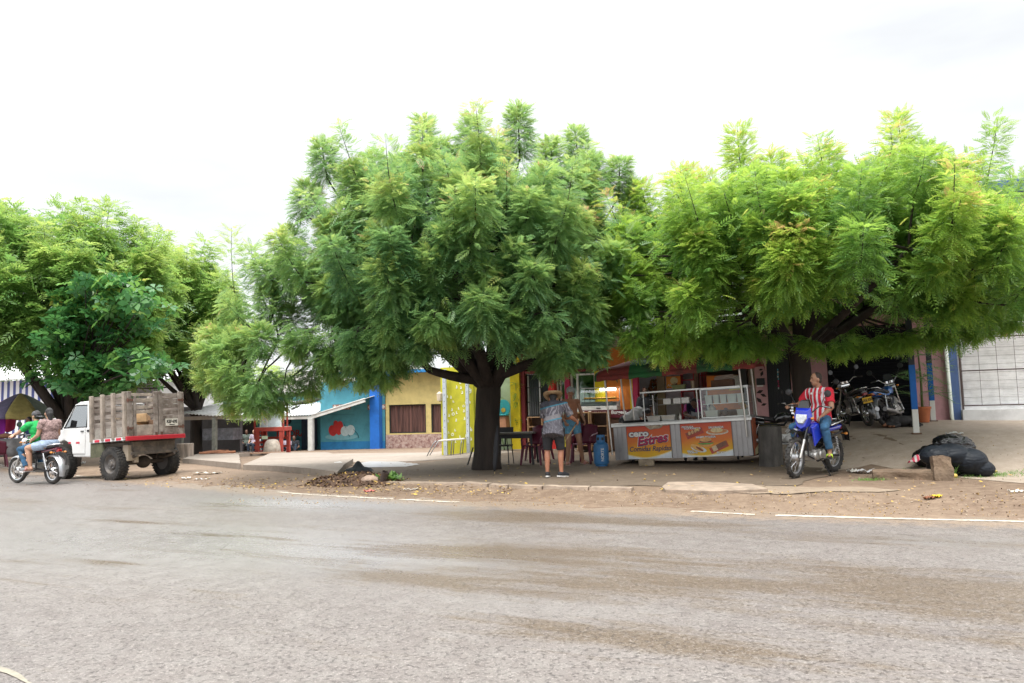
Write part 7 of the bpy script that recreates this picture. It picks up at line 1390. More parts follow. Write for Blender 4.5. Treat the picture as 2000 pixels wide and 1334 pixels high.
# display case with the lit lamp, burgundy counter and wooden shelves in front of the eatery
q = F0+FE*onp(1178,800)[0]-FN*.55; q.z = F0.z+.02; u0_, u1_ = onp(1143,800)[0]-onp(1178,800)[0], onp(1236,800)[0]-onp(1178,800)[0]; zc = onp(1178,801,back=-.55)[1]-.02
r = empty('counter', q, -FA, 'burgundy snack counter with white lettering in front of the eatery', 'counter'); g = MB(); g.box(((u0_+u1_)/2,.25,zc/2), (u1_-u0_,.55,zc)); g.build('body', BROWN, r); g = MB(); g.box(((u0_+u1_)/2,-.04,zc-.11), (u1_-u0_+.02,.025,.22)); sg_ = g.build('sign_panel', pm('burgundy sign', (.10,.012,.022), .4), r)
text('Carnes y', .14, 'lettering', WHT, sg_, (u0_+.50,-.054,zc-.07), bold=.003, shear=.1); text('C', .12, 'lettering', WHT, sg_, (u0_+.62,-.054,zc-.18), bold=.003); text('Burgers', .14, 'lettering', WHT, sg_, (u0_+1.15,-.054,zc-.07), bold=.003, shear=.1)
g = MB(); g.prism(ov(u0_+.13,zc-.09,.05,.07), -.058, -.053); g.build('logo', WHT, sg_)
zt_ = onp(1178,757,back=-.55)[1]-.02; w_ = onp(1215,780)[0]-onp(1145,780)[0]; xc = u0_+w_/2+.02
r2 = empty('display_case', q+V3(0,0,zc), -FA, 'glass snack display case with a glowing lamp on the burgundy counter', 'display case'); hh = zt_-zc; g = MB(); g.box((xc,.22,.06), (w_,.44,.12)); g.build('base', pm('cream enamel', (.62,.62,.60), .4), r2, bevel=.01); g = MB(); g.box((xc,-.004,.06), (.12,.012,.025)); g.build('handle', DARKM, r2)
g = MB(); g.prismx([(.0,.12),(.02,.24),(.40,.24),(.40,.12)], xc-w_/2+.02, xc+w_/2-.02); g.build('white_trays', pm('white tray paper', (.66,.68,.74), .5), r2); g = MB(); g.box((xc,.22,.31), (w_-.06,.36,.012)); g.build('shelf', DARKM, r2)
g = MB(); 
for s_ in (-1,1): g.box((xc+s_*(w_/2-.01),.41,hh/2+.06), (.02,.02,hh-.12))
g.box((xc,.3,hh), (w_,.26,.02)); g.build('case_frame', INOXL, r2); g = MB(); g.grid(lambda u, v: (xc-w_/2+w_*u, .0+.18*v*v, .12+(hh-.12)*v), 4, 6); g.build('curved_glass', CGL, r2, smooth=True, fix=False)
g = MB(); g.tube([(xc-.0,.26,hh-.05),(xc+w_/2-.08,.26,hh-.05)], .028, 8); g.build('lamp_tube', pm('lamp white', (.9,.9,.9), .4, emis=(1,.96,.85,9.0)), r2)
g = MB()
for k in range(16): g.ell((xc-w_/2+.10+(w_-.2)*k/15, .2+.05*(k%3), .345), (.055,.04,.025))
o = g.build('pastries', pm('golden pastry', (.60,.30,.05), .6, var=.3), None, smooth=True); o.location = q+V3(0,0,zc); o.rotation_euler = (0,0,-FA); o['kind'] = 'stuff'; tag(o, 'row of golden pastries heaped on the display case shelf', 'pastries')
# wooden shelf racks under the counter
def rack(label, px0, px1, py0, py1, back, mat):
    o = F0+FE*onp(px0,840,back=back)[0]+FN*back; w = onp(px1,840,back=back)[0]-onp(px0,840,back=back)[0]; z1 = onp((px0+px1)/2,py0,back=back)[1]; o.z = F0.z+.02; r = empty('wooden_rack', o, -FA, label, 'rack'); g = MB()
    for x in (.02, w-.02): g.box((x,.15,z1/2), (.04,.3,z1))
    g.build('side_panels', mat, r, bevel=.004)
    for z in (.15,.42,.68,z1-.02): g = MB(); g.box((w/2,.15,min(z,z1-.02)), (w-.085,.3,.03)); g.build('shelf_board', mat, r)
    g = MB(); g.box((w/2,.30,z1/2), (w-.09,.012,z1-.05)); g.build('back_panel', BROWN, r)
    return o, w
TANW2 = pm('honey wood', (.40,.24,.11), .6, var=.3, scale=4)
o_, w_ = rack('honey coloured wooden rack with bottles under the glass door', 1126,1152,806,880,-.9,TANW2)
rack('brown wooden rack between the honey rack and the cart', 1153,1188,806,880,-.95,pm('mid brown wood', (.22,.12,.06), .6, var=.3)); rack('tan wooden rack below the barred window', 1030,1060,815,880,-.35,TANW)
for k in range(6):
    for z, lb in ((.165,'low'),(.435,'middle')):
        o = MB(); o.lathe([(0,0),(.028,0),(.03,.10),(.012,.14),(.012,.17),(0,.17)], (0,0,0), 8); o = o.build('bottle', pm('bottle pale', (.45,.42,.36), .3) if k % 2 else pm('bottle amber', (.30,.12,.03), .3), None, smooth='auto'); o.location = o_+FE*(.09+(w_-.18)*k/5)+FN*.12+V3(0,0,z); tag(o, f'small bottle on the {lb} shelf of the honey coloured rack', 'bottle', f'bottles on the {lb} shelf of the honey rack')

# ================================================================ red kiosk and the left side
KB = G(526,889); r = empty('red_kiosk', KB, R(-9), 'red wooden kiosk with a glass box on its counter beside the blue house', 'kiosk'); RK = pm('brick red timber', (.36,.05,.035), .7, var=.2, dirt=(.2,.05,.04), damt=.4); kw = 1.28; kh = 1.12
for x in (-kw/2+.09, kw/2-.09):
    for y in (0,.7): g = MB(); g.box((x,y,kh/2), (.15,.12,kh)); g.build('leg', RK, r, bevel=.006)
g = MB(); g.box((0,.35,kh), (kw+.06,.86,.17)); g.build('counter', RK, r, bevel=.006); g = MB(); g.box((0,.35,kh+.093), (kw+.02,.8,.012)); g.build('counter_top', pm('pale counter', (.5,.45,.38), .7), r)
g = MB()
for k in range(5): g.box((-kw/2-.02,.35,.14+.2*k), (.04,.80,.10)); 
for z in (.35,.72): g.box((0,.72,z), (kw-.3,.04,.1))
g.build('side_slats', RK, r)
for x, y in ((-kw/2-.03,-.02),(-kw/2+.2,.2),(kw/2+.02,-.02),(kw/2-.1,.6)): g = MB(); g.box((x,y,kh+.4), (.06,.06,1.5)); g.build('post', RK, r)
g = MB(); g.box((.05,.35,kh+1.18), (kw+.3,1.0,.06)); g.build('roof', TIN, r)
g = MB(); g.add([(-.42,.05,kh+.1),(.5,.05,kh+.1),(.5,.05,kh+.75),(-.42,.05,kh+.75)], [(0,1,2,3)]); g.build('glass_panel', pm('hazy glass', (.50,.58,.62), .15, var=.15), r, solid=.012); g = MB()
for x in (-.44,-.12,.52): g.box((x,.04,kh+.43), (.04,.04,.68))
g.box((.04,.04,kh+.77), (1.0,.04,.04)); g.build('glass_frame', WHT, r)
o = MB(); o.loft([[Vector((x*w, y*d, z)) for x, y in ((-1,-1),(-.2,-1.2),(1,-1),(1.1,.2),(.9,1),(-.9,1),(-1.1,0))] for z, w, d in ((0,.26,.16),(.12,.33,.2),(.35,.31,.19),(.55,.27,.15),(.66,.20,.08),(.69,.10,.03))]); o = o.build('sack', pm('stained white sack', (.42,.37,.31), .9, var=.25, dirt=(.20,.08,.03), dscale=2.0, damt=.9), None, smooth=True); o.location = G(529,889)+V3(.12,-.18,.0); tag(o, 'stained white sack leaning under the red kiosk counter', 'sack')
o = MB(); o.box((0,0,0), (.26,.02,.14)); o = o.build('small_board', pm('pale green board', (.45,.55,.38), .7), None); o.location = KB+Vector((-.16,-.13,.77)); tag(o, 'small pale green board hanging under the kiosk counter', 'board')
def blobstone(name, label, cat, loc, r, mat, seed=0, group=None, **k):
    g = MB(); g.ell((0,0,0), r, None, 12, 8); me_v = []
    for v in g.v: p = Vector(v); n_ = NZ.noise(p*(2.2/max(r))+Vector((seed,0,0))); me_v.append(tuple(p*(1+.28*n_)))
    g.v = me_v; o = g.build(name, mat, None, smooth='auto'); o.location = loc; return tag(o, label, cat, group)
blobstone('white_stone', 'pale rounded stone lying on the bare ground left of the debris heap', 'stone', G(660,914)+V3(0,0,.05), (.20,.13,.10), pm('pale stone', (.55,.54,.51), .8, bump=.3), 3)
o = MB(); o.tube([(-.75,0,.08),(-.2,.03,.10),(.3,0,.08),(.7,.02,.11)], [.09,.13,.10,.07], 8, flat=.7); o.tube([(-.5,.1,.13),(0,.12,.16),(.4,.1,.14)], .05, 6); o = o.build('fallen_log', pm('split log', (.30,.13,.07), .85, var=.5, scale=5, bump=.6, bscale=20), None, smooth='auto'); o.location = G(426,893)+V3(0,0,.10); o.rotation_euler = (0,0,R(8)); tag(o, 'split reddish log lying on the pale slab left of the kiosk', 'log')
o = MB(); o.beam((-1.2,0,.03), (1.2,0,.03), .14, .05); o = o.build('plank', pm('old plank', (.36,.22,.15), .85), None); o.location = G(498,891)+V3(0,0,.1); o.rotation_euler = (0,0,R(4)); tag(o, 'thin brown plank lying on the slab in front of the kiosk', 'plank')
for k in range(7): blobstone('rubble_stone', 'small grey stone among rubble at the foot of the shed post', 'stone', G(422+k*5, 885-(k%3))+V3(0,0,.05), (.14,.10,.09), pm('grey rubble', (.26,.25,.24), .9, var=.4), k, 'rubble at the shed post')
# parasol, stall table and bits at the left edge
YU = 28.5; tp = P(40,768,YU); pb = Vector((tp.x, tp.y, terrain(tp.x, tp.y))); r = empty('market_parasol', pb, R(12), 'large faded parasol with red, violet and ochre panels over the street stall', 'parasol'); H_ = tp.z-pb.z; g = MB(); g.tube([(0,0,0),(0,0,H_)], .022, 8); g.build('pole', STEEL, r); RU = 1.28; rim = H_-.78
cols = [('violet cloth',(.13,.11,.19)),('ochre cloth',(.36,.29,.10)),('grey green cloth',(.16,.19,.15)),('red cloth',(.40,.05,.05)),('violet cloth',0),('ochre cloth',0),('grey green cloth',0),('red cloth',0)]
for i, (nm, c) in enumerate(cols):
    a0 = R(-112+i*45-22); g = MB(); f_ = lambda u, v: (math.cos(a0+R(45)*u)*RU*v*(1-.06*math.sin(u*3.14)*v), math.sin(a0+R(45)*u)*RU*v*(1-.06*math.sin(u*3.14)*v), H_-.78*v**1.35+.03*math.sin(u*3.14)*v*-1)
    g.grid(f_, 6, 8); g.grid(lambda u, v: (f_(u,1)[0], f_(u,1)[1], f_(u,1)[2]-v*.17+.02*math.sin(u*9)*v), 6, 2); g.build('panel', pm(nm, c or (0,0,0), .85, var=.2), r, smooth=True, solid=.006)
g = MB()
for i in range(8): a = R(-134+i*45); g.tube([(0,0,H_-.03),(math.cos(a)*RU,math.sin(a)*RU,rim-.02)], .007, 5); g.tube([(0,0,H_-.75),(math.cos(a)*RU*.5,math.sin(a)*RU*.5,H_-.36)], .006, 5)
g.build('ribs', DARKM, r)
q = P(25,889,27.6); q.z = terrain(q.x, q.y); t_ = table('street stall table draped with grey cloth at the left edge', q, R(15), 1.9, .8, .90, pm('grey stall cloth', (.20,.19,.19), .9, var=.3), DARKM, .035, name='stall_table'); g = MB(); g.grid(lambda u, v: (-.93+1.86*u, -.42-.03*math.sin(u*25), .89-.62*v), 40, 3); g.build('cloth', MATS['grey stall cloth'], t_, smooth=True, solid=.008)
o = MB(); o.tube([(-.35,0,.06),(.0,.02,.10),(.35,0,.06)], [.05,.10,.05], 10); o = o.build('bread_loaf', pm('brown loaf', (.24,.11,.06), .8), None, smooth=True); o.location = q+Vector((-.22,-.1,.91)); tag(o, 'long brown loaf lying on the grey street stall table', 'food')
chair_simple('maroon plastic arm chair at the street stall on the left edge', P(-4,893,26.0)*1, R(40), MAR); bpy.data.objects[[o.name for o in bpy.data.objects if o.get('label') == 'maroon plastic arm chair at the street stall on the left edge'][0]].location.z = terrain(-17.5,26)
o = MB(); o.grid(lambda u, v: (-.22+.44*u, .04*math.sin(u*7+v*3), .0-.62*v*(1-.4*abs(u-.4))), 8, 6); o = o.build('pink_garment', pm('pink cloth', (.50,.04,.12), .85), None, smooth=True, solid=.01); o.location = P(19,812,28.3); tag(o, 'pink and red garment hanging under the parasol rim', 'garment')
o = MB(); o.grid(lambda u, v: (-.2+.4*u, .04*math.sin(u*7+v*3), -.95*v), 8, 6); o = o.build('violet_garment', pm('violet cloth bright', (.30,.02,.33), .85), None, smooth=True, solid=.01); o.location = P(-1,812,27.8); tag(o, 'bright violet garment hanging at the left edge of the stall', 'garment')

# ---- parked motorcycles
p = P(84,893,21.0); p.z = terrain(p.x, p.y)+.005
motorcycle('dark motorcycle with round chrome gauges parked behind the three riders', p, R(160), BLK_MC, steer=.2)
ST_ = pm('yellow plate', (.62,.36,.01), .5)
p = G(1700,838); hb = Vector((.05,.998)); p = Vector((p.x, p.y, 0))+Vector((hb.x, hb.y, 0))*.66; p.z = terrain(p.x, p.y)+.01
motorcycle('black motorcycle with yellow rear plate parked before the dark shutter', p, math.atan2(-hb.x, hb.y), BLK_MC, lean=R(-11), plate=(ST_, 'UGJ 53G'), rimc=CHROME, steer=.2, fend=BLK_MC, seatc=None, frontcol=GREY_MC)
p = G(1730,836); hb = Vector((.74,.672)); p = Vector((p.x, p.y, 0))+Vector((hb.x, hb.y, 0))*.64; p.z = terrain(p.x, p.y)+.01
motorcycle('sky blue motorcycle leaning on its stand beside the blue and white post', p, math.atan2(-hb.x, hb.y), BLUE2, lean=R(-14), spokes=False, rimc=DARKM, wind=True, fend=GREY_MC, steer=.35, frontcol=BLK_MC)
p = G(1530,892); hb = Vector((.93,-.36)); p = Vector((p.x, p.y, 0)); p.z = terrain(p.x, p.y)+.01
motorcycle('black motorcycle with yellow striped panels parked behind the grey stump', p, math.atan2(-hb.x, hb.y), BLK_MC, lean=R(-6), spokes=False, rimc=DARKM, fend=BLK_MC, frontcol=pm('yellow black plastic', (.45,.38,.03), .4, var=.8, scale=12, two=(.03,.03,.03)), steer=-.3, wind=True)
p = P(1592,868,16.6); hb = Vector((-.3,-.95)); p.z = terrain(p.x, p.y)+.01
motorcycle('dark motorcycle parked under the right tree behind the striped rider', p, math.atan2(-hb.x, hb.y), GREY_MC, lean=R(-6), spokes=False, rimc=DARKM, fend=BLK_MC, frontcol=BLK_MC, wind=True)

# ---- plant pot, dog
q = P(1803,822,18.3); q.z = terrain(q.x, q.y)+.01; r = empty('flower_pot', q, 0, 'terracotta pot standing by the pink wall between the two posts', 'pot'); g = MB(); g.lathe([(0,0),(.13,0),(.18,.32),(.195,.32),(.195,.37),(.17,.37),(.165,.33),(0,.33)], (0,0,0), 20); g.build('pot', pm('terracotta', (.40,.12,.045), .8, var=.15), r, smooth='auto'); g = MB(); g.lathe([(0,.30),(.166,.335),(0,.337)], (0,0,0), 14); g.build('soil', MATS['dark brown wood'], r)
r = empty('palm_plant', q+V3(0,0,.33), 0, 'potted palm with drooping fronds rising from the terracotta pot', 'plant'); lv = Leaves(); wd = MB()
for k in range(30):
    a = random.random()*6.28; z0 = random.uniform(.1,1.4); d = Vector((math.cos(a), math.sin(a), random.uniform(-.1,.9))); lv.add((0,0,z0), d, random.uniform(.45,.75), .35+random.gauss(0,.1), random.uniform(-.4,.4))
wd.tube([(0,0,-.05),(.02,0,.7),(.0,.02,1.5)], [.03,.025,.015], 7); wd.build('stem', pm('palm stem', (.10,.13,.04), .8), r, smooth=True); lv.build('fronds', NEEM, r, [pinnate(9,.34,.035,.55), pinnate(9,.32,.035,.8)])
q = G(1762,834); r = MB(); BD = pm('black dog fur', (.016,.014,.014), .75, var=.4, bump=.6, bscale=90)
r.ell((0,0,.13), (.30,.17,.13)); r.ell((.22,0,.13), (.15,.15,.125)); r.ell((-.22,-.02,.14), (.15,.14,.125)); r.caps((-.26,-.05,.15), (-.38,-.12,.10), .085, .07, 10); r.ell((-.42,-.13,.09), (.085,.07,.065)); r.caps((-.46,-.14,.075), (-.54,-.16,.05), .045, .032, 8); r.ell((-.40,-.06,.15), (.03,.045,.04)); r.ell((-.37,-.17,.15), (.035,.03,.045)); r.caps((-.2,-.14,.06), (-.44,-.22,.03), .045, .032, 8); r.caps((-.16,-.15,.05), (-.38,-.28,.028), .042, .03, 8); r.caps((.25,-.12,.10), (.10,-.22,.05), .075, .05, 8); r.caps((.10,-.22,.05), (.26,-.26,.03), .045, .03, 8); r.caps((.34,.02,.10), (.40,-.14,.04), .035, .02, 8); r.caps((.40,-.14,.04), (.28,-.26,.03), .02, .012, 8)
tn_ = pm('tan dog fur', (.20,.085,.04), .8); o = r.build('dog', [BD, tn_], None, smooth=True); o.location = q; o.rotation_euler = (0,0,R(6)); fuse(o, .012, 3); o.data.materials.clear(); o.data.materials.append(BD); o.data.materials.append(tn_)
for p_ in o.data.polygons: p_.material_index = 1 if (p_.center.x < -.49 or (p_.center.z < .05 and p_.center.x < -.36)) else 0
tag(o, 'black dog with tan muzzle curled asleep on the pavement near the blue and white post', 'dog')

# ================================================================ rubbish heap at the right, litter, leaf heap
BAGM = pm('black bin bag', (.006,.006,.007), .2, var=.3, bump=.9, bscale=12, spec=.5, stretch=(1,1,2)); BAGB = pm('blue black sack', (.010,.013,.018), .5, var=.25, bump=.8, bscale=9, spec=.22, stretch=(.6,1,2.2))
def bag(label, loc, parts, mat, rz=0, seed=0, neck=None):
    g = MB()
    for c, s_ in parts: g.ell(c, s_, None, 18, 12)
    o = g.build('rubbish_bag', mat, None, smooth=True); fuse(o, .014, 3)
    nn = [v.normal.copy() for v in o.data.vertices]; out = []
    for v, n_ in zip(o.data.vertices, nn):
        p = v.co; kk = .3 if mat is BAGB else .75; d = NZ.fractal(p*5.5+Vector((seed,0,0)), 1, 2, 4)*.022*kk+kk*abs(NZ.noise(Vector((p.x*4+seed, p.y*18, p.z*15))))*.034-kk*abs(NZ.noise(Vector((p.x*16+seed, p.y*9, p.z*5))))*.022; out.extend(p+n_*d)
    o.data.vertices.foreach_set('co', out)
    o.data.update(); o.location = loc; o.scale = (1,1,.80); o.rotation_euler = (0,0,rz); return tag(o, label, 'rubbish bag', 'black rubbish bags on the kerb')
q = G(1866,930); bag('big blue black sack slumped over the concrete block', q+V3(-.02,.0,0), [((-.28,.0,.42),(.24,.24,.22)),((-.02,-.02,.42),(.30,.26,.25)),((.22,-.10,.30),(.27,.25,.27)),((.36,-.16,.16),(.20,.20,.17)),((-.05,.08,.2),(.35,.2,.22))], BAGB, 0, 1)
q = G(1812,913); bag('small round black rubbish bag at the left of the big sack', q+V3(.02,.06,0), [((0,0,.19),(.23,.2,.21)),((.06,.02,.34),(.16,.14,.11)),((.16,.02,.44),(.09,.08,.06))], BAGM, 0, 5)
q = G(1880,908); bag('shiny black rubbish bag behind the right end of the big sack', q+V3(.06,.28,0), [((.04,0,.32),(.30,.22,.30)),((-.10,0,.46),(.30,.2,.18)),((.12,-.03,.16),(.2,.2,.17))], BAGM, 0, 9)
def cblock(label, loc, dims, rz, tilt=0, seed=0, name='concrete_block'):
    bm = bmesh.new(); bmesh.ops.create_cube(bm, size=1); bmesh.ops.scale(bm, vec=dims, verts=bm.verts); bmesh.ops.subdivide_edges(bm, edges=bm.edges, cuts=6, use_grid_fill=True)
    for v in bm.verts: v.co += v.co.normalized()*(NZ.fractal(v.co*5+Vector((seed,0,0)), 1, 2, 3)*.035-.02*(abs(v.co.x)/dims[0]+abs(v.co.y)/dims[1]+abs(v.co.z)/dims[2]-1)**2*4) + Vector((0,0,-.30*max(0, v.co.x)*(v.co.z > 0)*(dims[2] > .3)))
    me = bpy.data.meshes.new(name); bm.to_mesh(me); bm.free(); me.materials.append(pm('brown stained concrete', (.17,.115,.075), .9, var=.35, scale=6, bump=.8, bscale=25, dirt=(.09,.07,.045), damt=.6)); o = bpy.data.objects.new(name, me); COL.objects.link(o); o.location = loc+V3(0,0,dims[2]/2-.04); o.rotation_euler = (tilt, 0, rz); return tag(o, label, 'concrete block')
cblock('upright broken concrete block against the big black sack', G(1840,938), (.27,.24,.42), R(-16), R(-12), 2); cblock('long low broken concrete kerb piece left of the rubbish bags', G(1765,935), (.92,.42,.17), R(-24), R(3), 7)
o = MB(); o.grid(lambda u, v: (-.20+.40*u, -.12+.24*v, .02+.13*math.sin(u*3.14)*math.sin(v*2.6+.3)+.02*math.sin(u*17+v*5)), 14, 9); o = o.build('striped_cloth', stripes('red white cloth', ((.50,.04,.08),(.55,.50,.48)), 'X', 14, .5), None, smooth=True, solid=.008); o.location = G(1800,917); o.location.z += .10; o.rotation_euler = (0,0,R(-20)); tag(o, 'crumpled red and white striped cloth below the small bag', 'cloth')
r = empty('pineapple_crown', G(1864,933), 0, 'cut green pineapple crown lying in front of the big sack', 'pineapple crown'); lv = Leaves()
for k in range(22): a = random.random()*6.28; lv.add((0,0,.03), Vector((math.cos(a)*.6, math.sin(a)*.6, random.uniform(.4,1.4))), random.uniform(.13,.24), .55+random.gauss(0,.12), 0)
blade = np.array([[[-.07,0,0],[.07,0,0],[.05,.6,.02],[-.05,.6,.02]],[[-.05,.6,.02],[.05,.6,.02],[.005,1,-.05],[-.005,1,-.05]]]); lv.build('leaves', FARL, r, [blade]); g = MB(); g.ell((0,0,.03), (.05,.05,.04)); g.build('core', pm('pineapple core', (.55,.40,.10), .7), r, smooth=True)
def litter(label, px, py, w, d, col, cat='litter', rz=0, h=.05, name='paper_litter', rough=.6):
    o = MB(); k = random.random()*9; o.grid(lambda u, v: (w*(u-.5), d*(v-.5), .012+h*abs(math.sin(u*5+k)*math.cos(v*4+k))+.012*math.sin(u*21+k)), 10, 7); o = o.build(name, pm('litter %.2f %.2f %.2f' % col, col, rough, var=.2, scale=9), None, smooth=True, solid=.004); o.location = G(px,py)+V3(0,0,.008); o.rotation_euler = (0,0,rz); return tag(o, label, cat)
litter('crumpled white plastic bag on the ground left of the low concrete piece', 1692,925,.30,.18,(.62,.62,.62),'plastic bag',R(-15),.06,'plastic_bag',.3); litter('dull cream wrapper lying beside the crumpled white bag', 1668,924,.24,.14,(.45,.43,.38),'wrapper',R(10),.05)
litter('blue food wrapper beside the right end of the big sack', 1921,922,.24,.14,(.14,.22,.45),'wrapper',0,.08); litter('white and yellow carton squashed beside the big sack', 1918,927,.24,.14,(.60,.58,.35),'carton',0,.09); litter('small yellow wrapper on the grass right of the sack', 1937,924,.16,.10,(.60,.45,.08),'wrapper',.4,.05)
litter('white paper scrap on the bare pavement behind the bags', 1864,850,.30,.12,(.6,.6,.58),'paper',R(-20),.05); litter('bright yellow leaf shaped wrapper on the roadside', 1830,973,.12,.08,(.62,.42,.02),'wrapper',.2,.02); litter('brown dry leaf on the roadside left of the yellow wrapper', 1815,976,.14,.07,(.20,.07,.03),'dry leaf',.1,.02); litter('white paper shred on the roadside at the far right', 1985,963,.22,.05,(.55,.52,.46),'paper',.1,.02)
litter('pink plastic strip on the verge below the debris heap', 722,962,.20,.07,(.50,.14,.12),'plastic strip',.6,.03); litter('white plastic scrap on the verge right of the pink strip', 802,959,.26,.07,(.50,.47,.42),'plastic scrap',.1,.02); litter('white paper scrap beside the road left of the broken slab', 395,938,.34,.08,(.6,.58,.55),'paper',.1,.02); litter('white paper scrap on the verge in front of the slab', 364,936,.20,.08,(.6,.58,.55),'paper',.3,.03); litter('thin white board scrap lying near the slab edge', 405,926,.85,.10,(.48,.44,.38),'scrap',R(-22),.02); litter('white cup lying under the lorry', 163,907,.12,.1,(.62,.62,.62),'cup',.3,.09)
# leaf and rubbish heap by the kerb with a black rag on it
hp = G(690,940); g = MB(); HM_ = ground_mat('leaf litter soil', (.045,.028,.02), (.085,.052,.035), (.16,.10,.06), pit=.5, bump=1.0)
def hf(u, v):
    x = -1.05+2.1*u; y = -.5+1.0*v; r2 = (x/1.05)**2+(y/.5)**2; z = .16*max(0, 1-r2)**.8+.05*fbm(x*2, y*2, 2.2, 4)*max(0, 1-r2); p = hp+EV*x+NV*y; return (p.x-hp.x, p.y-hp.y, terrain(p.x, p.y)-hp.z+z-.01)
g.grid(hf, 46, 24)
for k in range(900):
    u, v = random.random(), random.random(); c = Vector(hf(u, v)); s_ = random.uniform(.02,.055); q_ = Euler((random.gauss(0,.6), random.gauss(0,.6), random.random()*6.28)).to_matrix(); g.mi = random.choice((1,1,1,1,1,2,3,0,0))
    g.add([c+V3(0,0,.012)+q_ @ Vector(w_)*s_ for w_ in ((-1,0,0),(0,-.4,.1),(1,0,.15),(0,.4,.1))], [(0,1,2,3)])
LB_ = pm('rotten brown leaf', (.07,.035,.02), .85, var=.5); o = g.build('debris_heap', [HM_, LB_, pm('dry tan leaf', (.24,.15,.07), .85, var=.4), pm('dull yellow leaf', (.38,.25,.06), .85)], None, fix=False); o.location = hp; tag(o, 'low heap of dark rotten leaves and dirt at the kerb', 'debris heap')
o = MB(); o.loft([[Vector((x*a, y*b2, z)) for x, y in ((-1,-1),(.1,-1.3),(1,-.8),(1.1,.6),(0,1.1),(-1,.7))] for z, a, b2 in ((0,.30,.14),(.06,.24,.11),(.10,.11,.07),(.19,.05,.04),(.22,.02,.02))]); o = o.build('black_rag', pm('black cloth', (.022,.027,.032), .8, var=.4), None, smooth='auto'); o.location = G(704,923)+V3(-.05,.0,.03); tag(o, 'peaked dark cloth lying on top of the debris heap', 'cloth')
blobstone('pale_rubble', 'pale lump of broken plaster in the debris heap', 'stone', G(722,945)+V3(0,0,.08), (.17,.09,.08), pm('pale plaster', (.34,.25,.19), .9, var=.3, bump=.6), 8)
def tuft(label, px, py, w, d, n, h, tint=.55, name='grass'):
    r = Leaves(); q = G(px,py)
    for k in range(n):
        x, y = random.gauss(0,w*.4), random.gauss(0,d*.4); r.add((x, y, terrain(q.x+x, q.y+y)-q.z), Vector((random.gauss(0,.6), random.gauss(0,.6), random.uniform(.25,.9))), random.uniform(.5,1.2)*h, tint+random.gauss(0,.12), random.uniform(-.5,.5))
    o = r.build(name, FARL, None, [blade]); o.location = q; return tag(o, label, 'grass', kind='stuff')
tuft('patch of green grass beside the big black sack', 1935,930,.75,.28,520,.07); tuft('small grass patch in front of the low concrete piece', 1700,938,.34,.16,220,.06); tuft('scattered weeds on the right verge', 1985,925,.5,.2,120,.05); tuft('thin grass along the edge of the low concrete piece', 1765,920,.6,.15,120,.05)
r = empty('weed_plant', G(762,941), 0, 'small leafy green weed at the right end of the debris heap', 'plant'); lv = Leaves()
for k in range(60): lv.add((random.gauss(0,.10), random.gauss(0,.05), random.uniform(.0,.06)), Vector((random.gauss(0,1), random.gauss(0,1), random.uniform(.1,.9))), random.uniform(.10,.2), .5+random.gauss(0,.1), 0)
lv.build('leaves', FARL, r, [np.array([[[0,0,0],[.22,.5,.05],[0,1,0],[-.22,.5,.05]]])])
o = MB(); o.lathe([(0,0),(.07,0),(.075,.20),(.06,.20),(.055,.02),(0,.02)], (0,0,0), 12); o = o.build('dark_pot', pm('dark tin', (.05,.035,.03), .6), None, smooth='auto'); o.location = G(748,943)+V3(0,0,.02); o.rotation_euler = (R(14),R(18),0); tag(o, 'dark rusty tin between the debris heap and the green weed', 'tin')
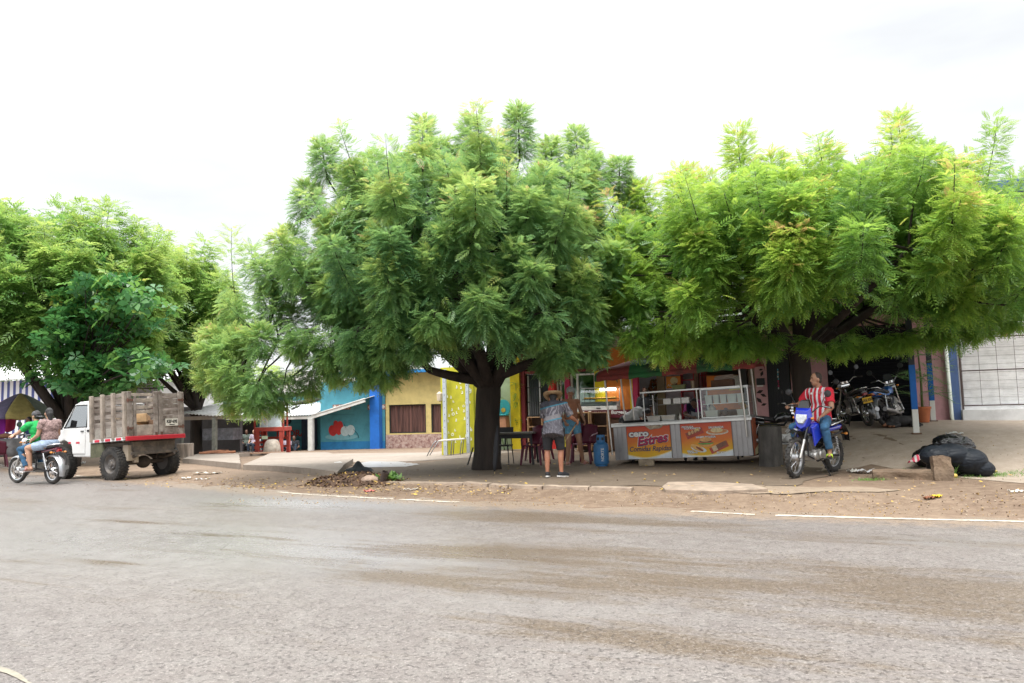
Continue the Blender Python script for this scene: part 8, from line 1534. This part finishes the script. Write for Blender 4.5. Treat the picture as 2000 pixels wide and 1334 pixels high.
# fallen neem leaves and small rubbish spread on the ground
def scatter(name, label, zones, n, size, mats, cat):
    g = MB(); cur = 0
    for (px0, py0, px1, py1, k) in zones:
        for _ in range(int(n*k)):
            p = G(random.uniform(px0,px1), random.uniform(py0,py1)); s_ = random.uniform(.5,1.5)*size; a = random.random()*6.28; c, s2 = math.cos(a)*s_, math.sin(a)*s_; z = p.z+.022+random.uniform(0,.012); g.mi = random.randrange(len(mats))
            g.add([(p.x-c, p.y-s2, z), (p.x+s2*.4, p.y-c*.4, z+random.uniform(0,.02)), (p.x+c, p.y+s2, z+random.uniform(0,.02)), (p.x-s2*.4, p.y+c*.4, z)], [(0,1,2,3)])
    o = g.build(name, mats, None, fix=False); return tag(o, label, cat, kind='stuff')
LYEL = pm('fallen yellow leaf', (.50,.34,.06), .8); LTAN = pm('fallen tan leaf', (.36,.24,.10), .8); LBRN = pm('fallen brown leaf', (.11,.06,.035), .85); LPAL = pm('pale scrap', (.5,.45,.38), .8)
scatter('fallen_leaves', 'yellow and brown fallen leaves strewn along the kerb and under the trees', [(430,937,600,958,.9),(600,925,790,968,1.6),(800,950,1000,970,.7),(560,905,700,925,.6),(1000,905,1500,960,.55),(1500,930,1990,990,.45),(700,905,1000,945,.25),(240,925,460,955,.4),(1400,840,1700,930,.3)], 210, .030, [LYEL,LTAN,LBRN,LTAN], 'leaves')
g = MB(); 
def pebbles(name, label, zones, n, size, mats):
    g = MB()
    for (px0, py0, px1, py1, k) in zones:
        for _ in range(int(n*k)):
            p = G(random.uniform(px0,px1), random.uniform(py0,py1)); s_ = size*random.uniform(.4,1.5); g.mi = random.randrange(len(mats)); q = Euler((random.random()*3,random.random()*3,random.random()*3)).to_matrix()
            vs = [p+V3(0,0,.01)+q @ Vector(v)*s_*random.uniform(.7,1.1) for v in ((1,0,0),(-1,0,0),(0,1,0),(0,-1,0),(0,0,.7),(0,0,-.7))]; g.add(vs, [(0,2,4),(2,1,4),(1,3,4),(3,0,4),(2,0,5),(1,2,5),(3,1,5),(0,3,5)])
    o = g.build(name, mats, None, fix=False); return tag(o, label, 'gravel', kind='stuff')
pebbles('gravel', 'loose small stones and grit scattered over the dirt verge and road edge', [(0,915,500,955,.5),(450,940,900,985,1.0),(880,955,1400,990,1.0),(1400,960,2000,1010,1.2),(1200,850,2000,950,.5)], 420, .011, [pm('grit pale', (.36,.29,.22), .9), pm('grit brown', (.15,.105,.07), .9), LTAN])
# overhead cable at the right
for (a, b_) in (((1860,383,19),(2040,335,17)),((1935,425,18),(2040,398,17))):
    A, B = P(*a), P(*b_); g = MB(); g.tube([lerp(A, B, i/8)-V3(0,0,.12*math.sin(i/8*3.14)) for i in range(-6,9)], .009, 5); tag(g.build('overhead_cable', DARKM, None), ('upper' if a[0] == 1860 else 'lower')+' thin dark cable crossing the sky behind the right tree', 'cable')
